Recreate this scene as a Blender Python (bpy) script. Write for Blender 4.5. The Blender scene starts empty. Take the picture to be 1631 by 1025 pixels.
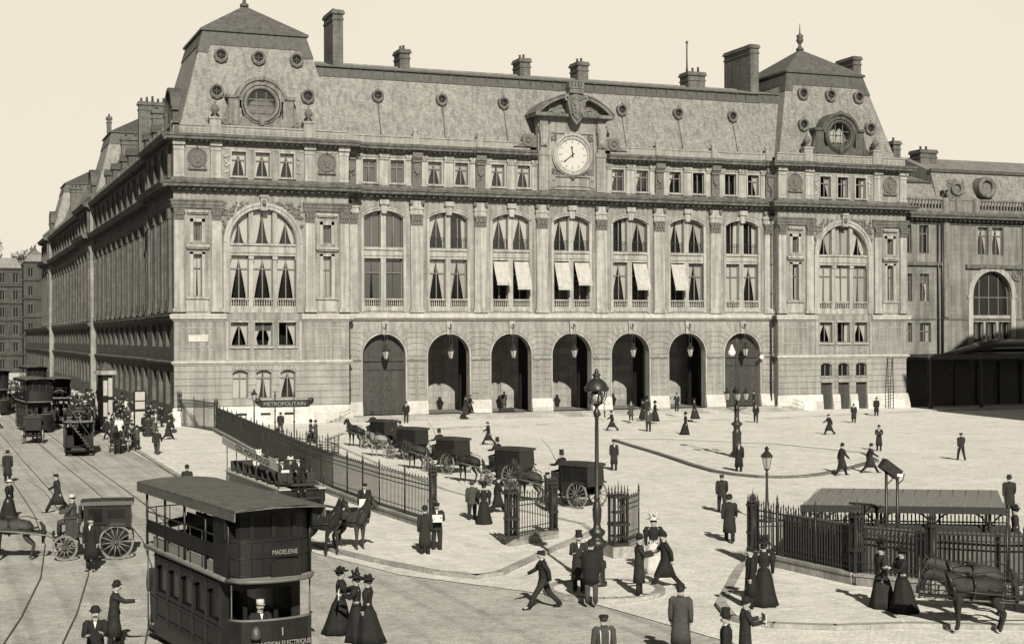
import bpy, math, random
from math import sin, cos, pi, radians, sqrt, atan2
from mathutils import Vector, Matrix
random.seed(7)
SC = bpy.context.scene
COL = SC.collection

# ------------------------------------------------------------------ objects
def tag(o, label=None, cat=None, group=None, kind=None):
    if label: o['label'] = label
    if cat: o['category'] = cat
    if group: o['group'] = group
    if kind: o['kind'] = kind
    return o

def thing(name, label, cat, loc=(0, 0, 0), rz=0.0, group=None):
    o = bpy.data.objects.new(name, None)
    o.empty_display_size = 0.3
    COL.objects.link(o)
    o.location = loc
    o.rotation_euler = (0, 0, rz)
    return tag(o, label, cat, group)

def link(name, me, parent=None, label=None):
    o = bpy.data.objects.new(name, me)
    COL.objects.link(o)
    if parent is not None: o.parent = parent
    if label: o['label'] = label
    return o

class MB:
    """collects geometry, then becomes one mesh"""
    def __init__(s): s.v = []; s.f = []; s.sm = []
    def face(s, pts, smooth=False):
        n = len(s.v); s.v += [tuple(p) for p in pts]
        s.f.append(tuple(range(n, n + len(pts)))); s.sm.append(smooth)
    def idx(s, pts, faces, smooth=False):
        n = len(s.v); s.v += [tuple(p) for p in pts]
        for f in faces: s.f.append(tuple(n + i for i in f)); s.sm.append(smooth)
    def box(s, x0, x1, y0, y1, z0, z1, F=None):
        p = [(x0, y0, z0), (x1, y0, z0), (x1, y1, z0), (x0, y1, z0), (x0, y0, z1), (x1, y0, z1), (x1, y1, z1), (x0, y1, z1)]
        if F: p = [F(*q) for q in p]
        s.idx(p, [(0, 3, 2, 1), (4, 5, 6, 7), (0, 1, 5, 4), (1, 2, 6, 5), (2, 3, 7, 6), (3, 0, 4, 7)])
    def obox(s, c, sx, sy, sz, rz=0.0, ry=0.0, taper=1.0):
        R = Matrix.Rotation(rz, 3, 'Z') @ Matrix.Rotation(ry, 3, 'Y')
        p = []
        for k, z in enumerate((-sz / 2, sz / 2)):
            t = taper if k else 1.0
            for x, y in ((-1, -1), (1, -1), (1, 1), (-1, 1)):
                p.append(Vector(c) + R @ Vector((x * sx / 2 * t, y * sy / 2 * t, z)))
        s.idx(p, [(0, 3, 2, 1), (4, 5, 6, 7), (0, 1, 5, 4), (1, 2, 6, 5), (2, 3, 7, 6), (3, 0, 4, 7)])
    def prism(s, poly, F, d0, d1):
        """poly: (u,z) outline, extruded along d"""
        a = [F(u, d0, z) for u, z in poly]; b = [F(u, d1, z) for u, z in poly]; n = len(poly)
        s.idx(a + b, [tuple(range(n - 1, -1, -1)), tuple(range(n, 2 * n))] + [(i, (i + 1) % n, n + (i + 1) % n, n + i) for i in range(n)])
    def sheet(s, poly, F, d):
        s.face([F(u, d, z) for u, z in poly])
    def loft(s, rings, cap=True, smooth=True, closed=True):
        n = len(rings[0]); base = len(s.v)
        for r in rings: s.v += [tuple(p) for p in r]
        for k in range(len(rings) - 1):
            for i in range(n if closed else n - 1):
                j = (i + 1) % n
                s.f.append((base + k * n + i, base + k * n + j, base + (k + 1) * n + j, base + (k + 1) * n + i)); s.sm.append(smooth)
        if cap and closed:
            s.f.append(tuple(base + i for i in range(n - 1, -1, -1))); s.sm.append(False)
            s.f.append(tuple(base + (len(rings) - 1) * n + i for i in range(n))); s.sm.append(False)
    def lathe(s, c, prof, n=12, smooth=True):
        """prof: (r,z)"""
        s.loft([[(c[0] + max(r, .0005) * cos(2 * pi * i / n), c[1] + max(r, .0005) * sin(2 * pi * i / n), c[2] + z) for i in range(n)] for r, z in prof], True, smooth)
    def tube(s, path, r, n=6, smooth=True, ell=None):
        """r: radius or list; parallel-transported rings"""
        P = [Vector(p) for p in path]
        if not isinstance(r, (list, tuple)): r = [r] * len(P)
        rings = []; u = None
        for i, p in enumerate(P):
            t = (P[min(i + 1, len(P) - 1)] - P[max(i - 1, 0)])
            if t.length < 1e-9: t = Vector((0, 0, 1))
            t.normalize()
            if u is None:
                u = t.cross(Vector((0, 1, 0))) if abs(t.y) < .9 else t.cross(Vector((1, 0, 0)))
            u = (u - t * u.dot(t)).normalized(); w = t.cross(u)
            e = ell if ell else 1.0
            rings.append([p + u * (r[i] * cos(2 * pi * k / n)) + w * (r[i] * e * sin(2 * pi * k / n)) for k in range(n)])
        s.loft(rings, True, smooth)
    def ball(s, c, rx, ry=None, rz=None, n=10, m=6, R=None):
        ry = ry or rx; rz = rz or rx; rings = []
        for j in range(m + 1):
            a = -pi / 2 + pi * j / m; cr = max(cos(a), .02)
            ring = []
            for i in range(n):
                v = Vector((rx * cr * cos(2 * pi * i / n), ry * cr * sin(2 * pi * i / n), rz * sin(a)))
                if R: v = R @ v
                ring.append(Vector(c) + v)
            rings.append(ring)
        s.loft(rings, True, True)
    def ring(s, F, cu, cz, d, R, r, n=24, m=6, a0=0.0, a1=2 * pi):
        """torus (or arc) lying in wall plane"""
        full = abs(a1 - a0 - 2 * pi) < 1e-6
        rings = []
        for i in range(n + 1):
            a = a0 + (a1 - a0) * i / n
            rings.append([F(cu + (R + r * cos(2 * pi * k / m)) * cos(a), d + r * sin(2 * pi * k / m), cz + (R + r * cos(2 * pi * k / m)) * sin(a)) for k in range(m)])
        s.loft(rings, not full, True)
    def arcband(s, F, cu, cz, R0, R1, d0, d1, a0=0.0, a1=pi, n=24):
        for i in range(n):
            a = a0 + (a1 - a0) * i / n; b = a0 + (a1 - a0) * (i + 1) / n
            q = [(R0, d0), (R1, d0), (R1, d1), (R0, d1)]
            A = [F(cu + r * cos(a), d, cz + r * sin(a)) for r, d in q]; B = [F(cu + r * cos(b), d, cz + r * sin(b)) for r, d in q]
            fs = [(0, 1, 5, 4), (1, 2, 6, 5), (2, 3, 7, 6), (3, 0, 4, 7)]
            if i == 0 and abs(a1 - a0) < 6.2: fs.append((0, 3, 2, 1))
            if i == n - 1 and abs(a1 - a0) < 6.2: fs.append((4, 5, 6, 7))
            s.idx(A + B, fs)
    def band(s, F, u0, u1, prof, m0=0, m1=0):
        """moulding: prof list of (d,z) bottom->top, extruded along u; m0/m1=1 mitre outward by d"""
        A = [F(u0 - m0 * d, d, z) for d, z in prof]; B = [F(u1 + m1 * d, d, z) for d, z in prof]; n = len(prof)
        s.idx(A + B, [(i, i + 1, n + i + 1, n + i) for i in range(n - 1)])
        if not m0: s.face(A)
        if not m1: s.face(B)
    def mesh(s, name, m):
        me = bpy.data.meshes.new(name)
        me.from_pydata(s.v, [], s.f)
        me.polygons.foreach_set('use_smooth', s.sm)
        if m: me.materials.append(m)
        me.update()
        return me
    def build(s, name, m, parent=None, label=None):
        return link(name, s.mesh(name, m), parent, label)

def frame(ox, oy, ux, uy, dx, dy):
    def F(u, d, z): return (ox + ux * u + dx * d, oy + uy * u + dy * d, z)
    return F

# ------------------------------------------------------------------ materials (all neutral greys: the photo is monochrome)
def G(v, w=1.0): return (v * 1.0, v * (1 - .018 * w), v * (1 - .055 * w), 1)

def newmat(name):
    m = bpy.data.materials.new(name); m.use_nodes = True
    nt = m.node_tree; b = nt.nodes['Principled BSDF']
    return m, nt, b

def mat(name, v, rough=.8, noise=.25, scale=3.0, metal=0.0, spec=.3, bump=0.0, streak=0.0, fine=0.0, coat=0):
    m, nt, b = newmat(name); N = nt.nodes; L = nt.links
    b.inputs['Roughness'].default_value = rough
    b.inputs['Metallic'].default_value = metal
    b.inputs['Specular IOR Level'].default_value = spec
    if coat: b.inputs['Coat Weight'].default_value = coat; b.inputs['Coat Roughness'].default_value = .12
    tc = N.new('ShaderNodeTexCoord')
    n1 = N.new('ShaderNodeTexNoise'); n1.inputs['Scale'].default_value = scale; n1.inputs['Detail'].default_value = 6; n1.inputs['Roughness'].default_value = .65
    L.new(tc.outputs['Object'], n1.inputs['Vector'])
    r = N.new('ShaderNodeValToRGB'); r.color_ramp.elements[0].position = .3; r.color_ramp.elements[1].position = .72
    r.color_ramp.elements[0].color = G(v * (1 - noise)); r.color_ramp.elements[1].color = G(v * (1 + noise))
    L.new(n1.outputs['Fac'], r.inputs['Fac'])
    out = r.outputs['Color']
    if streak:
        mp = N.new('ShaderNodeMapping'); mp.inputs['Scale'].default_value = (2.2, 2.2, .12)
        L.new(tc.outputs['Object'], mp.inputs['Vector'])
        n2 = N.new('ShaderNodeTexNoise'); n2.inputs['Scale'].default_value = 1.3; n2.inputs['Detail'].default_value = 5
        L.new(mp.outputs['Vector'], n2.inputs['Vector'])
        r2 = N.new('ShaderNodeValToRGB'); r2.color_ramp.elements[0].position = .38; r2.color_ramp.elements[1].position = .6
        r2.color_ramp.elements[0].color = G(1 - streak, 0); r2.color_ramp.elements[1].color = G(1, 0)
        L.new(n2.outputs['Fac'], r2.inputs['Fac'])
        mx = N.new('ShaderNodeMix'); mx.data_type = 'RGBA'; mx.blend_type = 'MULTIPLY'; mx.inputs['Factor'].default_value = 1
        L.new(out, mx.inputs['A']); L.new(r2.outputs['Color'], mx.inputs['B']); out = mx.outputs['Result']
    if fine:
        n3 = N.new('ShaderNodeTexNoise'); n3.inputs['Scale'].default_value = scale * 9; n3.inputs['Detail'].default_value = 3
        L.new(tc.outputs['Object'], n3.inputs['Vector'])
        r3 = N.new('ShaderNodeValToRGB'); r3.color_ramp.elements[0].position = .35; r3.color_ramp.elements[1].position = .65
        r3.color_ramp.elements[0].color = G(1 - fine, 0); r3.color_ramp.elements[1].color = G(1, 0)
        L.new(n3.outputs['Fac'], r3.inputs['Fac'])
        mx = N.new('ShaderNodeMix'); mx.data_type = 'RGBA'; mx.blend_type = 'MULTIPLY'; mx.inputs['Factor'].default_value = 1
        L.new(out, mx.inputs['A']); L.new(r3.outputs['Color'], mx.inputs['B']); out = mx.outputs['Result']
    L.new(out, b.inputs['Base Color'])
    if bump:
        bp = N.new('ShaderNodeBump'); bp.inputs['Strength'].default_value = bump; bp.inputs['Distance'].default_value = .05
        n4 = N.new('ShaderNodeTexNoise'); n4.inputs['Scale'].default_value = scale * 6; n4.inputs['Detail'].default_value = 4
        L.new(tc.outputs['Object'], n4.inputs['Vector']); L.new(n4.outputs['Fac'], bp.inputs['Height']); L.new(bp.outputs['Normal'], b.inputs['Normal'])
    return m

def stone(name, v, bw=1.5, bh=.55, line=.6, streak=.16, mortar=.018, rough=.9, vary=.16):
    """ashlar: blocks of slightly different tone, thin joints, rain streaks, soft stains"""
    m, nt, b = newmat(name); N = nt.nodes; L = nt.links
    b.inputs['Roughness'].default_value = rough; b.inputs['Specular IOR Level'].default_value = .2
    tc = N.new('ShaderNodeTexCoord'); sx = N.new('ShaderNodeSeparateXYZ'); L.new(tc.outputs['Object'], sx.inputs[0])
    ad = N.new('ShaderNodeMath'); ad.operation = 'ADD'; L.new(sx.outputs['X'], ad.inputs[0]); L.new(sx.outputs['Y'], ad.inputs[1])
    cb = N.new('ShaderNodeCombineXYZ'); L.new(ad.outputs[0], cb.inputs['X']); L.new(sx.outputs['Z'], cb.inputs['Y'])
    br = N.new('ShaderNodeTexBrick'); L.new(cb.outputs[0], br.inputs['Vector'])
    br.inputs['Scale'].default_value = 1; br.inputs['Brick Width'].default_value = bw; br.inputs['Row Height'].default_value = bh
    br.inputs['Mortar Size'].default_value = mortar; br.inputs['Mortar Smooth'].default_value = .4; br.inputs['Bias'].default_value = 0
    br.inputs['Color1'].default_value = G(v * (1 + vary)); br.inputs['Color2'].default_value = G(v * (1 - vary)); br.inputs['Mortar'].default_value = G(v * line)
    n1 = N.new('ShaderNodeTexNoise'); n1.inputs['Scale'].default_value = .45; n1.inputs['Detail'].default_value = 8; n1.inputs['Roughness'].default_value = .7
    L.new(tc.outputs['Object'], n1.inputs['Vector'])
    r1 = N.new('ShaderNodeValToRGB'); r1.color_ramp.elements[0].position = .32; r1.color_ramp.elements[1].position = .62
    r1.color_ramp.elements[0].color = G(.74, 0); r1.color_ramp.elements[1].color = G(1.06, 0)
    L.new(n1.outputs['Fac'], r1.inputs['Fac'])
    mx = N.new('ShaderNodeMix'); mx.data_type = 'RGBA'; mx.blend_type = 'MULTIPLY'; mx.inputs['Factor'].default_value = 1
    L.new(br.outputs['Color'], mx.inputs['A']); L.new(r1.outputs['Color'], mx.inputs['B'])
    mp = N.new('ShaderNodeMapping'); mp.inputs['Scale'].default_value = (1.8, 1.8, .1); L.new(tc.outputs['Object'], mp.inputs['Vector'])
    n2 = N.new('ShaderNodeTexNoise'); n2.inputs['Scale'].default_value = 1.5; n2.inputs['Detail'].default_value = 6; L.new(mp.outputs['Vector'], n2.inputs['Vector'])
    r2 = N.new('ShaderNodeValToRGB'); r2.color_ramp.elements[0].position = .36; r2.color_ramp.elements[1].position = .58
    r2.color_ramp.elements[0].color = G(1 - streak, 0); r2.color_ramp.elements[1].color = G(1, 0); L.new(n2.outputs['Fac'], r2.inputs['Fac'])
    m2 = N.new('ShaderNodeMix'); m2.data_type = 'RGBA'; m2.blend_type = 'MULTIPLY'; m2.inputs['Factor'].default_value = 1
    L.new(mx.outputs['Result'], m2.inputs['A']); L.new(r2.outputs['Color'], m2.inputs['B'])
    n5 = N.new('ShaderNodeTexNoise'); n5.inputs['Scale'].default_value = 9; n5.inputs['Detail'].default_value = 5; L.new(tc.outputs['Object'], n5.inputs['Vector'])
    r5 = N.new('ShaderNodeValToRGB'); r5.color_ramp.elements[0].position = .35; r5.color_ramp.elements[1].position = .65
    r5.color_ramp.elements[0].color = G(.78, 0); r5.color_ramp.elements[1].color = G(1.05, 0); L.new(n5.outputs['Fac'], r5.inputs['Fac'])
    m3 = N.new('ShaderNodeMix'); m3.data_type = 'RGBA'; m3.blend_type = 'MULTIPLY'; m3.inputs['Factor'].default_value = 1
    L.new(m2.outputs['Result'], m3.inputs['A']); L.new(r5.outputs['Color'], m3.inputs['B'])
    L.new(m3.outputs['Result'], b.inputs['Base Color'])
    bp = N.new('ShaderNodeBump'); bp.inputs['Strength'].default_value = .35; bp.inputs['Distance'].default_value = .03
    L.new(n5.outputs['Fac'], bp.inputs['Height']); L.new(bp.outputs['Normal'], b.inputs['Normal'])
    return m

def slate(name, v, streak=.3):
    m, nt, b = newmat(name); N = nt.nodes; L = nt.links
    b.inputs['Roughness'].default_value = .62; b.inputs['Specular IOR Level'].default_value = .4
    tc = N.new('ShaderNodeTexCoord'); sx = N.new('ShaderNodeSeparateXYZ'); L.new(tc.outputs['Object'], sx.inputs[0])
    ad = N.new('ShaderNodeMath'); ad.operation = 'ADD'; L.new(sx.outputs['X'], ad.inputs[0]); L.new(sx.outputs['Y'], ad.inputs[1])
    cb = N.new('ShaderNodeCombineXYZ'); L.new(ad.outputs[0], cb.inputs['X']); L.new(sx.outputs['Z'], cb.inputs['Y'])
    br = N.new('ShaderNodeTexBrick'); L.new(cb.outputs[0], br.inputs['Vector'])
    br.inputs['Scale'].default_value = 1; br.inputs['Brick Width'].default_value = .28; br.inputs['Row Height'].default_value = .17
    br.inputs['Mortar Size'].default_value = .012; br.inputs['Color1'].default_value = G(v * 1.22); br.inputs['Color2'].default_value = G(v * .8); br.inputs['Mortar'].default_value = G(v * .6)
    def mul(a, fac, lo, hi, p0, p1, sc, vec=None):
        n = N.new('ShaderNodeTexNoise'); n.inputs['Scale'].default_value = sc; n.inputs['Detail'].default_value = 7
        L.new(vec if vec else tc.outputs['Object'], n.inputs['Vector'])
        r = N.new('ShaderNodeValToRGB'); r.color_ramp.elements[0].position = p0; r.color_ramp.elements[1].position = p1
        r.color_ramp.elements[0].color = G(lo, 0); r.color_ramp.elements[1].color = G(hi, 0); L.new(n.outputs['Fac'], r.inputs['Fac'])
        x = N.new('ShaderNodeMix'); x.data_type = 'RGBA'; x.blend_type = 'MULTIPLY'; x.inputs['Factor'].default_value = fac
        L.new(a, x.inputs['A']); L.new(r.outputs['Color'], x.inputs['B']); return x.outputs['Result']
    o = mul(br.outputs['Color'], 1, .9, 1.04, .35, .65, .5)
    mp = N.new('ShaderNodeMapping'); mp.inputs['Scale'].default_value = (2.6, 2.6, .09); L.new(tc.outputs['Object'], mp.inputs['Vector'])
    o = mul(o, 1, 1 - streak * .8, 1.03, .4, .52, 1.2, mp.outputs['Vector'])
    o = mul(o, 1, .84, 1.08, .3, .7, 6)
    L.new(o, b.inputs['Base Color'])
    return m

def glassmat(name, tint=.75, refl=.12):
    m, nt, b = newmat(name); N = nt.nodes; L = nt.links; N.remove(b)
    t = N.new('ShaderNodeBsdfTransparent'); t.inputs[0].default_value = (tint, tint, tint, 1)
    g = N.new('ShaderNodeBsdfGlossy'); g.inputs['Roughness'].default_value = .06; g.inputs['Color'].default_value = (.9, .9, .9, 1)
    x = N.new('ShaderNodeMixShader'); x.inputs[0].default_value = refl
    fr = N.new('ShaderNodeFresnel'); fr.inputs['IOR'].default_value = 1.5
    ad = N.new('ShaderNodeMath'); ad.operation = 'ADD'; ad.inputs[1].default_value = refl * .3; L.new(fr.outputs[0], ad.inputs[0]); L.new(ad.outputs[0], x.inputs[0])
    L.new(t.outputs[0], x.inputs[1]); L.new(g.outputs[0], x.inputs[2]); L.new(x.outputs[0], N['Material Output'].inputs['Surface'])
    return m

M = dict(
    wall=stone('ashlar_stone', .27, 1.5, .55, .76, .38, vary=.08), rust=stone('rusticated_stone', .29, 3.9, 6.2, .95, .24, vary=.05), plinth=stone('plinth_stone', .52, 2.2, 1.0, .85, .1),
    side=stone('shaded_street_stone', .12, 1.5, .55, .65, .25), trim=mat('moulded_stone', .315, .85, .2, 1.4, bump=.3, streak=.35),  # side: wall stone darkened, the street side's shade put into its colour
    carve=mat('carved_stone', .12, .9, .35, 7, bump=.8), ledge=mat('weathered_ledge', .26, .9, .22, 2, streak=.25), ledgel=mat('pale_string_course', .40, .9, .15, 2, streak=.2), cornd=mat('dark_cornice', .12, .9, .4, 2, streak=.35), farw=stone('far_shaded_wall', .075, 1.5, .55, .7, .3),  # farw: shade at the far street end put into the wall colour
    slate=slate('slate_roof', .195), lead=mat('lead_flashing', .07, .6, .3, 2.5, streak=.2), leadtop=mat('zinc_roof', .10, .6, .3, 1.5, streak=.2),
    zinc=mat('dormer_zinc', .13, .6, .35, 3, streak=.3),
    glass=glassmat('window_glass'), dglass=mat('dark_glass', .012, .2, .3, 1, spec=.35), wframe=mat('painted_window_frame', .14, .6, .1, 5),
    curtain=mat('net_curtain', .55, .9, .05, 6), curtain_b=mat('dull_curtain', .42, .9, .12, 6), curtain_c=mat('cream_curtain', .52, .9, .1, 6), gcurtain=mat('grey_curtain', .16, .9, .15, 8, fine=.3), blind=mat('grey_blind', .14, .9, .2, 6, fine=.25),
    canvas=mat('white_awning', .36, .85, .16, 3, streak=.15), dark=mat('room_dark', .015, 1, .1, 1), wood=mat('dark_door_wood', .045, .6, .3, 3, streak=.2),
    iron=mat('painted_iron', .02, .45, .3, 9, spec=.5), ironl=mat('worn_iron', .06, .5, .3, 9, spec=.5), greyp=mat('grey_painted_panel', .11, .8, .2, 5, streak=.2), black=mat('black_lacquer', .01, .25, .2, 3, spec=.6, coat=.5),
    dorm=mat('sooty_dormer_stone', .17, .9, .3, 3, bump=.3, streak=.3), dial=mat('clock_dial', .40, .5, .03, 2), passage=stone('passage_stone',.3,1.6,.6,.7,.2), ink=mat('black_ink', .015, .6, .05, 2), chim=stone('chimney_masonry', .14, .5, .2, .6, .3),
    milk=mat('opal_globe', .7, .2, .03, 3, spec=.6), lglass=mat('lamp_glass', .28, .15, .1, 3, spec=.6),
)
# ================================================================= architectural pieces
def topfn(a, b, zb, kind, rise=0):
    """height of the opening's head above u, for rect / segmental / semicircular openings"""
    c = (a + b) / 2; h = (b - a) / 2
    if kind == 'r': return lambda u: zb
    if kind == 'a': return lambda u: zb - h + sqrt(max(h * h - (u - c) ** 2, 0))
    R = (h * h + rise * rise) / (2 * rise)
    return lambda u: zb - R + sqrt(max(R * R - (u - c) ** 2, 0))

def outline(a, b, z0, fn, n=14, straight=False):
    if straight: return [(a, z0), (b, z0), (b, fn(b)), (a, fn(a))]
    if n == 0: n = 1
    top = []
    for i in range(n + 1):
        # cosine spacing keeps arches round at the springing
        u = (a + b) / 2 - (b - a) / 2 * cos(pi * (1 - i / n)); top.append((u, fn(u)))
    return [(a, z0), (b, z0)] + top[::1] if top[0][0] > top[-1][0] else [(a, z0), (b, z0)] + top[::-1]

def wall(mb, F, u0, u1, z0, z1, ops, d=0.0, rev=.45):
    """wall sheet with real openings and reveals. ops: (a,b,za,zb,kind,rise)"""
    us = sorted(set([u0, u1] + [o[0] for o in ops] + [o[1] for o in ops])); zs = sorted(set([z0, z1] + [o[2] for o in ops] + [o[3] for o in ops]))
    us = [u for u in us if u0 <= u <= u1]; zs = [z for z in zs if z0 <= z <= z1]
    for i in range(len(us) - 1):
        for k in range(len(zs) - 1):
            cu = (us[i] + us[i + 1]) / 2; cz = (zs[k] + zs[k + 1]) / 2
            if any(o[0] < cu < o[1] and o[2] < cz < o[3] for o in ops): continue
            mb.face([F(us[i], d, zs[k]), F(us[i + 1], d, zs[k]), F(us[i + 1], d, zs[k + 1]), F(us[i], d, zs[k + 1])])
    for a, b, za, zb, kind, rise in ops:
        fn = topfn(a, b, zb, kind, rise); n = 20 if kind == 'a' else (8 if kind == 's' else 1)
        pts = [((a + b) / 2 - (b - a) / 2 * cos(pi * i / n), 0) for i in range(n + 1)]; pts = [(u, fn(u)) for u, _ in pts]
        for (ua, ta), (ub, tb) in zip(pts, pts[1:]):
            if kind != 'r': mb.face([F(ua, d, ta), F(ub, d, tb), F(ub, d, zb), F(ua, d, zb)])
            mb.face([F(ua, d, ta), F(ub, d, tb), F(ub, d - rev, tb), F(ua, d - rev, ta)])
        for u in (a, b): mb.face([F(u, d, za), F(u, d - rev, za), F(u, d - rev, fn(u)), F(u, d, fn(u))])
        mb.face([F(a, d, za), F(b, d, za), F(b, d - rev, za), F(a, d - rev, za)])

def curtain(F, a, b, z0, fn, d, style, parent):
    mb = MB(); c = (a + b) / 2; w = (b - a) / 2; zt = min(fn(a + .02), fn(b - .02), fn(c)); H = zt - z0
    jr = random.uniform(.75, 1.2); tone = random.choice(['curtain', 'curtain', 'curtain_b', 'curtain_c'])
    def panel(side, edge, zlo=0.0):
        nu, nz = 7, 10; base = []
        for k in range(nz + 1):
            t = zlo + (1 - zlo) * k / nz; e = edge(t); e = min(1, e * (jr + (1 - jr) * t) * (1.0 if side > 0 else (2 - jr) ** .5))
            for i in range(nu + 1):
                q = i / nu * e
                u = a + .02 + q * (w - .03) if side < 0 else b - .02 - q * (w - .03)
                zz = z0 + t * (fn(u) - z0)
                base.append(F(u, d + .025 * sin(i * 2.4 + k * .15), zz))
        mb.idx(base, [(k * (nu + 1) + i, k * (nu + 1) + i + 1, (k + 1) * (nu + 1) + i + 1, (k + 1) * (nu + 1) + i) for k in range(nz) for i in range(nu)], True)
    tie = lambda t: .16 + .84 * max(0, min(1, (t - .08) / .87)) ** 1.15
    tie2 = lambda t: (.2 + .5 * ((.45 - t) / .45) ** 1.5 * .5) if t < .3 else .22 + .78 * ((t - .3) / .7) ** 1.1
    m = M[tone]
    if style == 'tent': panel(-1, tie); panel(1, tie)
    elif style == 'wide': panel(-1, lambda t: .3 + .7 * t ** .7); panel(1, lambda t: .3 + .7 * t ** .7)
    elif style == 'tied': panel(-1, tie2); panel(1, tie2)
    elif style == 'right': panel(1, tie)
    elif style == 'left': panel(-1, tie)
    elif style == 'full': panel(-1, lambda t: .97); panel(1, lambda t: .97)
    elif style == 'thin': panel(1, lambda t: .5); panel(-1, lambda t: .15)
    elif style == 'greytent': panel(-1, lambda t: .9); panel(1, lambda t: .9); m = M['blind']
    elif style == 'blind': panel(-1, lambda t: .98); panel(1, lambda t: .98); m = M['gcurtain']
    elif style == 'shade': panel(-1, tie2); panel(1, tie2)
    else: return
    mb.build('curtain', m, parent)
    if style == 'shade':
        s = MB(); s.box(a + .03, b - .03, d + .04, d + .06, z0 + H * .66, z0 + H * .98, F); s.build('blind', M['canvas'] if False else M['blind'], parent)

def window(F, a, b, z0, fn, d, style, parent, kind='r', bars=1, transom=None, n=10, label=None, glass='glass'):
    """one window: timber frame (the part), with glass, curtain as sub-parts"""
    t = .07; g = MB()
    if kind == 'r': ol = outline(a, b, z0, fn, straight=True); inn = [(a + t, z0 + t), (b - t, z0 + t), (b - t, fn(b) - t), (a + t, fn(a) - t)]
    else:
        ol = outline(a, b, z0, fn, n)
        c = ((a + b) / 2, z0 + (fn((a + b) / 2) - z0) * .45)
        inn = []
        for u, z in ol:
            dx, dz = c[0] - u, c[1] - z; l = sqrt(dx * dx + dz * dz); inn.append((u + dx / l * t * 1.2, z + dz / l * t * 1.2))
    m = len(ol)
    pts = [F(u, d, z) for u, z in ol] + [F(u, d, z) for u, z in inn] + [F(u, d - .06, z) for u, z in inn]
    g.idx(pts, [(i, (i + 1) % m, m + (i + 1) % m, m + i) for i in range(m)] + [(m + i, m + (i + 1) % m, 2 * m + (i + 1) % m, 2 * m + i) for i in range(m)])
    w = (b - a) / (bars + 1)
    for i in range(bars):
        u = a + w * (i + 1); g.box(u - .045, u + .045, d - .05, d + .02, z0 + t, fn(u) - t * .5, F)
    if transom:
        for zt in transom: g.box(a + t * .8, b - t * .8, d - .05, d + .012, zt - .045, zt + .045, F)
    o = g.build('window', M['wframe'], parent, label)
    p = MB(); p.sheet(ol, F, d - .035); p.build('pane', M[glass], o)
    if style: curtain(F, a + .04, b - .04, z0 + .05, lambda u: fn(u) - .05, d - .12, style, o)
    return o

def balustrade(F, a, b, z0, z1, d, parent, step=.2):
    m = MB(); m.box(a, b, d - .16, d + .1, z1 - .13, z1, F); m.box(a, b, d - .16, d + .08, z0, z0 + .16, F)
    n = max(2, int((b - a) / step)); H = z1 - z0 - .29
    for i in range(n):
        u = a + (b - a) * (i + .5) / n; x, y, _ = F(u, d - .03, 0)
        m.lathe((x, y, z0 + .16), [(.06, 0), (.045, H * .12), (.075, H * .35), (.035, H * .75), (.06, H)], 6)
    return m.build('balustrade', M['trim'], parent)

def capital(m, F, u, w, z0, z1, d):
    """corinthian capital: bell with two rows of leaves and an abacus"""
    H = z1 - z0
    m.box(u - w / 2 - .06, u + w / 2 + .06, -.02, d + .06, z1 - H * .12, z1, F)
    m.box(u - w / 2, u + w / 2, 0, d, z0, z1 - H * .12, F)
    for row, (zz, k, out) in enumerate(((.0, 4, .07), (.38, 3, .1))):
        for i in range(k):
            uu = u - w / 2 + w * (i + .5) / k
            m.prism([(uu - w / k * .42, z0 + H * zz), (uu + w / k * .42, z0 + H * zz), (uu + w / k * .35, z0 + H * (zz + .34)), (uu, z0 + H * (zz + .42)), (uu - w / k * .35, z0 + H * (zz + .34))], F, d, d + out * 1.9)
    for s in (-1, 1):
        m.arcband(F, u + s * w * .42, z0 + H * .76, .03, .13, d, d + .2, 0, 2 * pi, 8)

def pilaster(F, u, w, z0, z1, d, parent, cap=.95):
    m = MB()
    m.box(u - w / 2 - .13, u + w / 2 + .13, 0, d + .12, z0, z0 + .3, F)
    m.band(F, u - w / 2 - .02, u + w / 2 + .02, [(0, z0 + .3), (d + .1, z0 + .3), (d + .1, z0 + .42), (d + .03, z0 + .5), (0, z0 + .5)])
    m.box(u - w / 2, u + w / 2, 0, d, z0 + .5, z1 - cap, F)
    m.box(u - w / 2 - .03, u + w / 2 + .03, 0, d + .03, z1 - cap - .08, z1 - cap, F)
    o = m.build('pilaster', M['trim'], parent)
    c = MB(); capital(c, F, u, w, z1 - cap, z1, d); c.build('capital', M['carve'], o)
    return o

# cornice profiles (distance out, height)
P_STR1 = [(0, 5.34), (.1, 5.38), (.14, 5.5), (.26, 5.54), (.28, 5.66), (.1, 5.76), (0, 5.78)]
P_STR2 = [(0, 9.22), (.12, 9.26), (.16, 9.38), (.34, 9.44), (.38, 9.66), (.42, 9.7), (.42, 9.8), (.1, 9.9), (0, 9.92)]
P_ARCH = [(0, 19.1), (.16, 19.12), (.16, 19.38), (.22, 19.4), (.22, 19.66), (.3, 19.74), (.3, 19.86), (0, 19.9)]
P_MID = [(0, 20.5), (.1, 20.54), (.14, 20.72), (.26, 20.8), (.26, 20.9), (.92, 20.95), (.96, 21.15), (1.08, 21.22), (1.14, 21.4), (.2, 21.55), (.2, 21.78), (0, 21.8)]
P_TOP = [(0, 24.66), (.1, 24.7), (.12, 24.82), (.22, 24.9), (.24, 25.02), (.8, 25.08), (.84, 25.26), (.94, 25.34), (1.0, 25.52), (.3, 25.66), (0, 25.68)]
P_ATTIC = [(0, 24.38), (.07, 24.4), (.1, 24.52), (0, 24.56)]

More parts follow.
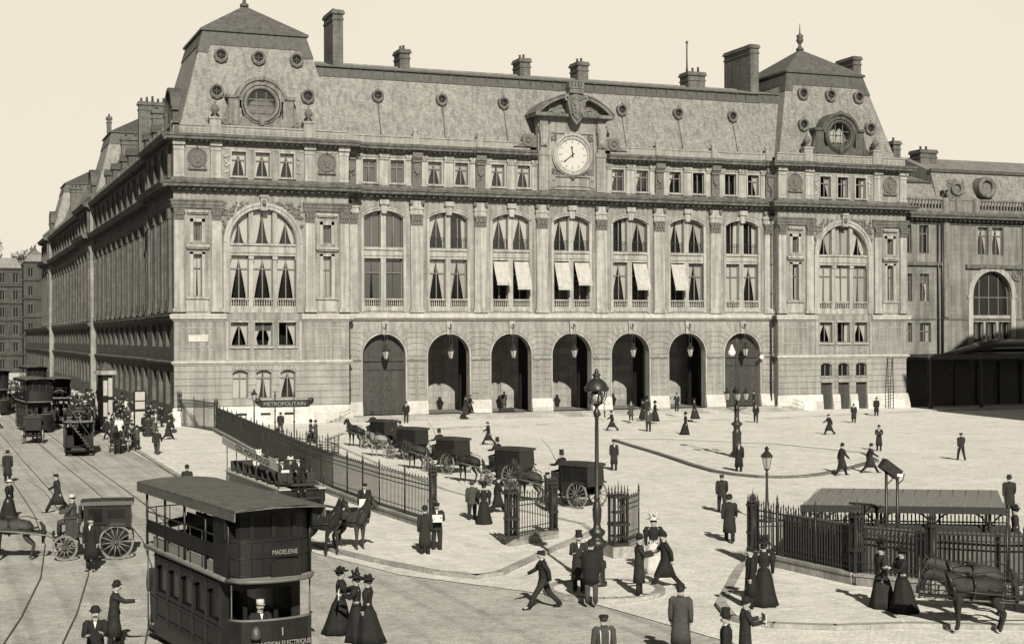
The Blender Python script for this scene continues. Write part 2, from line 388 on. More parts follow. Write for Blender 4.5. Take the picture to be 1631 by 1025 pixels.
def modillions(m, F, a, b, z0, z1, d0, d1, step=.62, w=.2):
    n = max(1, int((b - a) / step))
    for i in range(n):
        u = a + (b - a) * (i + .5) / n; m.box(u - w / 2, u + w / 2, d0, d1, z0, z1, F)

def urn(m, c, h=1.1):
    s = h / 1.1
    m.lathe(c, [(.16 * s, 0), (.2 * s, .05 * s), (.07 * s, .16 * s), (.09 * s, .22 * s), (.26 * s, .45 * s), (.3 * s, .62 * s), (.2 * s, .7 * s), (.22 * s, .76 * s), (.1 * s, .86 * s), (.05 * s, .95 * s), (.08 * s, 1.03 * s), (.01, 1.12 * s)], 10)

def relief(m, F, cu, cz, w, h, d, n=40, seed=1, inside=None, size=(.07, .16)):
    """carved foliage: many small raised lumps"""
    rnd = random.Random(seed)
    k = 0
    while k < n:
        u = cu + rnd.uniform(-w, w); z = cz + rnd.uniform(-h, h)
        if inside and not inside(u, z): k += .25; continue
        k += 1; r = rnd.uniform(*size); a = rnd.uniform(0, pi)
        p = [(u + r * cos(a + t) * (1.5 if j % 2 else .7), z + r * sin(a + t) * (1.5 if j % 2 else .8)) for j, t in enumerate([i * pi / 3 for i in range(6)])]
        m.prism(p, F, d, d + rnd.uniform(.05, .14))

def medallion(F, u, z, parent):
    m = MB(); m.ring(F, u, z, .06, .8, .07, 28); m.ring(F, u, z, .05, .62, .03, 28)
    m.prism([(u + .78 * cos(i * pi / 12), z + .78 * sin(i * pi / 12)) for i in range(24)], F, -.01, .05)
    # profile head in relief
    hd = [(-.1, -.42), (.2, -.42), (.18, -.22), (.3, -.12), (.26, .0), (.34, .06), (.24, .14), (.22, .34), (.02, .44), (-.2, .36), (-.3, .12), (-.24, -.1), (-.14, -.2)]
    m.prism([(u + x, z + y) for x, y in hd], F, .05, .15)
    m.prism([(u - .2, z + .05), (u + .02, z + .0), (u + .06, z + .3), (u - .1, z + .38), (u - .24, z + .26)], F, .15, .2)
    m.box(u - .82, u + .82, 0, .2, z - 1.06, z - .92, F); m.box(u - .1, u + .1, 0, .22, z + .78, z + .98, F)
    for s in (-1, 1): m.prism([(u + s * .55, z - .92), (u + s * .8, z - .92), (u + s * .72, z - .55), (u + s * .6, z - .5)], F, 0, .12)
    m.build('medallion', M['carve'], parent)

def oculus(u, z, y, parent, r=.42, run=.3, F=None):
    """little round dormer: zinc hood projecting forward out of the slope"""
    F = F or FM; m = MB()
    m.arcband(F, u, z, r - .08, r + .1, -y - .75, -y + .42, 0, 2 * pi, 18)
    m.ring(F, u, z, -y + .42, r + .04, .085, 20)
    m.prism([(u - .07, z + r), (u + .07, z + r), (u, z + r + .28)], F, -y + .2, -y + .46)
    m.prism([(u - r - .12, z - .06), (u - r + .02, z - r), (u, z - r - .22), (u + r - .02, z - r), (u + r + .12, z - .06), (u + r, z - .06), (u, z - r + .0), (u - r, z - .06)], F, -y + .1, -y + .44)
    o = m.build('round_dormer', M['zinc'], parent)
    g = MB(); g.sheet([(u + (r - .05) * cos(i * pi / 9), z + (r - .05) * sin(i * pi / 9)) for i in range(18)], F, -y + .2); g.build('pane', M['dglass'], o)
    b = MB(); b.box(u - .02, u + .02, -y + .21, -y + .24, z - r, z + r, F); b.box(u - r, u + r, -y + .21, -y + .24, z - .02, z + .02, F); b.build('glazing_bar', M['ironl'], o)

def chimney(x0, x1, y0, y1, z0, z1, parent, pots=2, vert='y'):
    m = MB(); m.box(x0, x1, y0, y1, z0, z1)
    m.box(x0 - .08, x1 + .08, y0 - .08, y1 + .08, z1 - .75, z1 - .62); m.box(x0 - .14, x1 + .14, y0 - .14, y1 + .14, z1 - .2, z1 + .02); m.box(x0 - .06, x1 + .06, y0 - .06, y1 + .06, z1 + .02, z1 + .2)
    o = m.build('chimney', M['chim'], parent)
    p = MB()
    L = (y1 - y0) if vert == 'y' else (x1 - x0)
    for i in range(pots):
        t = (i + .5) / pots; cx, cy = ((x0 + x1) / 2, y0 + L * t) if vert == 'y' else (x0 + L * t, (y0 + y1) / 2)
        h = .35 + .25 * ((i * 7) % 3) / 2
        p.lathe((cx, cy, z1 + .2), [(.15, 0), (.11, h), (.14, h + .02), (.14, h + .08)], 8)
    if pots: p.build('chimney_pot', M['chim'], o)
    return o

# ----------------------------------------------------------------- frames
FL = frame(0, 0, 1, 0, 0, -1)          # pavilion plane  (u = x)
FM = frame(0, 1.0, 1, 0, 0, -1)        # recessed middle
FW = frame(0, 0, 0, 1, -1, 0)          # street side (u = y)
FRt = frame(60.8, 0, 0, 1, -1, 0)      # left cheek of right pavilion
def Fx(x, s=1): return frame(x, 0, 0, 1, s, 0)

station = thing('station_building', 'long pale stone railway station with seven entrance arches, a clock and slate mansard roof', 'station')
B = station

# ================================================================= pavilions
def pavilion(x0, right):
    F = frame(x0, 0, 1, 0, 0, -1); W = 15.7; c = 7.87; B = station
    w3 = [(4.95, 6.5), (7.08, 8.66), (9.23, 10.79)]
    top3 = [(5.07, 6.34), (7.2, 8.47), (9.4, 10.66)]
    gf = [(5.11, 6.46), (7.22, 8.56), (9.4, 10.73)]
    # --- ground floor walls
    m = MB()
    if not right:
        ops = [(a, b, 2.38, 4.9, 's', .22) for a, b in gf]
    else:
        ops = [(a, b, 0.0, 2.88, 'r', 0) for a, b in gf] + [(a, b, 3.55, 4.92, 's', .22) for a, b in gf]
    wall(m, F, 0, W, 0, 5.4, ops, -.06, .4)
    m.build('ground_floor_wall', M['rust'], B)
    # rusticated courses standing proud, joints left open
    m = MB()
    zc = [1.72, 2.34, 2.95, 3.56, 4.17, 4.78, 5.34]
    for k in range(6):
        za, zb = zc[k] + .045, zc[k + 1] - .03
        segs = [(0, gf[0][0] - .02), (gf[0][1] + .02, gf[1][0] - .02), (gf[1][1] + .02, gf[2][0] - .02), (gf[2][1] + .02, W)]
        if (not right and k == 0) : segs = [(0, W)]
        if k == 5 or (k == 4): pass
        for a, b in segs:
            if k == 5 and False: continue
            m.box(a, b, -.06, 0, za, zb if k < 5 else 5.33, F)
    for a, b in gf:                                 # flat-arch voussoirs above the heads
        for i in range(5):
            t0 = a - .02 + (b - a + .04) * i / 5; t1 = a - .02 + (b - a + .04) * (i + 1) / 5
            e = (i - 2) * .05
            m.prism([(t0 + .012, 4.93), (t1 - .012, 4.93), (t1 - .012 + e, 5.33), (t0 + .012 + e, 5.33)], F, -.06, .02)
    if right:
        for a, b in gf: m.box(a - .05, b + .05, -.06, .1, 2.92, 3.08, F); m.box(a - .1, b + .1, -.06, .14, 3.42, 3.54, F); m.box(a, b, -.06, .03, 3.08, 3.42, F)
    m.build('rusticated_facing', M['rust'], B)
    # battered white plinth
    m = MB(); P = [(-.05, 0), (.34, 0), (.3, .5), (.16, 1.5), (.12, 1.66), (0, 1.7), (-.05, 1.7)]
    if right:
        cuts = [0] + [v for a, b in gf for v in (a + .12, b - .02)] + [W]
        for i in range(0, 8, 2): m.band(F, cuts[i], cuts[i + 1], P, 1 if i == 0 else 0, 1 if i == 6 else 0)
    else: m.band(F, 0, W, P, 1, 1)
    pl = m.build('plinth', M['plinth'], B)
    if not right:
        for a in (5.4, 7.52, 9.66):
            g = MB(); g.box(a, a + .9, .1, .245, .6, 1.1, F); g.build('basement_grille', M['dark'], B)
    # --- first floor
    m = MB(); wall(m, F, 0, W, 5.4, 9.9, [(a, b, 7.05, 9.14, 'r', 0) for a, b in w3], 0, .35)
    # raised blank panels and side strips
    m.build('first_floor_wall', M['wall'], B)
    m = MB()
    for a, b in ((.56, 3.5), (12.2, 15.14)):
        for q in ((a, b, 6.95, 7.03), (a, b, 8.57, 8.65), (a, a + .07, 7.03, 8.57), (b - .07, b, 7.03, 8.57)): m.box(q[0], q[1], 0, .05, q[2], q[3], F)
    for u in (4.6, 11.16): m.box(u - .14, u + .14, 0, .1, 5.8, 9.2, F)
    for a, b in w3:
        m.box(a - .14, b + .14, 0, .16, 6.82, 6.98, F); m.box(a - .06, a, 0, .06, 6.98, 9.14, F); m.box(b, b + .06, 0, .06, 6.98, 9.14, F); m.box(a - .12, b + .12, 0, .12, 9.14, 9.28, F)
        m.box((a + b) / 2 - .12, (a + b) / 2 + .12, 0, .05, 6.1, 6.25, F)
    m.build('window_surround', M['trim'], B)
    if not right:
        g = MB(); g.box(1.25, 2.95, .02, .07, 7.45, 8.05, F); g.build('wall_plaque', M['plinth'], B, 'small white blank plaque')
    st = (['tent', 'shade', 'right'] if not right else ['tent', 'thin', 'tent'])
    for (a, b), s in zip(w3, st): window(F, a, b, 7.05, lambda u: 9.14, -.3, s, B)
    sg = ['full', 'wide', 'tent']
    for i, (a, b) in enumerate(gf):
        if not right: window(F, a, b, 2.38, topfn(a, b, 4.9, 's', .22), -.34, sg[i], B, 's', 1, [4.2])
        else:
            window(F, a, b, 3.55, topfn(a, b, 4.92, 's', .22), -.34, None, B, 's', 1, None, glass='dglass')
            g = MB(); g.box(a, b, -.4, -.34, 0, 2.88, F)
            for k in (0, 1):
                ua = a + .08 + k * (b - a) / 2; ub = ua + (b - a) / 2 - .14
                for za, zb in ((.2, .9), (1.05, 1.9), (2.05, 2.7)): g.box(ua, ub, -.34, -.31, za, zb, F)
            dr = g.build('door', M['wood'], B); h = MB(); h.ball(F((a + b) / 2 + .08, -.3, 1.1), .04); h.build('handle', M['ironl'], dr)
    # --- string courses
    m = MB(); m.band(F, 0, W, P_STR1, 1, 1); m.build('string_course', M['ledgel'], B)  # string courses take a paler tone than the other ledges
    m = MB(); m.band(F, 0, 4.5, P_STR2, 1, 0); m.band(F, 11.25, W, P_STR2, 0, 1); m.build('string_course', M['ledgel'], B)
    # --- main storey with the big arch
    A0, A1 = 4.93, 10.81; ap = 19.14
    side = [(1.7, 2.44), (13.3, 14.06)]
    m = MB(); ops = [(A0, A1, 10.0, ap, 'a', 0)] + [(a, b, 11.45, 15.1, 'r', 0) for a, b in side] + [(a, b, 16.28, 17.92, 'r', 0) for a, b in side]
    wall(m, F, 0, W, 9.9, 21.5, ops, 0, .55); m.build('main_storey_wall', M['wall'], B)
    m = MB()
    m.arcband(F, c, 16.2, 3.02, 3.3, 0, .12, 0, pi, 32); m.arcband(F, c, 16.2, 3.3, 3.56, 0, .2, 0, pi, 32)
    for s in (-1, 1): m.box(c + s * 3.29 - .27, c + s * 3.29 + .27, 0, .14, 10.0, 16.2, F)
    m.box(c - .3, c + .3, 0, .42, 19.05, 20.3, F); m.box(c - .38, c + .38, 0, .5, 20.2, 20.42, F)
    m.build('arch_surround', M['trim'], B)
    m = MB()   # carved spandrels
    relief(m, F, c, 18.4, 3.6, 1.5, .02, 150, 5, lambda u, z: abs(u - c) < 3.62 and z < 19.75 and z > 17 and (u - c) ** 2 + (z - 16.2) ** 2 > 3.66 ** 2)
    m.ball(F(c, .5, 19.7), .2, .2, .3); m.build('carved_spandrel', M['carve'], B)
    m = MB()   # stone mullions and transom inside the arch
    for u in (6.79, 8.94): m.box(u - .2, u + .2, -.42, -.12, 10.0, 18.95, F)
    m.box(A0, A1, -.44, -.06, 15.05, 16.1, F); m.box(A0, A1, -.06, .08, 15.95, 16.12, F); m.box(A0, A1, -.06, .02, 15.3, 15.4, F)
    for u in (A0 + .03, A1 - .03, 6.79, 8.94): m.box(u - .24 if u in (6.79, 8.94) else u - .05, u + .24 if u in (6.79, 8.94) else u + .05, -.12, .0, 14.75, 15.0, F)
    m.box(A0, A1, -.44, .02, 10.0, 10.44, F)
    m.build('stone_mullion', M['trim'], B)
    st = ['tent'] * 3 if not right else ['full'] * 3
    lights = [(4.93, 6.59), (6.99, 8.74), (9.14, 10.81)]
    for (a, b), s in zip(lights, st):
        window(F, a, b, 10.9, lambda u: 15.05, -.45, s, B, 'r', 1, [13.9]); balustrade(F, a, b, 10.44, 11.28, -.08, B)
    fn = topfn(A0, A1, ap, 'a')
    for (a, b), s in zip(lights, (['wide', 'wide', 'wide'] if not right else ['wide', 'full', 'wide'])):
        window(F, a + (.02 if a < 5 else 0), b - (.02 if b > 10 else 0), 16.1, fn, -.45, s, B, 'a', 1, None, 9)
    for k, (a, b) in enumerate(side):
        window(F, a, b, 11.45, lambda u: 15.1, -.35, 'full' if not right else 'thin', B, 'r', 0, [13.9]); window(F, a, b, 16.28, lambda u: 17.92, -.35, 'blind', B, 'r', 0)
        m = MB(); m.box(a - .3, a, 0, .09, 11.3, 15.3, F); m.box(b, b + .3, 0, .09, 11.3, 15.3, F); m.box(a - .3, b + .3, 0, .09, 15.1, 15.3, F)
        m.box(a - .68, b + .62, 0, .36, 15.7, 15.92, F); m.box(a - .6, b + .54, 0, .24, 15.56, 15.7, F); m.box(a - .68, b + .62, 0, .2, 11.18, 11.32, F)
        m.box(a - .28, a, 0, .08, 16.1, 18.2, F); m.box(b, b + .28, 0, .08, 16.1, 18.2, F); m.box(a - .28, b + .28, 0, .08, 17.92, 18.2, F)
        m.box(a - .56, b + .5, 0, .3, 18.72, 18.88, F); m.box(a - .5, b + .44, 0, .18, 18.6, 18.72, F); m.box(a - .6, b + .54, 0, .06, 10.1, 11.1, F)
        m.build('window_surround', M['trim'], B)
    for u in (.45, 3.73, 12.1, 15.3): pilaster(F, u, .86, 10.05, 19.08, .2, B)
    m = MB(); m.band(F, 0, 4.3, P_ARCH, 1, 0); m.band(F, 11.45, W, P_ARCH, 0, 1)
    m.band(F, 0, W, P_MID, 1, 1); modillions(m, F, .1, W - .1, 20.7, 20.88, .12, .62)
    m.build('main_cornice', M['cornd'], B)  # cornice tone darkened, partly to deepen its shadow bands
    # --- attic
    m = MB(); wall(m, F, 0, W, 21.5, 25.2, [(a, b, 22.06, 24.2, 'r', 0) for a, b in top3], 0, .3); m.build('attic_wall', M['wall'], B)
    m = MB()
    for u, w in ((.45, .86), (3.67, .86), (12.08, .86), (15.25, .86)):
        m.box(u - w / 2, u + w / 2, 0, .16, 21.8, 24.2, F); m.box(u - w / 2 - .05, u + w / 2 + .05, 0, .2, 21.8, 22.0, F); m.box(u - w * .3, u + w * .3, .16, .2, 22.15, 24.0, F)
        m.box(u - w / 2 - .04, u + w / 2 + .04, 0, .22, 24.2, 24.6, F); m.box(u - w / 2 - .1, u + w / 2 + .1, 0, .4, 24.6, 25.05, F)
    for a, b in top3:
        m.box(a - .12, a, 0, .08, 21.9, 24.35, F); m.box(b, b + .12, 0, .08, 21.9, 24.35, F); m.box(a - .16, b + .16, 0, .1, 24.2, 24.38, F); m.box(a - .16, b + .16, 0, .16, 21.9, 22.04, F)
    m.band(F, .9, W - .9, P_ATTIC)
    relief(m, F, 4.65, 23.2, .15, .8, 0, 12, 3, size=(.08, .14)); relief(m, F, 11.1, 23.2, .15, .8, 0, 12, 4, size=(.08, .14))
    m.build('attic_pilaster', M['trim'], B)
    medallion(F, 2.06, 23.55, B); medallion(F, 13.68, 23.55, B)
    for i, (a, b) in enumerate(top3): window(F, a, b, 22.06, lambda u: 24.2, -.25, 'tent' if not right else ('right', 'thin', 'thin')[i], B, 'r', 1, [23.5])
    m = MB(); m.band(F, 0, W, P_TOP, 1, 1); modillions(m, F, .1, W - .1, 24.92, 25.07, .2, .6, .5, .18)
    for u in (3.67, 12.08): m.band(F, u - .62, u + .62, [(d + .14 if d > 0 else 0, z + .01 if 0 < i < 10 else z) for i, (d, z) in enumerate(P_TOP)])
    m.build('roof_cornice', M['cornd'], B)
    # parapet with pedestals and urns
    m = MB()
    for a, b in ((0, 3.2), (4.2, 11.6), (12.6, 15.7)):
        m.box(a, b, -.5, -.08, 25.66, 26.35, F); m.box(a, b, -.56, .0, 26.35, 26.5, F)
        k = int((b - a) / .45)
        for i in range(k): u = a + (b - a) * (i + .5) / k; m.arcband(F, u, 26.0, .1, .17, -.08, -.02, 0, 2 * pi, 8)
    for u in (3.67, 12.08): m.box(u - .5, u + .5, -.6, .1, 25.66, 27.0, F); m.box(u - .58, u + .58, -.68, .18, 27.0, 27.18, F)
    m.build('parapet', M['ledge'], B)
    for u in (3.67, 12.08):
        m = MB(); urn(m, F(u, -.25, 27.18), 1.45); m.build('urn', M['carve'], B)
    # --- tower roof (steep slate mansard, zinc band, low hipped cap)
    yb, zb, hb = .75, 26.2, 7.2; yt, zt, ht = 3.2, 35.1, 4.75; D = 14.6
    def rect(y, z, h, k=0.0): return [(x0 + c - h, y, z), (x0 + c + h, y, z), (x0 + c + h, D - (y - yb) + yb + k, z), (x0 + c - h, D - (y - yb) + yb + k, z)]
    m = MB(); R0, R1 = rect(yb, zb, hb), rect(yt, zt, ht)
    m.idx(R0 + R1, [(0, 1, 5, 4), (1, 2, 6, 5), (2, 3, 7, 6), (3, 0, 4, 7)]); m.build('mansard_roof', M['slate'], B)
    m = MB()
    def sl(t): return rect(yb + (yt - yb) * t - .07, zb + (zt - zb) * t, hb + (ht - hb) * t + .07, .07)
    a_, b_ = sl(.885), sl(1.03); m.idx(a_ + b_, [(0, 1, 5, 4), (1, 2, 6, 5), (2, 3, 7, 6), (3, 0, 4, 7)])
    for s in (-1, 1):                                     # stepped corner pieces of the band
        q = []
        for t in (.80, .9):
            r = sl(t); p = r[0] if s < 0 else r[1]; q.append(p)
        dx = -s * .95
        m.face([(q[0][0], q[0][1] - .004, q[0][2]), (q[0][0] + dx, q[0][1] - .004, q[0][2]), (q[1][0] + dx, q[1][1] - .004, q[1][2]), (q[1][0], q[1][1] - .004, q[1][2])])
        m.face([(q[0][0] + s * .004, q[0][1], q[0][2]), (q[0][0] + s * .004, q[0][1] + .95, q[0][2]), (q[1][0] + s * .004, q[1][1] + .95, q[1][2]), (q[1][0] + s * .004, q[1][1], q[1][2])])
    cr = sl(1.03); ov = [(p[0] + (-.18 if i in (0, 3) else .18), p[1] + (-.18 if i < 2 else .18), p[2] + .02) for i, p in enumerate(cr)]
    ov2 = [(p[0], p[1], p[2] + .2) for p in ov]
    m.idx(cr + ov + ov2, [(i, (i + 1) % 4, 4 + (i + 1) % 4, 4 + i) for i in range(4)] + [(4 + i, 4 + (i + 1) % 4, 8 + (i + 1) % 4, 8 + i) for i in range(4)])
    m.build('zinc_band', M['lead'], B)
    ax, ay, az = x0 + c, (ov[0][1] + ov[2][1]) / 2, 38.95
    m = MB(); m.idx(ov2 + [(ax, ay, az)], [(0, 1, 4), (1, 2, 4), (2, 3, 4), (3, 0, 4)]); m.build('roof_cap', M['leadtop'], B)
    m = MB(); m.lathe((ax, ay, az - .15), [(.4, 0), (.42, .25), (.2, .4), (.14, .7), (.3, .9), (.42, 1.15), (.3, 1.4), (.42, 1.6), (.1, 1.9), (.06, 2.3), (.02, 3.0)], 10); m.build('finial', M['lead'], B)
    slope = lambda z: yb + (yt - yb) * (z - zb) / (zt - zb)
    for u, z in ((4.6, 33.1), (8.0, 33.1), (11.5, 33.1), (4.05, 29.7), (12.3, 29.7)): oculus(u + .0, z, slope(z), B, .5, F=frame(x0, 0, 1, 0, 0, -1))
    # big round dormer
    y = .95; cz = 28.6; m = MB(); u = c
    m.arcband(F, u, cz, 1.3, 1.62, -3.0, -.5, 0, 2 * pi, 36); m.ring(F, u, cz, -.5, 1.48, .16, 36, 8); m.ring(F, u, cz, -.48, 1.75, .07, 36)
    m.arcband(F, u, cz, 1.78, 2.12, -3.4, -.42, radians(8), radians(172), 28); m.arcband(F, u, cz, 2.12, 2.4, -3.2, -.25, radians(14), radians(166), 28)
    for s in (-1, 1):
        m.box(u + s * 2.5 - .62, u + s * 2.5 + .62, -2.2, -.35, cz + .45, cz + .72, F); m.box(u + s * 2.45 - .48, u + s * 2.45 + .48, -2.2, -.5, 26.7, cz + .45, F)
        m.prism([(u + s * 2.9, 26.55), (u + s * 3.7, 26.55), (u + s * 3.35, 27.2), (u + s * 3.0, 28.4), (u + s * 2.9, 28.6)], F, -.9, -.5)
        m.arcband(F, u + s * 3.2, 26.95, .12, .34, -.8, -.42, 0, 2 * pi, 12)
    m.prism([(u - 2.9, 26.5), (u + 2.9, 26.5), (u + 2.0, 27.3), (u + 1.2, 27.6), (u - 1.2, 27.6), (u - 2.0, 27.3)], F, -1.4, -.55)
    m.box(u - .25, u + .25, -.6, -.2, 26.4, 27.35, F); m.ball(F(u, -.2, 26.9), .26, .2, .34); m.ball(F(u, -.35, cz + 2.3), .35, .25, .3)
    dm = m.build('dormer', M['lead' if right else 'dorm'], B)
    g = MB(); g.sheet([(u + 1.3 * cos(i * pi / 16), cz + 1.3 * sin(i * pi / 16)) for i in range(32)], F, -.75); g.build('pane', M['glass'], dm)
    g = MB(); g.sheet([(u + 1.3 * cos(i * pi / 16), cz + 1.3 * sin(i * pi / 16)) for i in range(32)], F, -1.5); g.build('dormer_interior', M['blind'], dm)
    g = MB()
    for du in (-.44, .44): g.box(u + du - .03, u + du + .03, -.73, -.69, cz - 1.2, cz + 1.2, F)
    for dz in (-.44, .44): g.box(u - 1.2, u + 1.2, -.73, -.69, cz + dz - .03, cz + dz + .03, F)
    g.build('glazing_bar', M['wframe'], dm)
    if right:
        g = MB(); curt = [(-.9, -.95), (-.15, -1.25), (.1, .2), (-.5, 1.1), (-1.1, .4)]
        g.prism([(u + a, cz + b) for a, b in curt], F, -1.3, -1.25); g.prism([(u - a * .8, cz + b * .9) for a, b in curt], F, -1.3, -1.25); g.build('curtain', M['curtain'], dm)
    # rear and inner mass so nothing is hollow
    m = MB(); m.box(x0 + .9, x0 + W - .9, 1.7, 15.6, .02, 25.0); m.build('inner_wall', M['dark'], B)

pavilion(0.0, False); pavilion(60.83, True)
m = MB(); m.box(.02, 15.68, 15.6, 16.2, 25.6, 26.2); m.box(60.85, 76.5, 1.2, 15, 25.6, 26.15); m.box(.3, 15.4, .6, 15.6, 25.6, 26.15); m.build('roof_gutter', M['lead'], B)
# inner cheeks where pavilions stand forward, and right outer flank
m = MB()
wall(m, Fx(15.7, 1), 0, 1.02, 0, 25.2, []); wall(m, Fx(60.83, -1), 0, 1.02, 0, 25.2, []); wall(m, Fx(76.53, 1), 0, 14, 0, 25.2, [])
m.build('side_wall', M['wall'], B)
m = MB()
for prof in (P_STR2, P_MID, P_TOP, P_STR1):
    m.band(Fx(15.7, 1), 0, 1.0, prof, 1, 0); m.band(Fx(60.83, -1), 0, 1.0, prof, 1, 0); m.band(Fx(76.53, 1), 0, 6, prof, 1, 0)
m.build('side_cornice', M['cornd'], B)

# ================================================================= middle block, seven bays
X0, X1 = 15.7, 60.83; S = 6.32; CX = 38.26
bays = [CX + (i - 3) * S for i in range(7)]
FLOOR = .6
# arcade wall
m = MB(); wall(m, FM, X0, X1, FLOOR - .6, 9.95, [(c - 2.07, c + 2.07, FLOOR, 8.07, 'a', 0) for c in bays], -.05, .85); m.build('arcade_wall', M['rust'], B)
for bi, c in enumerate(bays):
    m = MB(); h = S / 2 if 0 < bi < 6 else (min(S / 2, c - X0 if bi == 0 else X1 - c))
    lo = 2.3; zs = 6.0
    hl = (c - X0) if bi == 0 else S / 2; hr = (X1 - c) if bi == 6 else S / 2
    g = .018
    N = 15
    for k in range(N):
        t0, t1 = pi * k / N + .013, pi * (k + 1) / N - .013
        mid = (t0 + t1) / 2; s = 1 if mid < pi / 2 else -1; H = hr if s > 0 else hl
        if k == N // 2: continue
        def pt(r, t): return (c + r * cos(t), zs + r * sin(t))
        R2 = 2.95
        za, zb = zs + R2 * sin(t0), zs + R2 * sin(t1)
        inner = [pt(lo, t1), pt(lo, mid), pt(lo, t0)]
        if min(za, zb) < 8.45 and abs(cos(mid)) > .35:
            x = c + s * (H - .004)
            poly = inner + [pt(R2, t0), (x, za), (x, zb), pt(R2, t1)]
            if s < 0: poly = inner + [pt(R2, t0), (x, za), (x, zb), pt(R2, t1)]
        else:
            tp = 9.2
            def top(t): return (c + (tp - zs) / math.tan(t), tp)
            ex = [top(t0), top(t1)]
            if abs(ex[0][0] - c) > H or abs(ex[1][0] - c) > H:
                x = c + s * (H - .004); r0, r1 = pt(R2, t0), pt(R2, t1)
                out = r0 if s > 0 else r1; inn_ = r1 if s > 0 else r0
                ti = (t1 if s > 0 else t0)
                poly = [pt(lo, t1), pt(lo, mid), pt(lo, t0)]
                if s > 0: poly += [r0, (x, r0[1]), (x, tp), top(t1) if abs(top(t1)[0] - c) < H else (x, tp - .001)]
                else: poly += [top(t0) if abs(top(t0)[0] - c) < H else (x, tp - .001), (x, tp), (x, r1[1]), r1]
            else: poly = inner + ex
        m.prism(poly, FM, -.05, .01)
    # pier courses
    for sgn, H in ((-1, hl), (1, hr)):
        a, b = sorted((c + sgn * 2.32, c + sgn * (H - (.12 if H < S / 2 + .01 and ((bi > 0 and sgn < 0) or (bi < 6 and sgn > 0)) else .004))))
        z = 1.85
        while z < 5.5:
            zz = min(z + .58, 5.58); m.box(a, b, -.05, .01, z + .035, zz - .035, FM); z += .6
    m.build('voussoirs', M['rust'], B)
    m = MB(); m.arcband(FM, c, 6.0, 2.07, 2.2, -.05, .06, 0, pi, 28)
    for s in (-1, 1): m.box(c + s * 2.135 - .065, c + s * 2.135 + .065, -.05, .06, 1.85, 6.0, FM)
    m.prism([(c - .2, 8.0), (c + .2, 8.0), (c + .3, 9.25), (c - .3, 9.25)], FM, 0, .2); m.ball(FM(c, .24, 8.8), .2, .16, .28); m.build('arch_moulding', M['trim'], B)
# imposts + plinths on piers
edges = [X0] + [v for c in bays for v in (c - 2.07, c + 2.07)] + [X1]
m = MB()
for i in range(0, len(edges), 2): m.band(FM, edges[i] + (.08 if i else 0), edges[i + 1] - (.08 if i < 14 else 0), [(0, 5.6), (.1, 5.62), (.16, 5.78), (.16, 5.86), (0, 5.92)])
m.build('impost', M['ledge'], B)
for i in range(0, len(edges), 2):
    m = MB(); m.band(FM, edges[i] + .02, edges[i + 1] - .02, [(-.04, FLOOR - .02), (.32, FLOOR), (.28, FLOOR + .3), (.14, 1.7), (.1, 1.8), (0, 1.86), (-.05, 1.86)]); m.build('pier_plinth', M['plinth'], B)
# arcade passage: floor, back wall, vault
m = MB(); m.box(X0, X1, .2, 12.5, -.3, FLOOR); m.build('arcade_floor', M['passage'], B)
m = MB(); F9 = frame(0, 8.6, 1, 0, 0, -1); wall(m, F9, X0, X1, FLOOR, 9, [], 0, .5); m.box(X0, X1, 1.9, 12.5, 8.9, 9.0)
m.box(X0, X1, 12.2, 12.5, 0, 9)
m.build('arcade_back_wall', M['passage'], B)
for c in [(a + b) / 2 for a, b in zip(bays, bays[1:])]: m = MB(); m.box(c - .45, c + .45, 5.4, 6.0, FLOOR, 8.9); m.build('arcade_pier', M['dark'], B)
# big timber doors in the two end arches
for c in (bays[0], bays[6]):
    m = MB(); fn = topfn(c - 2.07, c + 2.07, 8.07, 'a'); Fd = frame(0, 1.75, 1, 0, 0, -1)
    m.prism(outline(c - 2.07, c + 2.07, FLOOR, fn, 18), Fd, -.1, 0)
    m.box(c - 2.07, c + 2.07, 0, .16, 5.55, 5.8, Fd); m.box(c - 2.07, c + 2.07, 0, .1, 4.75, 4.88, Fd)
    for i in range(17):
        u = c - 1.9 + i * .2375; m.box(u - .03, u + .03, 0, .05, 5.8, fn(u) - .05, Fd)
    m.box(c - .06, c + .06, 0, .06, FLOOR, 8.0, Fd)
    dr = m.build('arch_door', M['wood'], B)
    m = MB()
    for s in (-1, 1):
        uc = c + s * .62
        for z0 in (1.0, 1.9, 2.9, 3.8):
            for q in ((uc - .42, uc + .42, z0, z0 + .05), (uc - .42, uc + .42, z0 + .75, z0 + .8), (uc - .42, uc - .37, z0, z0 + .8), (uc + .37, uc + .42, z0, z0 + .8)): m.box(q[0], q[1], 0, .05, q[2], q[3], Fd)
            if z0 > 1.5:
                m.ring(Fd, uc, z0 + .4, .04, .22, .03, 12); m.box(uc - .02, uc + .02, .02, .05, z0, z0 + .8, Fd); m.box(uc - .4, uc + .4, .02, .05, z0 + .38, z0 + .42, Fd)
    m.build('iron_grille', M['ironl'], dr)
    m = MB(); m.ball(Fd(c + .15, .12, 1.75), .06); m.build('handle', M['ironl'], dr)
m = MB(); m.band(FM, X0, X1, [(0, 9.3), (.14, 9.34), (.18, 9.44), (.36, 9.5), (.42, 9.62), (.42, 9.86), (.12, 10.0), (0, 10.02)]); m.build('string_course', M['ledgel'], B)
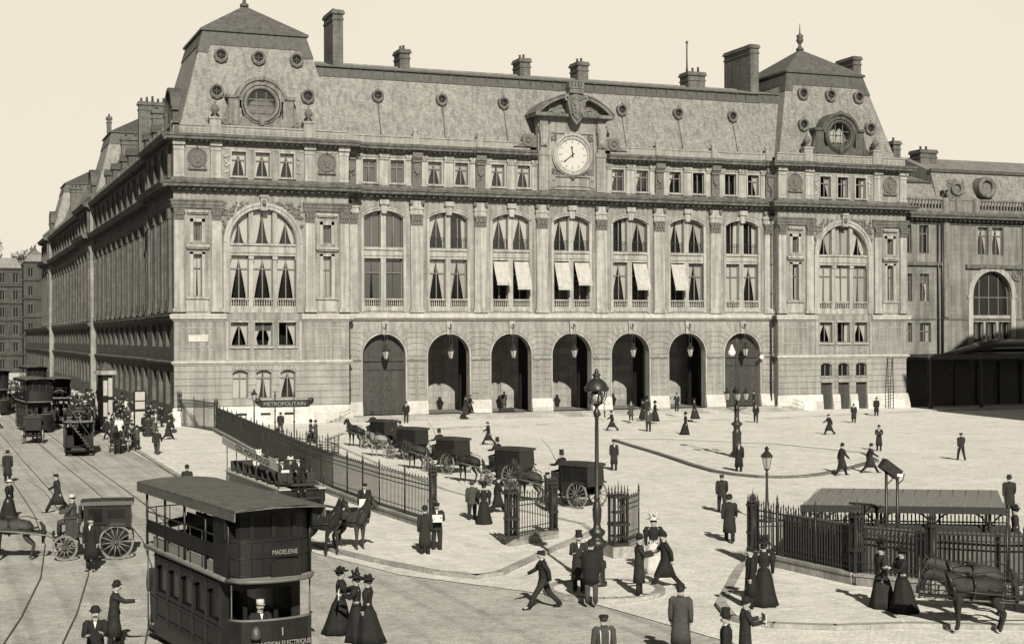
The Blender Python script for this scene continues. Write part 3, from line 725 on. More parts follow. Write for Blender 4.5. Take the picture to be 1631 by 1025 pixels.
# main storey
RISE = .62
m = MB(); wall(m, FM, X0, X1, 9.95, 21.5, [(c - 1.88, c + 1.88, 10.2, 19.45, 's', RISE) for c in bays], -.02, .62); m.build('main_storey_wall', M['wall'], B)
m = MB(); m.band(FM, X0, X1, P_MID); modillions(m, FM, X0 + .1, X1 - .1, 20.7, 20.88, .12, .62, .6)
for i in range(8):
    u = bays[0] - S / 2 + S * i
    a, b = max(u - .72, X0 + .01), min(u + .72, X1 - .01)
    m.band(FM, a, b, [(d + .1 if d > 0 else 0, z + (.008 if d > 0 else 0)) for d, z in P_MID])
    m.box(a, a + .3, 0, .4, 20.1, 20.46, FM); m.box(b - .3, b, 0, .4, 20.1, 20.46, FM)
m.build('main_cornice', M['cornd'], B)
for i in range(8):
    u = bays[0] - S / 2 + S * i
    if i == 0: u = X0 + .6
    if i == 7: u = X1 - .6
    pilaster(FM, u, 1.16 if 0 < i < 7 else .9, 10.05, 19.16, .2, B)
    m = MB(); m.box(u - .6, u + .6, 0, .22, 19.18, 19.66, FM); m.box(u - .7, u + .7, 0, .3, 19.66, 19.84, FM); m.box(u - .55, u + .55, 0, .2, 19.84, 20.46, FM); m.build('pilaster_block', M['trim'], B)
LOWS = [('blind', 'blind'), ('tent', 'tent'), ('dk', 'dk'), ('dk', 'dk'), ('tent', 'dk'), ('dk', 'tent'), ('full', 'tent')]
UPS = [('blind', 'blind'), ('tent', 'thin'), ('tent', 'tent'), ('tent', 'tent'), ('thin', 'tent'), ('tent', 'tent'), ('thin', 'thin')]
AWN = {2: (0, 1), 3: (0, 1), 4: (1,), 5: (0,)}
for bi, c in enumerate(bays):
    a, b = c - 1.88, c + 1.88; fn = topfn(a, b, 19.45, 's', RISE)
    m = MB()
    m.box(c - .24, c + .24, -.45, -.1, 10.3, 19.4, FM); m.box(a, b, -.45, -.08, 15.06, 16.08, FM); m.box(a, b, -.08, .06, 15.84, 16.0, FM); m.box(a, b, -.08, .0, 15.3, 15.38, FM)
    m.box(a, b, -.45, .05, 10.2, 10.5, FM)
    for s in (-1, 1): m.box(c + s * (1.88 + .13) - .13, c + s * (1.88 + .13) + .13, -.02, .07, 10.1, 18.83, FM)
    m.box(c - .3, c + .3, 0, .26, 14.7, 14.9, FM) if False else None
    m.prism([(c - .24, 19.2), (c + .24, 19.2), (c + .34, 20.2), (c - .34, 20.2)], FM, 0, .26); m.box(c - .44, c + .44, 0, .4, 20.0, 20.44, FM)
    # arched label moulding following the segmental head
    n = 10; pts = [(a - .25 + (b - a + .5) * i / n) for i in range(n + 1)]
    f2 = topfn(a - .26, b + .26, 19.82, 's', RISE + .05)
    for u0, u1 in zip(pts, pts[1:]):
        m.idx([FM(u, d, f2(u) + dz) for u in (u0, u1) for d, dz in ((-.02, -.34), (.12, -.34), (.12, -.12), (.2, -.12), (.2, 0), (-.02, 0))],
              [(i, i + 1, 7 + i, 6 + i) for i in range(5)])
    m.build('stone_mullion', M['trim'], B)
    for k, (u0, u1) in enumerate(((a, c - .24), (c + .24, b))):
        w = window(FM, u0, u1, 10.9, lambda u: 15.06, -.48, LOWS[bi][k] if LOWS[bi][k] != 'dk' else ('gtent' if 0 else None), B, 'r', 1 if bi else 0, [13.75])
        balustrade(FM, u0, u1, 10.5, 11.35, -.1, B)
        window(FM, u0, u1, 16.08, fn, -.48, UPS[bi][k], B, 's', 1, None, 6)
        if bi > 0:
            g = MB(); g.box(u0, u1, -.3, -.27, 17.05, 17.1, FM)
            for i in range(9): u = u0 + (u1 - u0) * (i + .5) / 9; g.box(u - .012, u + .012, -.3, -.28, 16.1, 17.05, FM)
            g.build('window_railing', M['iron'], B)
        if bi in AWN and k in AWN[bi]:
            g = MB(); dz = (12.95, 12.55, 12.9, 12.5)[(bi + k) % 4]
            n = 6; P = []
            for i in range(n + 1):
                t = i / n
                for j in range(7):
                    s = j / 6; P.append(FM(u0 + .08 + (u1 - u0 - .16) * s, .0 + 1.0 * t - .06 * sin(pi * t) + .02 * sin(s * pi * 3) * t, 14.95 - (14.95 - dz) * t - .03 * sin(s * pi)))
            g.idx(P, [(i * 7 + j, i * 7 + j + 1, (i + 1) * 7 + j + 1, (i + 1) * 7 + j) for i in range(n) for j in range(6)], True)
            v = FM(u0 + .08, 1.0, dz - .03); e = FM(u1 - .08, 1.0, dz - .03)
            g.face([v, e, (e[0], e[1], e[2] - .22), (v[0], v[1], v[2] - .22)])
            aw = g.build('awning', M['canvas'], B)
            g = MB(); g.tube([FM(u0 + .1, -.1, 13.3), FM(u0 + .1, .98, dz - .06)], .02, 5); g.tube([FM(u1 - .1, -.1, 13.3), FM(u1 - .1, .98, dz - .06)], .02, 5); g.build('awning_arm', M['iron'], aw)
# attic
pairs = [(bays[i] + s * 1.33, i) for i in range(7) if i != 3 for s in (-1, 1)]
m = MB(); wall(m, FM, X0, X1, 21.5, 25.2, [(u - .655, u + .655, 22.06, 24.15, 'r', 0) for u, i in pairs], 0, .3); m.build('attic_wall', M['wall'], B)
ast = ['blind', 'blind', 'tent', 'tent', 'tent', 'tent', 'left', 'left', 'left', None, None, 'right']
for k, (u, i) in enumerate(pairs):
    window(FM, u - .655, u + .655, 22.06, lambda q: 24.15, -.25, ast[k], B, 'r', 1, [23.5] if ast[k] else None)
for i in range(7):
    if i == 3: continue
    m = MB()
    c = bays[i]
    for u, w in ((c, .86), (c - 2.38, .5), (c + 2.38, .5)):
        m.box(u - w / 2, u + w / 2, 0, .14, 21.8, 24.15, FM); m.box(u - w / 2 - .05, u + w / 2 + .05, 0, .18, 21.8, 21.98, FM); capital(m, FM, u, w, 24.15, 24.64, .14)
    for s in (-1, 1):
        q = c + s * 1.33
        m.box(q - .78, q - .655, 0, .07, 21.95, 24.3, FM); m.box(q + .655, q + .78, 0, .07, 21.95, 24.3, FM); m.box(q - .8, q + .8, 0, .09, 24.15, 24.32, FM); m.box(q - .84, q + .84, 0, .18, 21.88, 22.04, FM)
    m.band(FM, c - 2.65, c + 2.65, P_ATTIC)
    m.build('attic_pilaster', M['trim'], B)
m = MB()
for i in range(8):
    u = bays[0] - S / 2 + S * i
    if i in (3, 4): continue
    u = min(max(u, X0 + .45), X1 - .45)
    m.box(u - .43, u + .43, 0, .26, 21.8, 24.0, FM); m.box(u - .5, u + .5, 0, .5, 24.25, 24.4, FM); m.box(u - .46, u + .46, 0, .42, 24.0, 24.25, FM); m.box(u - .5, u + .5, 0, .62, 24.4, 25.0, FM)
    m.prism([(u - .36, 23.9), (u + .36, 23.9), (u + .3, 23.2), (u, 22.85), (u - .3, 23.2)], FM, .26, .46); relief(m, FM, u, 23.1, .3, .6, .26, 10, i, size=(.07, .13))
m.build('attic_console', M['carve'], B)
m = MB()
for a, b in ((X0, 34.5), (42.0, X1)): m.band(FM, a, b, P_TOP); modillions(m, FM, a + .1, b - .1, 24.92, 25.07, .2, .6, .5, .18)
for i in range(8):
    if i in (3, 4): continue
    u = min(max(bays[0] - S / 2 + S * i, X0 + .66), X1 - .66)
    m.band(FM, u - .64, u + .64, [(d + .16 if d > 0 else 0, z + (.008 if 0 < j < 10 else 0)) for j, (d, z) in enumerate(P_TOP)])
m.build('roof_cornice', M['cornd'], B)
m = MB()
for a, b in ((X0, 34.0), (42.5, X1)): m.box(a, b, -.6, -.05, 25.66, 26.3, FM); m.box(a, b, -.64, .02, 26.3, 26.42, FM)
for i in range(8):
    if i in (3, 4): continue
    u = min(max(bays[0] - S / 2 + S * i, X0 + .5), X1 - .5)
    m.box(u - .3, u + .3, -.5, .1, 25.66, 26.6, FM); m.lathe(FM(u, -.2, 26.6), [(.3, 0), (.14, .12), (.26, .3), (.3, .5), (.12, .62), (.01, .7)], 8)
for c in bays:
    if abs(c - CX) > 1: m.lathe(FM(c, -.1, 26.42), [(.16, 0), (.1, .1), (.16, .22), (.02, .34)], 8)
m.build('parapet', M['ledge'], B)
# mansard, running on into the tower roofs
XA, XB = X0 - 4.2, X1 + 4.2
m = MB()
YS = lambda z: 1.65 + (z - 26.0) * .32
m.face([(XA, YS(26), 26.0), (XB, YS(26), 26.0), (XB, YS(32.1), 32.1), (XA, YS(32.1), 32.1)])
m.face([(XA, 15, 26.0), (XB, 15, 26.0), (XB, 13.4, 32.1), (XA, 13.4, 32.1)])
m.build('mansard_roof', M['slate'], B)
m = MB()
m.face([(XA, YS(32.1) - .06, 32.05), (XB, YS(32.1) - .06, 32.05), (XB, YS(32.1) + .12, 32.9), (XA, YS(32.1) + .12, 32.9)])
m.box(XA, X1, YS(32.1) - .1, YS(32.1) + .3, 32.9, 33.02); m.box(XA, X1, YS(32.1) - .1, YS(32.1) + .02, 31.98, 32.06)
for i in range(38): x = X0 + 1 + i * 1.15; m.box(x - .02, x + .02, YS(32.1) - .07, YS(32.1) + .02, 32.1, 32.9)
m.build('zinc_band', M['lead'], B)
m = MB(); yr = 8.2; m.face([(XA, YS(32.1) + .1, 33.02), (XB, YS(32.1) + .1, 33.02), (XB, yr, 34.1), (XA, yr, 34.1)]); m.face([(XA, 13.4, 33.0), (XB, 13.4, 33.0), (XB, yr, 34.1), (XA, yr, 34.1)])
m.face([(XA, 13.4, 32.1), (XB, 13.4, 32.1), (XB, 13.4, 33.0), (XA, 13.4, 33.0)]); m.box(XA, X1, yr - .12, yr + .12, 34.02, 34.18); m.build('upper_roof', M['slate'], B)
for i, c in enumerate(bays):
    if i != 3: oculus(c, 30.35, YS(30.35) - 1.0, B, .44)
m = MB()
for i, c in enumerate(bays):
    if i != 3: m.tube([(c + .02, YS(29.7) - .03, 29.7), (c + .02, YS(26.6) - .03, 26.6)], .05, 5)
m.build('lead_pipe', M['lead'], B)
m = MB(); m.box(X0 + .1, X1 - .1, 1.95, 6.9, 9.0, 25.4); m.box(X0 + .1, X1 - .1, 12.6, 15, 0, 25.9); m.box(X0 + .1, X1 - .1, 1.3, 15.2, 25.5, 25.95); m.build('inner_wall', M['dark'], B)
# drainpipes in the corners
for x in (15.95, 60.5):
    m = MB(); m.tube([(x, .85, .7), (x, .85, 20.4)], .11, 8); m.tube([(x, .8, 21.9), (x, .8, 24.6)], .1, 8)
    for z in (3, 6, 8.9, 12, 15, 18): m.lathe((x, .85, z), [(.15, 0), (.15, .15)], 8)
    m.box(x - .25, x + .25, .6, 1.0, 19.6, 20.3); m.build('drainpipe', M['iron'], B)
# chimneys
chimney(22.9, 23.9, 7.3, 9.3, 33.5, 35.6, B, 2); chimney(35.5, 36.6, 7.3, 9.3, 33.5, 35.55, B, 2); chimney(41.85, 43.0, 7.3, 9.3, 33.5, 35.6, B, 2); chimney(54.6, 56.6, 7.4, 9.3, 33.5, 35.4, B, 3, 'x')
m = MB(); m.tube([(54.75, 8, 35.4), (54.75, 8, 38.8)], [.1, .08], 8); m.lathe((54.75, 8, 38.6), [(.1, 0), (.17, .1), (.1, .3)], 8); m.build('stove_pipe', M['chim'], B)
chimney(61.4, 62.4, 6.2, 11.8, 33.0, 38.5, B, 0); chimney(15.6, 16.6, 5.0, 8.4, 31.5, 38.4, B, 1); chimney(75.0, 76.0, 7.2, 10.5, 26, 38.3, B, 0); chimney(76.4, 77.3, 1.9, 4.6, 25.6, 28.4, B, 2)

# ================================================================= the clock aedicule
ck = MB(); K = CX; FC = frame(0, .85, 1, 0, 0, -1)
ck.box(K - 3.55, K + 3.55, -.6, .0, 21.8, 28.7, FC)
ck.box(K - 3.3, K + 3.3, -3.2, -.6, 25.6, 28.9, FC)
for s in (-1, 1):
    ck.box(K + s * 3.05 - .5, K + s * 3.05 + .5, 0, .22, 21.8, 25.6, FC); ck.box(K + s * 3.05 - .56, K + s * 3.05 + .56, 0, .3, 25.2, 25.62, FC)
    ck.box(K + s * 3.05 - .38, K + s * 3.05 + .38, 0, .3, 25.62, 26.2, FC)
    ck.prism([(K + s * 3.05 - .36, 26.1), (K + s * 3.05 + .36, 26.1), (K + s * 3.05 + .44, 27.5), (K + s * 3.05 - .44, 27.5)], FC, 0, .5)
    ck.ball(FC(K + s * 3.05, .42, 26.4), .3, .25, .35); ck.box(K + s * 3.05 - .5, K + s * 3.05 + .5, 0, .5, 27.5, 28.0, FC); ck.box(K + s * 3.05 - .42, K + s * 3.05 + .42, 0, .34, 28.0, 28.7, FC)
for q in ((K - 2.45, K + 2.45, 27.4, 27.65), (K - 2.45, K + 2.45, 21.95, 22.15), (K - 2.45, K - 2.25, 22.15, 27.4), (K + 2.25, K + 2.45, 22.15, 27.4)): ck.box(q[0], q[1], 0, .14, q[2], q[3], FC)
ck.box(K - 2.0, K + 2.0, 0, .1, 22.3, 23.1, FC)
for s in (-1, 1): ck.box(K + s * 2.05 - .25, K + s * 2.05 + .25, 0, .25, 22.15, 23.25, FC); ck.ball(FC(K + s * 2.05, .22, 22.9), .18)
ck.box(K - 2.2, K + 2.2, 0, .2, 23.2, 23.36, FC)
ck.build('clock_tower_front', M['wall'], B)
m = MB()
for s in (-1, 1):
    ux = K + s * 4.55
    m.arcband(FC, ux, 26.6, .28, .62, -.5, .05, 0, 2 * pi, 20); m.arcband(FC, ux, 26.6, 0.02, .2, -.5, .08, 0, 2 * pi, 12)
    m.prism([(ux + s * .55, 26.35), (ux + s * 1.1, 26.1), (ux + s * 1.5, 25.95), (ux - s * .9, 25.95), (ux - s * .9, 27.1), (ux - s * .4, 27.1)], FC, -.5, -.05)
    for dz in (27.0, 23.7): relief(m, FC, K + s * 1.85, dz, .28, .28, .02, 14, int(dz) + s, size=(.06, .13))
relief(m, FC, K, 23.45, 1.6, .16, .1, 26, 9, size=(.06, .12)); m.ball(FC(K, .25, 23.3), .26, .2, .38)
m.build('scroll', M['carve'], B)
m = MB()
m.band(FC, K - 3.6, K + 3.6, [(0, 28.55), (.3, 28.65), (.34, 28.85), (.8, 28.95), (.86, 29.2), (0, 29.3)], 0, 0)
for s in (-1, 1): m.box(K + s * 3.3 - .85, K + s * 3.3 + .85, -3.3, 1.02, 28.9, 29.22, FC)
R = (4.15 ** 2 + 1.95 ** 2) / (2 * 1.95); ang = math.asin(4.15 / R)
m.arcband(FC, K, 31.1 - R, R - .3, R, -3.0, .95, pi / 2 - ang, pi / 2 + ang, 22); m.arcband(FC, K, 31.1 - R, R, R + .1, -3.0, 1.05, pi / 2 - ang, pi / 2 + ang, 22)
m.prism([(K - 3.5, 29.25)] + [(K + R * .955 * sin(t), 31.1 - R + (R - .3) * cos(t)) for t in [-ang * .9 + ang * 1.8 * i / 12 for i in range(13)]] + [(K + 3.5, 29.25)], FC, -2.8, .1)
m.build('pediment', M['zinc'], B)
m = MB()   # heraldic cartouche with crown
sh = [(-.75, 30.9), (-.95, 30.2), (-.72, 29.2), (-.45, 28.6), (0, 28.15), (.45, 28.6), (.72, 29.2), (.95, 30.2), (.75, 30.9), (0, 31.1)]
m.prism([(K + a, z) for a, z in sh], FC, .5, 1.25); m.prism([(K + a * .72, 29.8 + (z - 29.8) * .75) for a, z in sh], FC, 1.25, 1.4)
m.box(K - .72, K + .72, .3, 1.25, 31.15, 31.7, FC)
for i in range(5): m.prism([(K - .8 + i * .33, 31.7), (K - .56 + i * .33, 31.7), (K - .56 + i * .33, 32.2), (K - .8 + i * .33, 32.2)], FC, .3, 1.3)
m.box(K - .78, K + .78, .25, 1.32, 31.6, 31.74, FC)
for s in (-1, 1):
    relief(m, FC, K + s * 1.7, 29.75, .9, .45, .1, 26, 20 + s, size=(.1, .22)); m.arcband(FC, K + s * .95, 30.7, .1, .32, .6, 1.2, 0, 2 * pi, 10)
relief(m, FC, K, 29.9, .5, .9, 1.4, 14, 31, size=(.08, .16)); m.build('coat_of_arms', M['zinc'], B)
m = MB(); cz = 25.35
m.arcband(FC, K, cz, 1.55, 1.8, 0, .3, 0, 2 * pi, 40); m.ring(FC, K, cz, .3, 1.92, .14, 40, 8); m.ring(FC, K, cz, .22, 2.1, .06, 40)
clk = m.build('clock', M['trim'], B)
m = MB(); m.prism([(K + 1.56 * cos(i * pi / 24), cz + 1.56 * sin(i * pi / 24)) for i in range(48)], FC, .02, .16); m.build('clock_dial', M['dial'], clk)
m = MB()
for i in range(12):
    a = pi / 6 * i; L0 = 1.2 if i % 3 else 1.12
    m.prism([(K + L0 * sin(a) + .035 * cos(a), cz + L0 * cos(a) - .035 * sin(a)), (K + 1.42 * sin(a) + .035 * cos(a), cz + 1.42 * cos(a) - .035 * sin(a)), (K + 1.42 * sin(a) - .035 * cos(a), cz + 1.42 * cos(a) + .035 * sin(a)), (K + L0 * sin(a) - .035 * cos(a), cz + L0 * cos(a) + .035 * sin(a))], FC, .16, .17)
m.build('hour_marks', M['ironl'], clk)
def hand(L, w, adeg):
    a = radians(adeg); m = MB(); pr = [(-w, -.25), (w, -.25), (w * .9, L * .7), (w * 2, L * .78), (0, L), (-w * 2, L * .78), (-w * .9, L * .7)]
    m.prism([(K + x * cos(a) + y * sin(a), cz - x * sin(a) + y * cos(a)) for x, y in pr], FC, .19, .22); m.build('clock_hand', M['ink'], clk)
hand(.88, .055, -6); hand(1.25, .04, 232)
# ================================================================= street side of the corner pavilion + the long wing
def side_front(F, u0, u1, n, parent, edge=0.6, shutters=False, mi0=0, mi1=0, pil=True):
    """tall two-tier bays as on the street side: basement windows, mezzanine, order, attic"""
    st = (u1 - u0 - 2 * edge) / n; cs = [u0 + edge + st * (i + .5) for i in range(n)]; w = st * .29
    ops = []
    for c in cs:
        ops += [(c - w, c + w, 1.9, 5.0, 's', .3), (c - w * .9, c + w * .9, 7.0, 9.0, 'r', 0), (c - w, c + w, 10.3, 19.2, 's', .6)]
        ops += [(c - w * .78, c - w * .12, 22.1, 24.1, 'r', 0), (c + w * .12, c + w * .78, 22.1, 24.1, 'r', 0)] if st > 4 else [(c - w * .6, c + w * .6, 22.1, 24.1, 'r', 0)]
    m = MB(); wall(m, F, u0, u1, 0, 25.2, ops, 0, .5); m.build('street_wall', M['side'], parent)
    for o in ops:
        a, b, za, zb, k, r = o; fn = topfn(a, b, zb, k, r)
        if zb > 19:
            window(F, a, b, za + .9, lambda u: 15.0, -.42, None, parent, 'r', 1, [13.8], glass='dglass'); window(F, a, b, 16.0, fn, -.42, None, parent, 's', 1, None, 5, glass='dglass')
            m = MB(); m.box(a, b, -.42, -.05, 15.0, 16.0, F); m.box(a, b, -.42, .04, 10.3, 11.2, F); m.box(a - .25, a, 0, .12, 10.2, 19.0, F); m.box(b, b + .25, 0, .12, 10.2, 19.0, F); m.box((a + b) / 2 - .15, (a + b) / 2 + .15, -.42, -.1, 11, 19, F); m.build('window_surround', M['side'], parent)
        else: window(F, a, b, za, fn, -.35, None, parent, k, 1, None, 5, glass='dglass')
    if pil:
        m = MB()
        for i in range(n + 1):
            u = u0 + edge + st * i; u = min(max(u, u0 + .45), u1 - .45)
            m.box(u - .45, u + .45, 0, .28, 10.0, 18.2, F); m.box(u - .55, u + .55, 0, .38, 10.0, 10.5, F); m.box(u - .52, u + .52, 0, .36, 18.2, 19.1, F); m.box(u - .3, u + .3, 0, .3, 21.8, 24.6, F)
        m.build('street_pilaster', M['side'], parent)
    m = MB()
    for p in (P_STR1, P_STR2, P_ARCH, P_MID, P_TOP): m.band(F, u0, u1, p, mi0, mi1)
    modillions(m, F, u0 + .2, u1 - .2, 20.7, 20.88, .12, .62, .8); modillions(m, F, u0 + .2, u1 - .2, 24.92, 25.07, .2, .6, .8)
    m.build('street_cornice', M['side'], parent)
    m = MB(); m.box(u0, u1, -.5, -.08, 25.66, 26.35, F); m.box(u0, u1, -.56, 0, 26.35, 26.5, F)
    k = int((u1 - u0) / 2.6)
    for i in range(k): u = u0 + (u1 - u0) * (i + .5) / k; m.box(u - .22, u + .22, -.55, .08, 25.66, 26.9, F)
    m.build('street_parapet', M['side'], parent)

def band_fix(F, u0, u1): pass
side_front(FW, 0, 15.7, 3, station, 1.4, mi0=0)
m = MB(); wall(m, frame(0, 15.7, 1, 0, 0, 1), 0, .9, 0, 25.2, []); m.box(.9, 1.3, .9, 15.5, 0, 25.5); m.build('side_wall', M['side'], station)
# side dormer on the corner tower and small round dormers
FWo = frame(0, 0, 0, 1, -1, 0)
def street_dormer(y, parent, x=0.6):
    F = frame(x, 0, 0, 1, -1, 0); m = MB()
    m.box(y - 2.3, y + 2.3, -3.2, -.4, 26.2, 28.6, F); m.arcband(F, y, 28.6, 1.3, 1.9, -3.4, -.4, 0, pi, 18); m.arcband(F, y, 28.6, 1.9, 2.2, -3.6, -.1, 0, pi, 18)
    for s in (-1, 1): m.box(y + s * 2.4 - .5, y + s * 2.4 + .5, -2.6, -.1, 28.4, 28.8, F); m.box(y + s * 2.3 - .35, y + s * 2.3 + .35, -1.6, -.2, 26.2, 28.4, F)
    m.build('side_dormer', M['lead'], parent)
street_dormer(7.9, station)
for z in ():
    for y in (3.8, 12.4): oculus(y, z, .95 + (z - 26.2) * .28, station, .5, F=FW) if False else None

wing = thing('station_wing', 'long street wing in shade left of the corner pavilion, receding down the street', 'station wing')
Fw1 = frame(.7, 0, 0, 1, -1, 0)
side_front(Fw1, 15.7, 71.0, 11, wing, .3)
side_front(FW, 71.0, 86.7, 3, wing, 1.2)
side_front(Fw1, 86.7, 142.0, 11, wing, .3)
side_front(FW, 142.0, 157.7, 3, wing, 1.2)
m = MB()
wall(m, frame(0, 71.0, 1, 0, 0, -1), 0, 15, 0, 25.4, []); wall(m, frame(0, 142.0, 1, 0, 0, -1), 0, 15, 0, 25.4, [])
m.build('side_wall', M['wall'], wing)
m = MB(); m.box(1.3, 16, 16.2, 71, 0, 25.6); m.box(.6, 16, 71.6, 86, 0, 25.6); m.box(1.3, 16, 86.7, 142, 0, 25.6); m.box(.6, 16, 142.6, 157.7, 0, 25.6); m.build('inner_wall', M['dark'], wing)
m = MB()
for a, b in ((15.7, 71), (86.7, 142)):
    m.face([(1.6, a, 26), (1.6, b, 26), (3.5, b, 31.2), (3.5, a, 31.2)]); m.face([(3.5, a, 31.2), (3.5, b, 31.2), (8.5, b, 32.4), (8.5, a, 32.4)]); m.face([(15, a, 31), (15, b, 31), (8.5, b, 32.4), (8.5, a, 32.4)])
m.build('mansard_roof', M['slate'], wing)
for y0 in (71.0, 142.0):
    def rc(t, k=0.0):
        i = .7 + 2.4 * t - k; z = 26.2 + 8.9 * t
        return [(i, y0 + i, z), (15.0 - 2.4 * t + k, y0 + i, z), (15.0 - 2.4 * t + k, y0 + 15.7 - i, z), (i, y0 + 15.7 - i, z)]
    q = [(0, 1, 5, 4), (1, 2, 6, 5), (2, 3, 7, 6), (3, 0, 4, 7)]
    m = MB(); m.idx(rc(0) + rc(1), q); m.build('mansard_roof', M['slate'], wing)
    m = MB(); m.idx(rc(.86, .08) + rc(1.03, .08), q); m.idx(rc(1.03, .28) + [(p[0], p[1], p[2] + .2) for p in rc(1.03, .28)], q); m.idx(rc(1.05, .28) + [(7.85, y0 + 7.85, 38.4)], [(0, 1, 4), (1, 2, 4), (2, 3, 4), (3, 0, 4)]); m.build('zinc_band', M['lead'], wing)
    street_dormer(y0 + 7.9, wing)
chimney(1.6, 5.2, 34.5, 35.4, 26, 33.4, wing, 6, 'x'); chimney(1.6, 3.4, 24, 24.8, 26, 31.0, wing, 2, 'x'); chimney(1.6, 3.8, 50, 51, 26, 31.5, wing, 2, 'x'); chimney(5.0, 5.6, 96, 97, 30, 40.5, wing, 1, 'x'); chimney(1.6, 3.4, 118, 119, 26, 32, wing, 3, 'x')
for k, y in enumerate((21, 27, 41, 47, 56, 63)):
    m = MB(); F = frame(.9, 0, 0, 1, -1, 0); m.box(y - .9, y + .9, -2.2, -.3, 26.0, 28.3, F); m.prism([(y - 1.1, 28.3), (y + 1.1, 28.3), (y, 29.2)], F, -2.4, -.1); m.build('attic_dormer', M['lead'], wing)
m = MB(); Fl = frame(.3, 0, 0, 1, -1, 0)
ops = [(y - .9, y + .9, 1.5, 4.8, 's', .3) for y in range(161, 214, 5)] + [(y - .8, y + .8, 6.9, 8.9, 'r', 0) for y in range(161, 214, 5)]
wall(m, Fl, 157.7, 216, 0, 9.6, ops, 0, .4); m.box(.6, 16, 157.7, 216, 0, 9.5); m.band(Fl, 157.7, 216, P_STR1); m.band(Fl, 157.7, 216, P_STR2); m.build('low_range', M['side'], wing)

# ================================================================= range to the right of the right pavilion
rw = thing('station_hall_block', 'stone block right of the end pavilion with a large glazed arch and scroll crest', 'station block')
M['wallr'] = stone('grey_annex_stone', .22, 1.5, .55, .75, .38, vary=.08); YR = 2.0; FR = frame(0, YR, 1, 0, 0, -1)
wins = [(78.0, 78.75, 16.6, 19.65), (79.75, 81.0, 16.6, 19.65), (87.5, 88.95, 16.57, 19.6), (89.45, 91.0, 16.57, 19.6), (78.2, 78.8, 11.4, 14.4), (79.8, 81.0, 11.4, 14.4), (78.2, 78.8, 7.0, 9.1), (79.8, 81.25, 7.0, 9.1)]
m = MB(); wall(m, FR, 76.5, 104, 0, 21.2, [w + ('r', 0) for w in wins] + [(86.75, 91.95, 7.05, 14.75, 'a', 0), (98, 103.2, 7.05, 14.75, 'a', 0)], 0, .5); m.build('wall', M['wallr'], rw)
for i, w in enumerate(wins): window(FR, w[0], w[1], w[2], lambda u: w[3], -.35, [None, None, 'tent', 'tent', None, 'shade', None, 'thin'][i], rw, 'r', 1 if i % 2 or i > 1 else 0, [w[3] - .9])
for a in (86.75, 98.0):
    fn = topfn(a, a + 5.2, 14.75, 'a'); c = a + 2.6
    window(FR, a, a + 5.2, 9.9, fn, -.5, None, rw, 'a', 3, [11.9], 18, glass='dglass')
    for k in range(3): window(FR, a + .1 + k * 1.75, a + 1.6 + k * 1.75, 7.07, lambda u: 9.2, -.5, None, rw, 'r', 1)
    m = MB(); m.box(a, a + 5.2, -.6, -.1, 9.2, 9.9, FR); m.arcband(FR, c, 12.15, 2.62, 3.2, 0, .2, 0, pi, 24); m.box(a - .8, a - .05, 0, .2, 11.8, 12.15, FR); m.box(a + 5.25, a + 6, 0, .2, 11.8, 12.15, FR)
    for s in (-1, 1): m.box(c + s * 2.9 - .3, c + s * 2.9 + .3, 0, .15, 5.5, 11.8, FR)
    for k in range(2): m.box(a + 1.6 + k * 1.75, a + 1.85 + k * 1.75, -.5, -.1, 7.05, 9.2, FR)
    m.build('arch_surround', M['trim'], rw)
m = MB(); m.ring(FR, 92.8, 14.4, .06, .62, .12, 20); m.ring(FR, 92.8, 14.4, .05, .3, .08, 12); m.build('rosette', M['carve'], rw)
m = MB()
m.band(FR, 76.6, 104, [(d, z - .55) for d, z in P_MID]); modillions(m, FR, 76.8, 104, 20.15, 20.33, .12, .62)
m.band(FR, 76.6, 82.6, [(0, 15.2), (.3, 15.3), (.34, 15.6), (0, 15.7)]); m.band(FR, 85.8, 104, [(0, 14.95), (.3, 15.05), (.36, 15.4), (0, 15.5)]); m.band(FR, 76.6, 104, [(0, 9.4), (.08, 9.42), (.08, 9.6), (0, 9.62)]); m.band(FR, 76.6, 104, [(0, 19.75), (.12, 19.8), (.12, 19.95), (0, 20)])
m.build('cornice', M['cornd'], rw)
m = MB()
for x in (83.2, 93.9, 101.5): m.box(x - .35, x + .35, 0, .25, 9.7, 21.2, FR)
for x in (83.2, 87.3, 94.2, 84.9): m.box(x - .35, x + .35, -.4, .15, 21.25, 22.7, FR)
m.box(76.6, 104, -.4, .08, 22.45, 22.65, FR); m.box(76.6, 104, -.35, .02, 21.2, 21.5, FR)
for i in range(62):
    x = 76.9 + i * .42
    if 83 < x < 87.5: continue
    m.box(x - .07, x + .07, -.2, -.06, 21.5, 22.45, FR)
m.box(83.4, 87.2, -.35, .0, 21.5, 22.45, FR)
m.build('roof_balustrade', M['dorm'], rw)
m = MB(); relief(m, FR, 84.7, 23.6, 1.1, 1.1, -.2, 60, 44, size=(.12, .25)); m.ring(FR, 84.7, 23.7, .1, .62, .16, 16); m.prism([(84.2, 22.6), (85.2, 22.6), (85.35, 24), (84.7, 24.8), (84.05, 24)], FR, -.4, .0); m.build('scroll_crest', M['zinc'], rw)
m = MB(); m.face([(83.2, YR + 1.2, 22.0), (104, YR + 1.2, 22.0), (104, YR + 2.6, 25.9), (83.2, YR + 2.6, 25.9)]); m.face([(83.2, YR + 2.6, 25.9), (104, YR + 2.6, 25.9), (104, YR + 8, 28.0), (83.2, YR + 8, 28.0)]); m.face([(83.2, YR + 1.2, 22), (83.2, YR + 2.6, 25.9), (83.2, YR + 8, 28), (83.2, YR + 8, 22)])
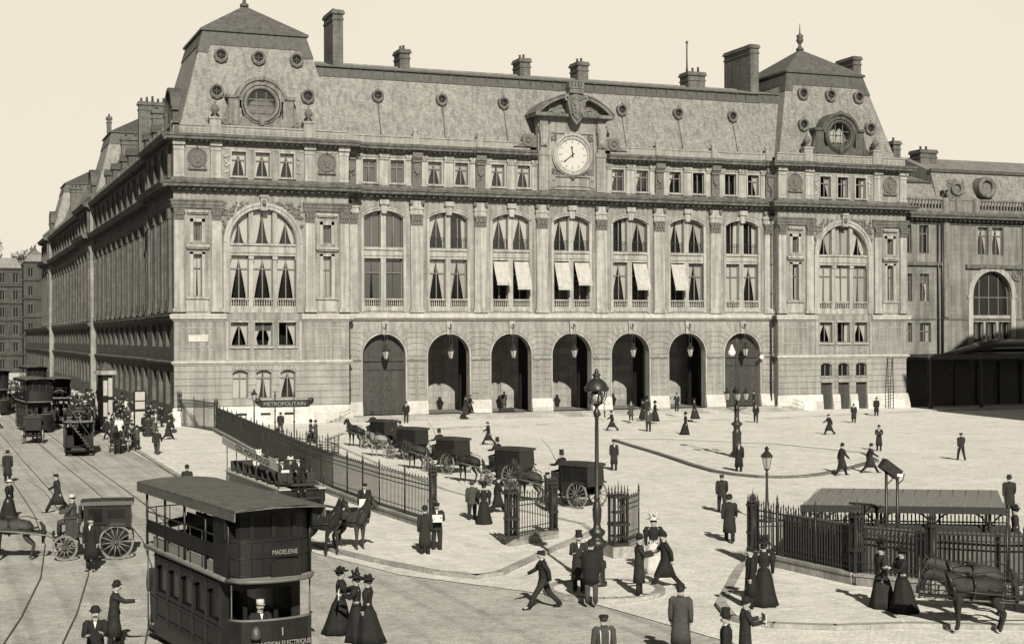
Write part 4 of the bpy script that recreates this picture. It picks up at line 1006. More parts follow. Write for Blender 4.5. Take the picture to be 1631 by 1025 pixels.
m.face([(76.5, YR + 1.2, 22.0), (83.2, YR + 1.2, 22.0), (83.2, YR + 2.4, 24.6), (76.5, YR + 2.4, 24.6)]); m.face([(76.5, YR + 2.4, 24.6), (83.2, YR + 2.4, 24.6), (83.2, YR + 6, 25.6), (76.5, YR + 6, 25.6)]); m.build('roof', M['slate'], rw)
m = MB(); m.box(83.1, 104, YR + 2.35, YR + 2.7, 25.8, 26.15); m.box(76.5, 83.1, YR + 2.15, YR + 2.5, 24.5, 24.75); m.build('zinc_band', M['lead'], rw)
for x in (89.6, 99.0):
    m = MB(); F = frame(0, YR + 1.0, 1, 0, 0, -1); m.ring(F, x, 24.1, 0, .95, .28, 20, 8); m.prism([(x + .9 * cos(i * pi / 10), 24.1 + .9 * sin(i * pi / 10)) for i in range(20)], F, -1.2, -.12); m.arcband(F, x, 24.1, .9, 1.2, -1.6, 0, 0, 2 * pi, 20); m.build('round_dormer', M['zinc'], rw)
chimney(84.2, 86.4, 7.6, 9.6, 24, 28.5, rw, 2)
m = MB(); m.box(76.6, 104, 2.9, 12, 0, 22.0); m.build('inner_wall', M['dark'], rw)
m = MB(); m.tube([(82.6, 1.75, 5.6), (82.6, 1.75, 20)], .12, 8); m.tube([(82.05, 1.75, 5.6), (82.05, 1.75, 20)], .09, 8); m.build('drainpipe', M['iron'], rw)
# iron and glass awning in front of it, deep in shade
aw = thing('glass_canopy', 'dark iron and glass canopy along the right hand block above the kerb', 'canopy', (77, 0, 0))
m = MB(); m.box(0, 27, -3.0, 1.9, 5.45, 5.6); m.box(0, 27, -3.12, -3.0, 5.25, 5.72)
for i in range(18): m.box(i * 1.55, i * 1.55 + .08, -3.0, 1.9, 5.6, 5.75)
m.build('canopy_roof', M['lead'], aw)
m = MB(); m.loft([[(5.2 + k * 5, 1.9, 5.6)] + [(5.2 + k * 5 + .0, .2 - 1.9 * cos(pi * j / 10), 5.6 + (1.75 if 0 < k < 5 else .25) * sin(pi * j / 10)) for j in range(1, 10)] + [(5.2 + k * 5, -1.6, 5.6)] for k in range(6)], True, True); m.build('dark_vault', M['black'], aw)  # black vault added to fill the dark hump above the canopy
for x in (.5, 7, 13.5, 20):
    m = MB(); m.lathe((x, -2.8, 0), [(.22, 0), (.22, .5), (.11, .7), (.1, 4.9), (.2, 5.2), (.2, 5.45)], 10); m.tube([(x, -2.75, 4.3), (x + .5, -2.75, 4.9), (x + 1.2, -2.75, 5.4)], .05, 5); m.build('column', M['iron'], aw)
m = MB()
for i in range(9): m.box(1 + i * 3, 3.2 + i * 3, 1.5, 1.85, .1, 4.9)
m.build('shop_front', M['wood'], aw)
ld = thing('ladder', 'tall wooden ladder leaning against the right pavilion', 'ladder', (73.6, -1.25, 0))
for x in (-.22, .4):
    m = MB(); m.tube([(x, 0, 0), (x + .75, 1.2, 5.6)], .05, 6); m.build('rail', M['wood'], ld)
for i in range(17):
    t = (i + .7) / 17.5; m = MB(); m.tube([(-.2 + .75 * t, 1.2 * t, 5.6 * t), (.4 + .75 * t, 1.2 * t, 5.6 * t)], .025, 5); m.build('rung', M['wood'], ld)

# ================================================================= hotel that stands just outside the picture on the right and shades the far corner
ht = thing('hotel', 'large stone hotel at the right edge of the square, casting the shade', 'hotel', (69.3, -76, 0))
Fh = frame(0, 0, 0, 1, -1, 0); ops = []
for k in range(7):
    for z in (1.2, 6, 10.5, 15, 19.5): ops.append((3 + k * 5, 5 + k * 5, z, z + 2.8, 'r', 0))
m = MB(); wall(m, Fh, 0, 38, 0, 27, ops, 0, .4); m.box(.4, 40, 0, 37.99, 0, 27); wall(m, frame(0, 38, 1, 0, 0, 1), 0, 40, 0, 27, []); m.build('wall', M['wall'], ht)
m = MB(); m.band(Fh, 0, 38, [(0, 26.5), (.8, 27), (.8, 27.4), (0, 27.6)], 1, 1); m.build('cornice', M['ledge'], ht)
m = MB(); a = [(.2, .2, 27.5), (40, .2, 27.5), (40, 37.8, 27.5), (.2, 37.8, 27.5)]; b = [(8, 3, 35), (36, 3, 39), (36, 35, 39), (8, 35, 35)]; m.idx(a + b, [(0, 1, 5, 4), (1, 2, 6, 5), (2, 3, 7, 6), (3, 0, 4, 7), (4, 5, 6, 7)]); m.build('mansard_roof', M['slate'], ht)
for i, o in enumerate(ops): window(Fh, o[0], o[1], o[2], lambda u: o[3], -.3, None, ht, 'r', 1, glass='dglass')

# ================================================================= houses closing the street far away
def far_house(name, label, x0, x1, y, h, roof, floors, nwin, seed, cap=None, rz=0, group='houses at the far end of the street'):
    t = thing(name, label, 'house', (x0, y, 0), rz, group); F = frame(0, 0, 1, 0, 0, -1); W = x1 - x0; rnd = random.Random(seed); ops = []
    fh = h / floors
    for f in range(floors):
        for i in range(nwin):
            c = W * (i + .5) / nwin; ops.append((c - .55, c + .55, f * fh + .8, f * fh + 2.9, 'r', 0))
    m = MB(); wall(m, F, 0, W, 0, h, ops, 0, .3); m.box(0, W, .35, 12, 0, h)
    m.build('wall', M['farw'], t)
    m = MB()
    for f in range(1, floors + 1): m.band(F, 0, W, [(0, f * fh - .1), (.3, f * fh), (.3, f * fh + .2), (0, f * fh + .3)], 1, 1)
    m.build('cornice', M['farw'], t)
    m = MB(); a = [(0, 0, h), (W, 0, h), (W, 12, h), (0, 12, h)]; k = min(1.3, W / 4); b = [(k, k, h + roof), (W - k, k, h + roof), (W - k, 11, h + roof), (k, 11, h + roof)]
    m.idx(a + b, [(0, 1, 5, 4), (1, 2, 6, 5), (2, 3, 7, 6), (3, 0, 4, 7), (4, 5, 6, 7)])
    if cap: m.idx([(p[0], p[1], p[2] + .01) for p in b] + [(W / 2, 6, h + roof + cap)], [(0, 1, 4), (1, 2, 4), (2, 3, 4), (3, 0, 4)]); m.lathe((W / 2, 6, h + roof + cap - .2), [(.2, 0), (.1, .8), (.2, 1), (.02, 1.5)], 6)
    m.build('roof', M['slate'], t)
    for i, o in enumerate(ops): window(F, o[0], o[1], o[2], lambda u: o[3], -.2, 'full' if rnd.random() < .25 else None, t, 'r', 1, glass='dglass')
    chimney(W * .3, W * .3 + 1.2, 5, 6, h, h + roof + 1.6, t, 2, 'x')
far_house('corner_house', 'narrow corner house with a small pointed roof closing the street beyond the wing', .3, 6.2, 222, 25, 1.8, 6, 2, 1, 1.5)
far_house('town_house', 'six storey house far down the street beside the narrow corner house', -11.5, 0.1, 224, 23.5, 2.6, 6, 4, 2)
far_house('town_house', 'tall house at the left picture edge closing the far end of the street', -26, -11.8, 216, 25, 3, 7, 5, 3)
WHERE = ['facing the station from behind the viewer, %s' % w for w in ('far left', 'left', 'left of centre', 'centre', 'right of centre', 'right', 'far right')]
for i in range(7): far_house('town_house', 'town house ' + WHERE[i], -62 + i * 24 + 22, -62 + i * 24 + 45, -152, 17 + (i * 5) % 4, 3, 5, 8, 10 + i, rz=pi, group='houses behind the viewer')  # this row and the next: unseen, added to cut the low sky light
for i in range(13): far_house('town_house', 'plain town house in the row facing the shaded street wing', -27, -2, -128 + i * 26, 17 + (i * 3) % 4, 3, 5, 8, 30 + i, rz=pi / 2, group='houses on the left side of the street')
def crown_tree(name, label, x, y, z0, h, r, n, seed):
    t = thing(name, label, 'tree', (x, y, z0), 0, 'trees above the far rooftops'); rnd = random.Random(seed)
    m = MB(); m.tube([(0, 0, 0), (.1, 0, h * .35), (0, .2, h * .7)], [.35, .25, .12], 7)
    for i in range(5): a = i * 1.3; m.tube([(0, 0, h * .4 + i * .3), (cos(a) * r * .5, sin(a) * r * .5, h * .6 + i * .3)], [.12, .04], 5)
    m.build('trunk', M['wood'], t)
    m = MB(); cl = [(rnd.uniform(-1, 1) * r * .7, rnd.uniform(-1, 1) * r * .7, h * .62 + rnd.uniform(-1, 1) * h * .28, rnd.uniform(.3, .5) * r) for _ in range(12)]
    for i in range(n):
        c = rnd.choice(cl); v = Vector((rnd.gauss(0, 1), rnd.gauss(0, 1), rnd.gauss(0, 1))).normalized() * c[3] * rnd.uniform(.5, 1.05)
        p = Vector(c[:3]) + v; s = rnd.uniform(.14, .3); a = Vector((rnd.gauss(0, 1), rnd.gauss(0, 1), rnd.gauss(0, 1))).normalized(); b = a.orthogonal().normalized(); e = a.cross(b)
        m.face([p + b * s, p + e * s * .6, p - b * s, p - e * s * .6])
    m.build('crown', M['leaf'], t)
M['leaf'] = mat('foliage', .07, .8, .4, 4)
crown_tree('street_tree', 'dark bushy tree top above the roofs at the left picture edge', -5.0, 262, 12, 22, 4.2, 1700, 1)
crown_tree('street_tree', 'tree top showing beside the pointed roof of the corner house', 1.0, 262, 12, 22, 3.0, 1300, 2)
crown_tree('street_tree', 'wide low tree top behind the town house at the far end', -2.5, 266, 11, 19.5, 4.6, 1500, 3)
# ================================================================= ground
def paving(name, v, bw, bh, joint=.55, vary=.2, scale=.35, lo=.75, hi=1.1, bump=.5, rot=0.0, tracks=0):
    m, nt, b = newmat(name); N = nt.nodes; L = nt.links; b.inputs['Roughness'].default_value = .85; b.inputs['Specular IOR Level'].default_value = .25
    tc = N.new('ShaderNodeTexCoord'); mp = N.new('ShaderNodeMapping'); mp.inputs['Rotation'].default_value = (0, 0, rot); L.new(tc.outputs['Object'], mp.inputs['Vector'])
    br = N.new('ShaderNodeTexBrick'); L.new(mp.outputs[0], br.inputs['Vector']); br.inputs['Scale'].default_value = 1; br.inputs['Brick Width'].default_value = bw; br.inputs['Row Height'].default_value = bh
    br.inputs['Mortar Size'].default_value = bh * .09; br.inputs['Mortar Smooth'].default_value = .5; br.inputs['Color1'].default_value = G(v * (1 + vary)); br.inputs['Color2'].default_value = G(v * (1 - vary)); br.inputs['Mortar'].default_value = G(v * joint)
    o = br.outputs['Color']
    for sc, p0, p1, a, c, det in ((scale, .35, .65, lo, hi, 8), (scale * 7, .35, .65, .86, 1.08, 6), (scale * 45, .3, .7, .7, 1.12, 3), (scale * 3.1, .36, .47, .84, 1.0, 9), (scale * 11, .27, .33, .6, 1.0, 5)):
        n = N.new('ShaderNodeTexNoise'); n.inputs['Scale'].default_value = sc; n.inputs['Detail'].default_value = det; n.inputs['Roughness'].default_value = .65; L.new(tc.outputs['Object'], n.inputs['Vector'])
        r = N.new('ShaderNodeValToRGB'); r.color_ramp.elements[0].position = p0; r.color_ramp.elements[1].position = p1; r.color_ramp.elements[0].color = G(a, 0); r.color_ramp.elements[1].color = G(c, 0); L.new(n.outputs['Fac'], r.inputs['Fac'])
        x = N.new('ShaderNodeMix'); x.data_type = 'RGBA'; x.blend_type = 'MULTIPLY'; x.inputs['Factor'].default_value = 1; L.new(o, x.inputs['A']); L.new(r.outputs['Color'], x.inputs['B']); o = x.outputs['Result']
    if tracks:
        mq = N.new('ShaderNodeMapping'); mq.inputs['Scale'].default_value = (1.6, .045, 1); mq.inputs['Rotation'].default_value = (0, 0, tracks - 1); L.new(tc.outputs['Object'], mq.inputs['Vector'])
        n = N.new('ShaderNodeTexNoise'); n.inputs['Scale'].default_value = 1.1; n.inputs['Detail'].default_value = 4; L.new(mq.outputs[0], n.inputs['Vector'])
        r = N.new('ShaderNodeValToRGB'); r.color_ramp.elements[0].position = .36; r.color_ramp.elements[1].position = .52; r.color_ramp.elements[0].color = G(.8, 0); r.color_ramp.elements[1].color = G(1.03, 0); L.new(n.outputs['Fac'], r.inputs['Fac'])
        x = N.new('ShaderNodeMix'); x.data_type = 'RGBA'; x.blend_type = 'MULTIPLY'; x.inputs['Factor'].default_value = 1; L.new(o, x.inputs['A']); L.new(r.outputs['Color'], x.inputs['B']); o = x.outputs['Result']
    L.new(o, b.inputs['Base Color'])
    bp = N.new('ShaderNodeBump'); bp.inputs['Strength'].default_value = bump; bp.inputs['Distance'].default_value = .02; L.new(br.outputs['Fac'], bp.inputs['Height']); bp.invert = True; L.new(bp.outputs['Normal'], b.inputs['Normal'])
    return m
M['setts'] = paving('court_setts', .7, .22, .14, .85, .08, .22, .9, 1.05)
M['road'] = paving('street_setts', .47, .2, .13, .78, .12, .3, .8, 1.06, rot=.2, tracks=1.0)
M['flags'] = paving('pavement_asphalt', .68, 2.4, 1.6, .92, .04, .4, .9, 1.05, .2)
M['kerb'] = stone('kerb_granite', .16, 1.2, .5, .6, .1)
M['kerbl'] = stone('kerb_stone', .36, 1.2, .5, .6, .1)
M['sbase'] = stone('wall_base_stone', .3, 1.6, .4, .6, .25)
def struct(name, mb, m): return tag(mb.build(name, m), kind='structure')
m = MB(); m.face([(-900, -400, -.02), (900, -400, -.02), (900, 1200, -.02), (-900, 1200, -.02)]); struct('ground', m, M['road'])
def slab(name, pts, z0, z1, mt, kerb=None, kw=.28, kz=None):
    m = MB(); n = len(pts); m.face([(x, y, z1) for x, y in pts]); struct(name, m, mt)
    if kerb:
        k = MB(); c = Vector((sum(p[0] for p in pts) / n, sum(p[1] for p in pts) / n))
        for i in range(n):
            a, b = Vector(pts[i]), Vector(pts[(i + 1) % n]); d = (b - a); 
            if d.length < 1e-4: continue
            nn = Vector((d.y, -d.x)).normalized()
            q = [a, b, b - nn * kw, a - nn * kw]
            k.idx([(p.x, p.y, z0) for p in q] + [(p.x, p.y, z1 + .004) for p in q], [(4, 5, 6, 7), (0, 1, 5, 4)])
        struct('kerb', k, kerb)
def arc(cx, cy, r, a0, a1, n=10): return [(cx + r * cos(radians(a0 + (a1 - a0) * i / n)), cy + r * sin(radians(a0 + (a1 - a0) * i / n))) for i in range(n + 1)]
# the open court in front of the station (light setts), a sheet just above the street
slab('court', [(-6.9, -78), (-5.5, -84), (-2, -90), (0, -104), (0, -140), (120, -140), (120, -4), (-6.9, -4)][::1], 0, .004, M['setts'])
# pavement along the street and round the long fence
slab('pavement', [(-6.0, 215), (-6.2, 3), (-6.95, -42.5), (-7.15, -57.3), (-7.03, -69.9), (-6.3, -78.3), (-5.6, -81.1), (-4.5, -84.4), (-3.5, -85.8), (-2.4, -85.4), (1.0, -81.4), (4.6, -77.4), (5.2, -75), (4.6, -70), (4.4, -60), (5.5, -45), (7.0, -30), (8.0, -22), (11, -15.4), (26.4, -10.9), (52.9, -11.2), (76, -6.0), (110, -5.2), (110, 1.8), (.1, .0), (.1, 215)], -.02, .12, M['flags'], M['kerbl'])
slab('refuge', [(27.4, -30.8), (26.3, -35.5), (24.8, -42.6), (23.5, -48), (22.5, -52.0), (21.7, -56), (21.75, -58.4), (22.3, -60.1), (23.3, -60.9), (24.8, -61), (26.4, -60.3), (29.5, -58.2), (34.6, -54), (37, -49), (36, -40), (31, -32)], -.02, .13, M['setts'], M['kerb'], .35)
slab('lamp_refuge', arc(-.75, -89.6, 1.85, 0, 360, 28)[:-1][::1], -.02, .13, M['flags'], M['kerbl'], .3)
slab('pavement', [(.45, -94.9), (.6, -95.8), (1.0, -96.4), (2.4, -97.3), (4.3, -97.75), (9, -100.2), (30, -108), (30, -86), (12, -84.5), (7.0, -85.6), (5.3, -87.15), (4.2, -88.7), (1.2, -93.0)], -.02, .13, M['flags'], M['kerbl'], .3)
m = MB(); m.face([(6.3, -87.3, .14), (14.6, -89.8, .14), (12, -97, .14), (8.2, -98.2, .14), (7.1, -92, .14)]); struct('stairwell', m, M['dark'])
# steps up to the arcade
m = MB()
for k in range(4): m.box(15.2 + .0 * k, 61.0, -1.55 + .42 * k, 1.3, -.3, .15 * (k + 1))
struct('steps', m, M['kerbl'])
m = MB()
for k in range(4): m.box(13.4 + .42 * k, 15.2, -1.55 + .42 * k, -.35, -.3, .15 * (k + 1) - .003); m.box(61.0, 63.6 - .42 * k, -1.55 + .42 * k, -.35, -.3, .15 * (k + 1) - .003)
struct('end_steps', m, M['kerbl'])
# tram rails in the street
def rail(pts):
    m = MB()
    for o, w, z in ((0, .022, .012), ):
        for i in range(len(pts) - 1):
            a, b = Vector(pts[i]), Vector(pts[i + 1]); n = Vector((-(b - a).y, (b - a).x)).normalized() * w
            m.face([(a.x - n.x, a.y - n.y, z), (b.x - n.x, b.y - n.y, z), (b.x + n.x, b.y + n.y, z), (a.x + n.x, a.y + n.y, z)])
    struct('rail', m, M['kerb'])
def curve(x, yy=-60):
    P = [(x + .0, 200), (x, 0), (x + .1, -30), (x + .3, -50), (x + .35, -62), (x + .1, -72), (x - .6, -80), (x - 1.6, -87), (x - 3, -95), (x - 6, -105)]; return P
for x in (-15.9, -14.4, -12.3, -10.8): rail(curve(x))
# ================================================================= people (bodies grown from a jointed skeleton, clothes fitted over it)
TONE = dict(black=mat('black_cloth', .012, .85, .3, 12), dark=mat('dark_cloth', .02, .9, .3, 12), grey=mat('grey_cloth', .05, .9, .25, 12), light=mat('light_cloth', .42, .9, .15, 10),
            white=mat('white_linen', .55, .9, .05, 8), skin=mat('skin', .30, .6, .1, 15), hair=mat('hair', .03, .7, .3, 20), shoe=mat('boot_leather', .02, .45, .2, 8), straw=mat('straw', .5, .9, .2, 30))

def skin_mesh(name, verts, edges, radii, m, root=0, sub=1):
    me = bpy.data.meshes.new(name); me.from_pydata([tuple(v) for v in verts], edges, [])
    o = bpy.data.objects.new(name, me); COL.objects.link(o)
    md = o.modifiers.new('skin', 'SKIN'); md.use_smooth_shade = True
    for i, sv in enumerate(me.skin_vertices[0].data):
        r = radii[i]; sv.radius = r if isinstance(r, tuple) else (r, r); sv.use_root = (i == root)
    s = o.modifiers.new('sub', 'SUBSURF'); s.levels = sub; s.render_levels = sub
    dg = bpy.context.evaluated_depsgraph_get(); dg.update()
    out = bpy.data.meshes.new_from_object(o.evaluated_get(dg)); out.name = name
    bpy.data.objects.remove(o); bpy.data.meshes.remove(me)
    out.materials.clear(); out.materials.append(m)
    for p in out.polygons: p.use_smooth = True
    return out

def limb(p, l, fwd, side=0.0):
    """next joint, l along; fwd: swing (radians) forward from hanging down"""
    return Vector(p) + Vector((sin(side) * l, sin(fwd) * cos(side) * l, -cos(fwd) * cos(side) * l))

POSES = dict(  # (hip swing, knee bend) L,R ; (arm swing, elbow) L,R ; lean
    stand=((.03, .0), (-.04, .0), (.05, .15), (-.02, .12), 0), rest=((.12, .12), (-.05, .0), (.1, .3), (.2, 1.2), .02),
    walk=((.42, .1), (-.3, .35), (-.35, .25), (.4, .35), .04), stride=((.58, .12), (-.45, .3), (-.5, .35), (.55, .5), .08),
    hold=((.05, .0), (-.05, .0), (.55, 1.35), (.5, 1.25), .02), reach=((.2, .1), (-.1, .05), (.0, .3), (1.1, .5), .1), sit=((1.35, 1.35), (1.3, 1.3), (.6, .9), (.65, .85), .02))
def skel(pose):
    (la, lk), (ra, rk), (aa, ae), (ba, be), lean = POSES[pose]
    J = {}; hz = .93
    if pose in ('walk', 'stride'): hz = .45 * cos(max(la, 0)) + .45 * cos(la - lk) + .06
    if pose == 'sit': hz = .53
    J['pel'] = Vector((0, 0, hz)); up = Vector((0, sin(lean), cos(lean)))
    J['sp'] = J['pel'] + up * .22; J['ch'] = J['pel'] + up * .43; J['nk'] = J['pel'] + up * .57; J['hd'] = J['pel'] + up * .66 + Vector((0, .015, 0)); J['tp'] = J['pel'] + up * .78
    for s, n, a, k in ((-1, 'l', la, lk), (1, 'r', ra, rk)):
        h = J['pel'] + Vector((s * .095, 0, -.04)); J[n + 'h'] = h; kn = limb(h, .43, a, s * .03); J[n + 'k'] = kn; an = limb(kn, .41, a - k, 0); J[n + 'a'] = an; J[n + 't'] = an + Vector((s * .03, .15, -.045))
    for s, n, a, e in ((-1, 'L', aa, ae), (1, 'R', ba, be)):
        sh = J['ch'] + Vector((s * .175, 0, .06)); J[n + 's'] = sh; el = limb(sh, .28, a, s * .16); J[n + 'e'] = el; wr = limb(el, .25, a + e, -s * (.25 if e > 1 else .0)); J[n + 'w'] = wr
    return J

_cache = {}
def body_mesh(pose):
    k = ('body', pose)
    if k in _cache: return _cache[k]
    J = skel(pose); V = []; E = []; R = []
    def add(p, r, par=None):
        V.append(p); R.append(r)
        if par is not None: E.append((par, len(V) - 1))
        return len(V) - 1
    pel = add(J['pel'], (.13, .1)); sp = add(J['sp'], (.12, .09), pel); ch = add(J['ch'], (.15, .1), sp); nk = add(J['nk'], .05, ch); hd = add(J['hd'], (.075, .085), nk)
    mid = J['hd'].lerp(J['tp'], .5); m_ = add(mid, (.078, .092), hd); add(J['tp'], (.05, .06), m_)
    add(J['hd'] + Vector((0, .105, .035)), .014, hd)                      # nose
    for s in (-1, 1): add(J['hd'] + Vector((s * .088, -.005, .04)), .014, hd)  # ears
    for n in ('l', 'r'):
        h = add(J[n + 'h'], .085, pel); kn = add(J[n + 'k'], .058, h); an = add(J[n + 'a'], .038, kn); add(J[n + 't'], .034, an)
    for n, s in (('L', -1), ('R', 1)):
        sh = add(J[n + 's'], .055, ch); el = add(J[n + 'e'], .04, sh); wr = add(J[n + 'w'], .027, el)
        d = (J[n + 'w'] - J[n + 'e']).normalized(); pm = add(J[n + 'w'] + d * .055, (.034, .018), wr)
        q = d.orthogonal().normalized(); X = Vector((0, 1, 0)); X = (X - d * X.dot(d)).normalized()
        for i, (o, l) in enumerate(((-.028, .06), (-.009, .075), (.01, .07), (.028, .052))):
            b = J[n + 'w'] + d * .09 + X * o; f1 = add(b, .0088, pm); f2 = add(b + d * l * .55 + Vector((-s * .006, 0, 0)), .008, f1); add(b + d * l * .9 + Vector((-s * .022, 0, 0)), .007, f2)
        t1 = add(J[n + 'w'] + d * .04 + X * .045, .0095, pm); add(J[n + 'w'] + d * .08 + X * .065, .008, t1)
    me = skin_mesh('body_' + pose, V, E, R, TONE['skin'], pel); _cache[k] = me; return me

def ell(c, rx, ry, n=14, dy=0, fold=0.0, ph=0):
    return [Vector((c[0] + rx * (1 + fold * sin(7 * 2 * pi * i / n * 1.0 + ph)) * cos(2 * pi * i / n), c[1] + dy + ry * (1 + fold * sin(7 * 2 * pi * i / n + ph)) * sin(2 * pi * i / n), c[2])) for i in range(n)]

def cloth(kind, pose, tone):
    k = (kind, pose, tone)
    if k in _cache: return _cache[k]
    J = skel(pose); m = MB(); mt = TONE[tone]; hz = J['pel'].z; sit = pose == 'sit'
    fw_ = max(J['lk'].y, J['rk'].y); bk = min(J['lk'].y, J['rk'].y); kz = min(J['lk'].z, J['rk'].z)
    if kind in ('coat', 'jacket', 'cape'):
        P, C = J['pel'], J['ch']
        rings = []
        if not sit:
            lo = kz - .08 if kind == 'coat' else hz - .16; lo = kz + .12 if kind == 'cape' else lo
            cy = (fw_ + bk) / 2 * (.8 if kind != 'jacket' else .2); ry = .15 + (fw_ - bk) / 2 * (.85 if kind != 'jacket' else .1)
            rings += [ell((0, cy, lo), .225 if kind != 'jacket' else .185, ry, 16, 0, .05), ell((0, cy * .6, (lo + hz) / 2), .21 if kind != 'jacket' else .185, .14 + (ry - .15) * .55, 16, 0, .03)]
        else: rings += [ell((0, .02, hz - .08), .19, .15, 16)]
        rings += [ell((0, P.y, hz + .02), .18, .135, 16), ell(J['sp'], .165, .125, 16), ell(J['sp'].lerp(C, .6), .19, .135, 16), ell(C + Vector((0, 0, .02)), .205, .13, 16), ell(C + Vector((0, 0, .09)), .17, .1, 16), ell(J['nk'] + Vector((0, 0, -.01)), .07, .07, 16)]
        if kind == 'cape': rings[2:7] = [ell((0, P.y, hz + .02), .25, .19, 16), ell(J['sp'], .25, .18, 16), ell(J['sp'].lerp(C, .6), .25, .17, 16), ell(C + Vector((0, 0, .02)), .235, .15, 16), ell(C + Vector((0, 0, .09)), .18, .11, 16)]
        m.loft(rings)
        for n in ('L', 'R'):
            q = -1 if n == 'L' else 1; m.tube([J[n + 's'] + Vector((-q * .07, 0, .045)), J[n + 's'] + Vector((-q * .02, 0, .03)), J[n + 's'] + Vector((q * .012, 0, -.02)), J[n + 's'].lerp(J[n + 'e'], .5), J[n + 'e'], J[n + 'e'].lerp(J[n + 'w'], .5), J[n + 'w']], [.03, .062, .078, .072, .063, .058, .05], 9)
        if sit:
            for n in ('l', 'r'): m.tube([J[n + 'h'], J[n + 'k'] + Vector((0, .02, .01))], [.12, .1], 9)
        # lapels and collar
        m.tube([J['nk'] + Vector((-.07, -.03, 0)), J['nk'] + Vector((0, -.075, .015)), J['nk'] + Vector((.07, -.03, 0)), J['nk'] + Vector((.05, .06, -.05))], .02, 6)
    elif kind == 'trousers':
        for n in ('l', 'r'): m.tube([J[n + 'h'] + Vector((0, 0, .05)), J[n + 'h'].lerp(J[n + 'k'], .5), J[n + 'k'], J[n + 'k'].lerp(J[n + 'a'], .5), J[n + 'a'] + Vector((0, 0, -.01))], [.1, .095, .078, .07, .068], 9)
        m.ball(J['pel'], .15, .12, .12, 12, 6)
    elif kind == 'shoes':
        for n in ('l', 'r'): m.tube([J[n + 'a'] + Vector((0, -.05, -.035)), J[n + 'a'] + Vector((0, .04, -.03)), J[n + 't'] + Vector((0, .03, -.012))], [.042, .046, .03], 8)
    elif kind == 'skirt':
        b = hz + .12; rings = []
        dy = 0 if pose not in ('walk', 'stride') else .06
        for z, rx, ry, c, f in ((.015, .36, .40, -.08, .1), (.22, .31, .34, -.06, .09), (.5, .255, .275, -.04, .06), (.78, .215, .21, -.02, .03), (b - .1, .165, .14, 0, .01), (b + .02, .125, .1, 0, 0)): rings.append(ell((0, c + dy * (1 - z), z), rx, ry, 28, 0, f, z * 2))
        m.loft(rings)
    elif kind == 'bodice':
        C = J['ch']; m.loft([ell((0, 0, hz + .02), .17, .14, 16), ell((0, 0, hz + .13), .125, .105, 16), ell(J['sp'].lerp(C, .5), .155, .125, 16), ell(C + Vector((0, .012, 0)), .175, .135, 16), ell(C + Vector((0, 0, .09)), .15, .09, 16), ell(J['nk'], .058, .058, 16)])
        for n, s in (('L', -1), ('R', 1)): m.tube([J[n + 's'] + Vector((-s * .05, 0, .04)), J[n + 's'] + Vector((0, 0, .03)), J[n + 's'].lerp(J[n + 'e'], .3) + Vector((s * .03, 0, 0)), J[n + 's'].lerp(J[n + 'e'], .7), J[n + 'e'], J[n + 'w']], [.03, .072, .098, .085, .055, .04], 9)
    elif kind == 'collar':
        m.loft([ell(J['nk'] + Vector((0, .0, -.02)), .066, .066, 12), ell(J['nk'] + Vector((0, 0, .03)), .055, .055, 12)]); c = J['ch'].lerp(J['nk'], .5)
        m.face([c + Vector((-.035, .118, .05)), c + Vector((.035, .118, .05)), c + Vector((0, .142, -.11))])
    elif kind == 'hair':
        t = J['hd'].lerp(J['tp'], .5); m.ball(t + Vector((0, -.018, .02)), .092, .1, .092, 10, 6)
        if pose == 'x': pass
    elif kind == 'bun':
        t = J['hd'].lerp(J['tp'], .5); m.ball(t + Vector((0, -.02, .0)), .1, .11, .1, 10, 6); m.ball(t + Vector((0, -.1, .02)), .06, .05, .06, 8, 5)
    elif kind == 'moustache':
        h = J['hd']; m.tube([h + Vector((-.045, .075, -.01)), h + Vector((0, .098, .003)), h + Vector((.045, .075, -.01))], [.006, .014, .006], 6)
    elif kind == 'apron':
        m.loft([[Vector((x, .155 + .03 * cos(x * 7), z)) for x in (-.2, -.1, 0, .1, .2)] for z in (hz - .45, hz - .2, hz + .05, hz + .2)], False, True, False)
    elif kind == 'paper':
        c = (J['Lw'] + J['Rw']) / 2 + Vector((0, .08, .02)); m.obox(c, .34, .02, .26, 0, 0)
    elif kind == 'bag':
        w = J['Rw']; m.obox(w + Vector((.02, .02, -.24)), .14, .38, .26); m.tube([w + Vector((.02, -.1, -.11)), w + Vector((.02, 0, -.06)), w + Vector((.02, .12, -.11))], .012, 5)
    elif kind == 'cane':
        w = J['Rw']; m.tube([w + Vector((0, 0, .0)), Vector((w.x + .05, w.y + .12, .02))], .013, 5)
    elif kind == 'whip':
        w = J['Rw']; m.tube([w, w + Vector((0, .5, .75)), w + Vector((0, 1.0, 1.15))], [.014, .01, .005], 5)
    elif kind == 'straps':
        c = J['ch']
        for s in (-1, 1): m.tube([c + Vector((s * .09, -.14, -.32)), c + Vector((s * .1, -.145, 0)), c + Vector((s * .09, 0, .13)), c + Vector((s * .1, .14, 0)), c + Vector((s * .09, .14, -.3))], .016, 5)
    else:                                                     # hats
        t = J['tp'] + Vector((0, .005, .005))
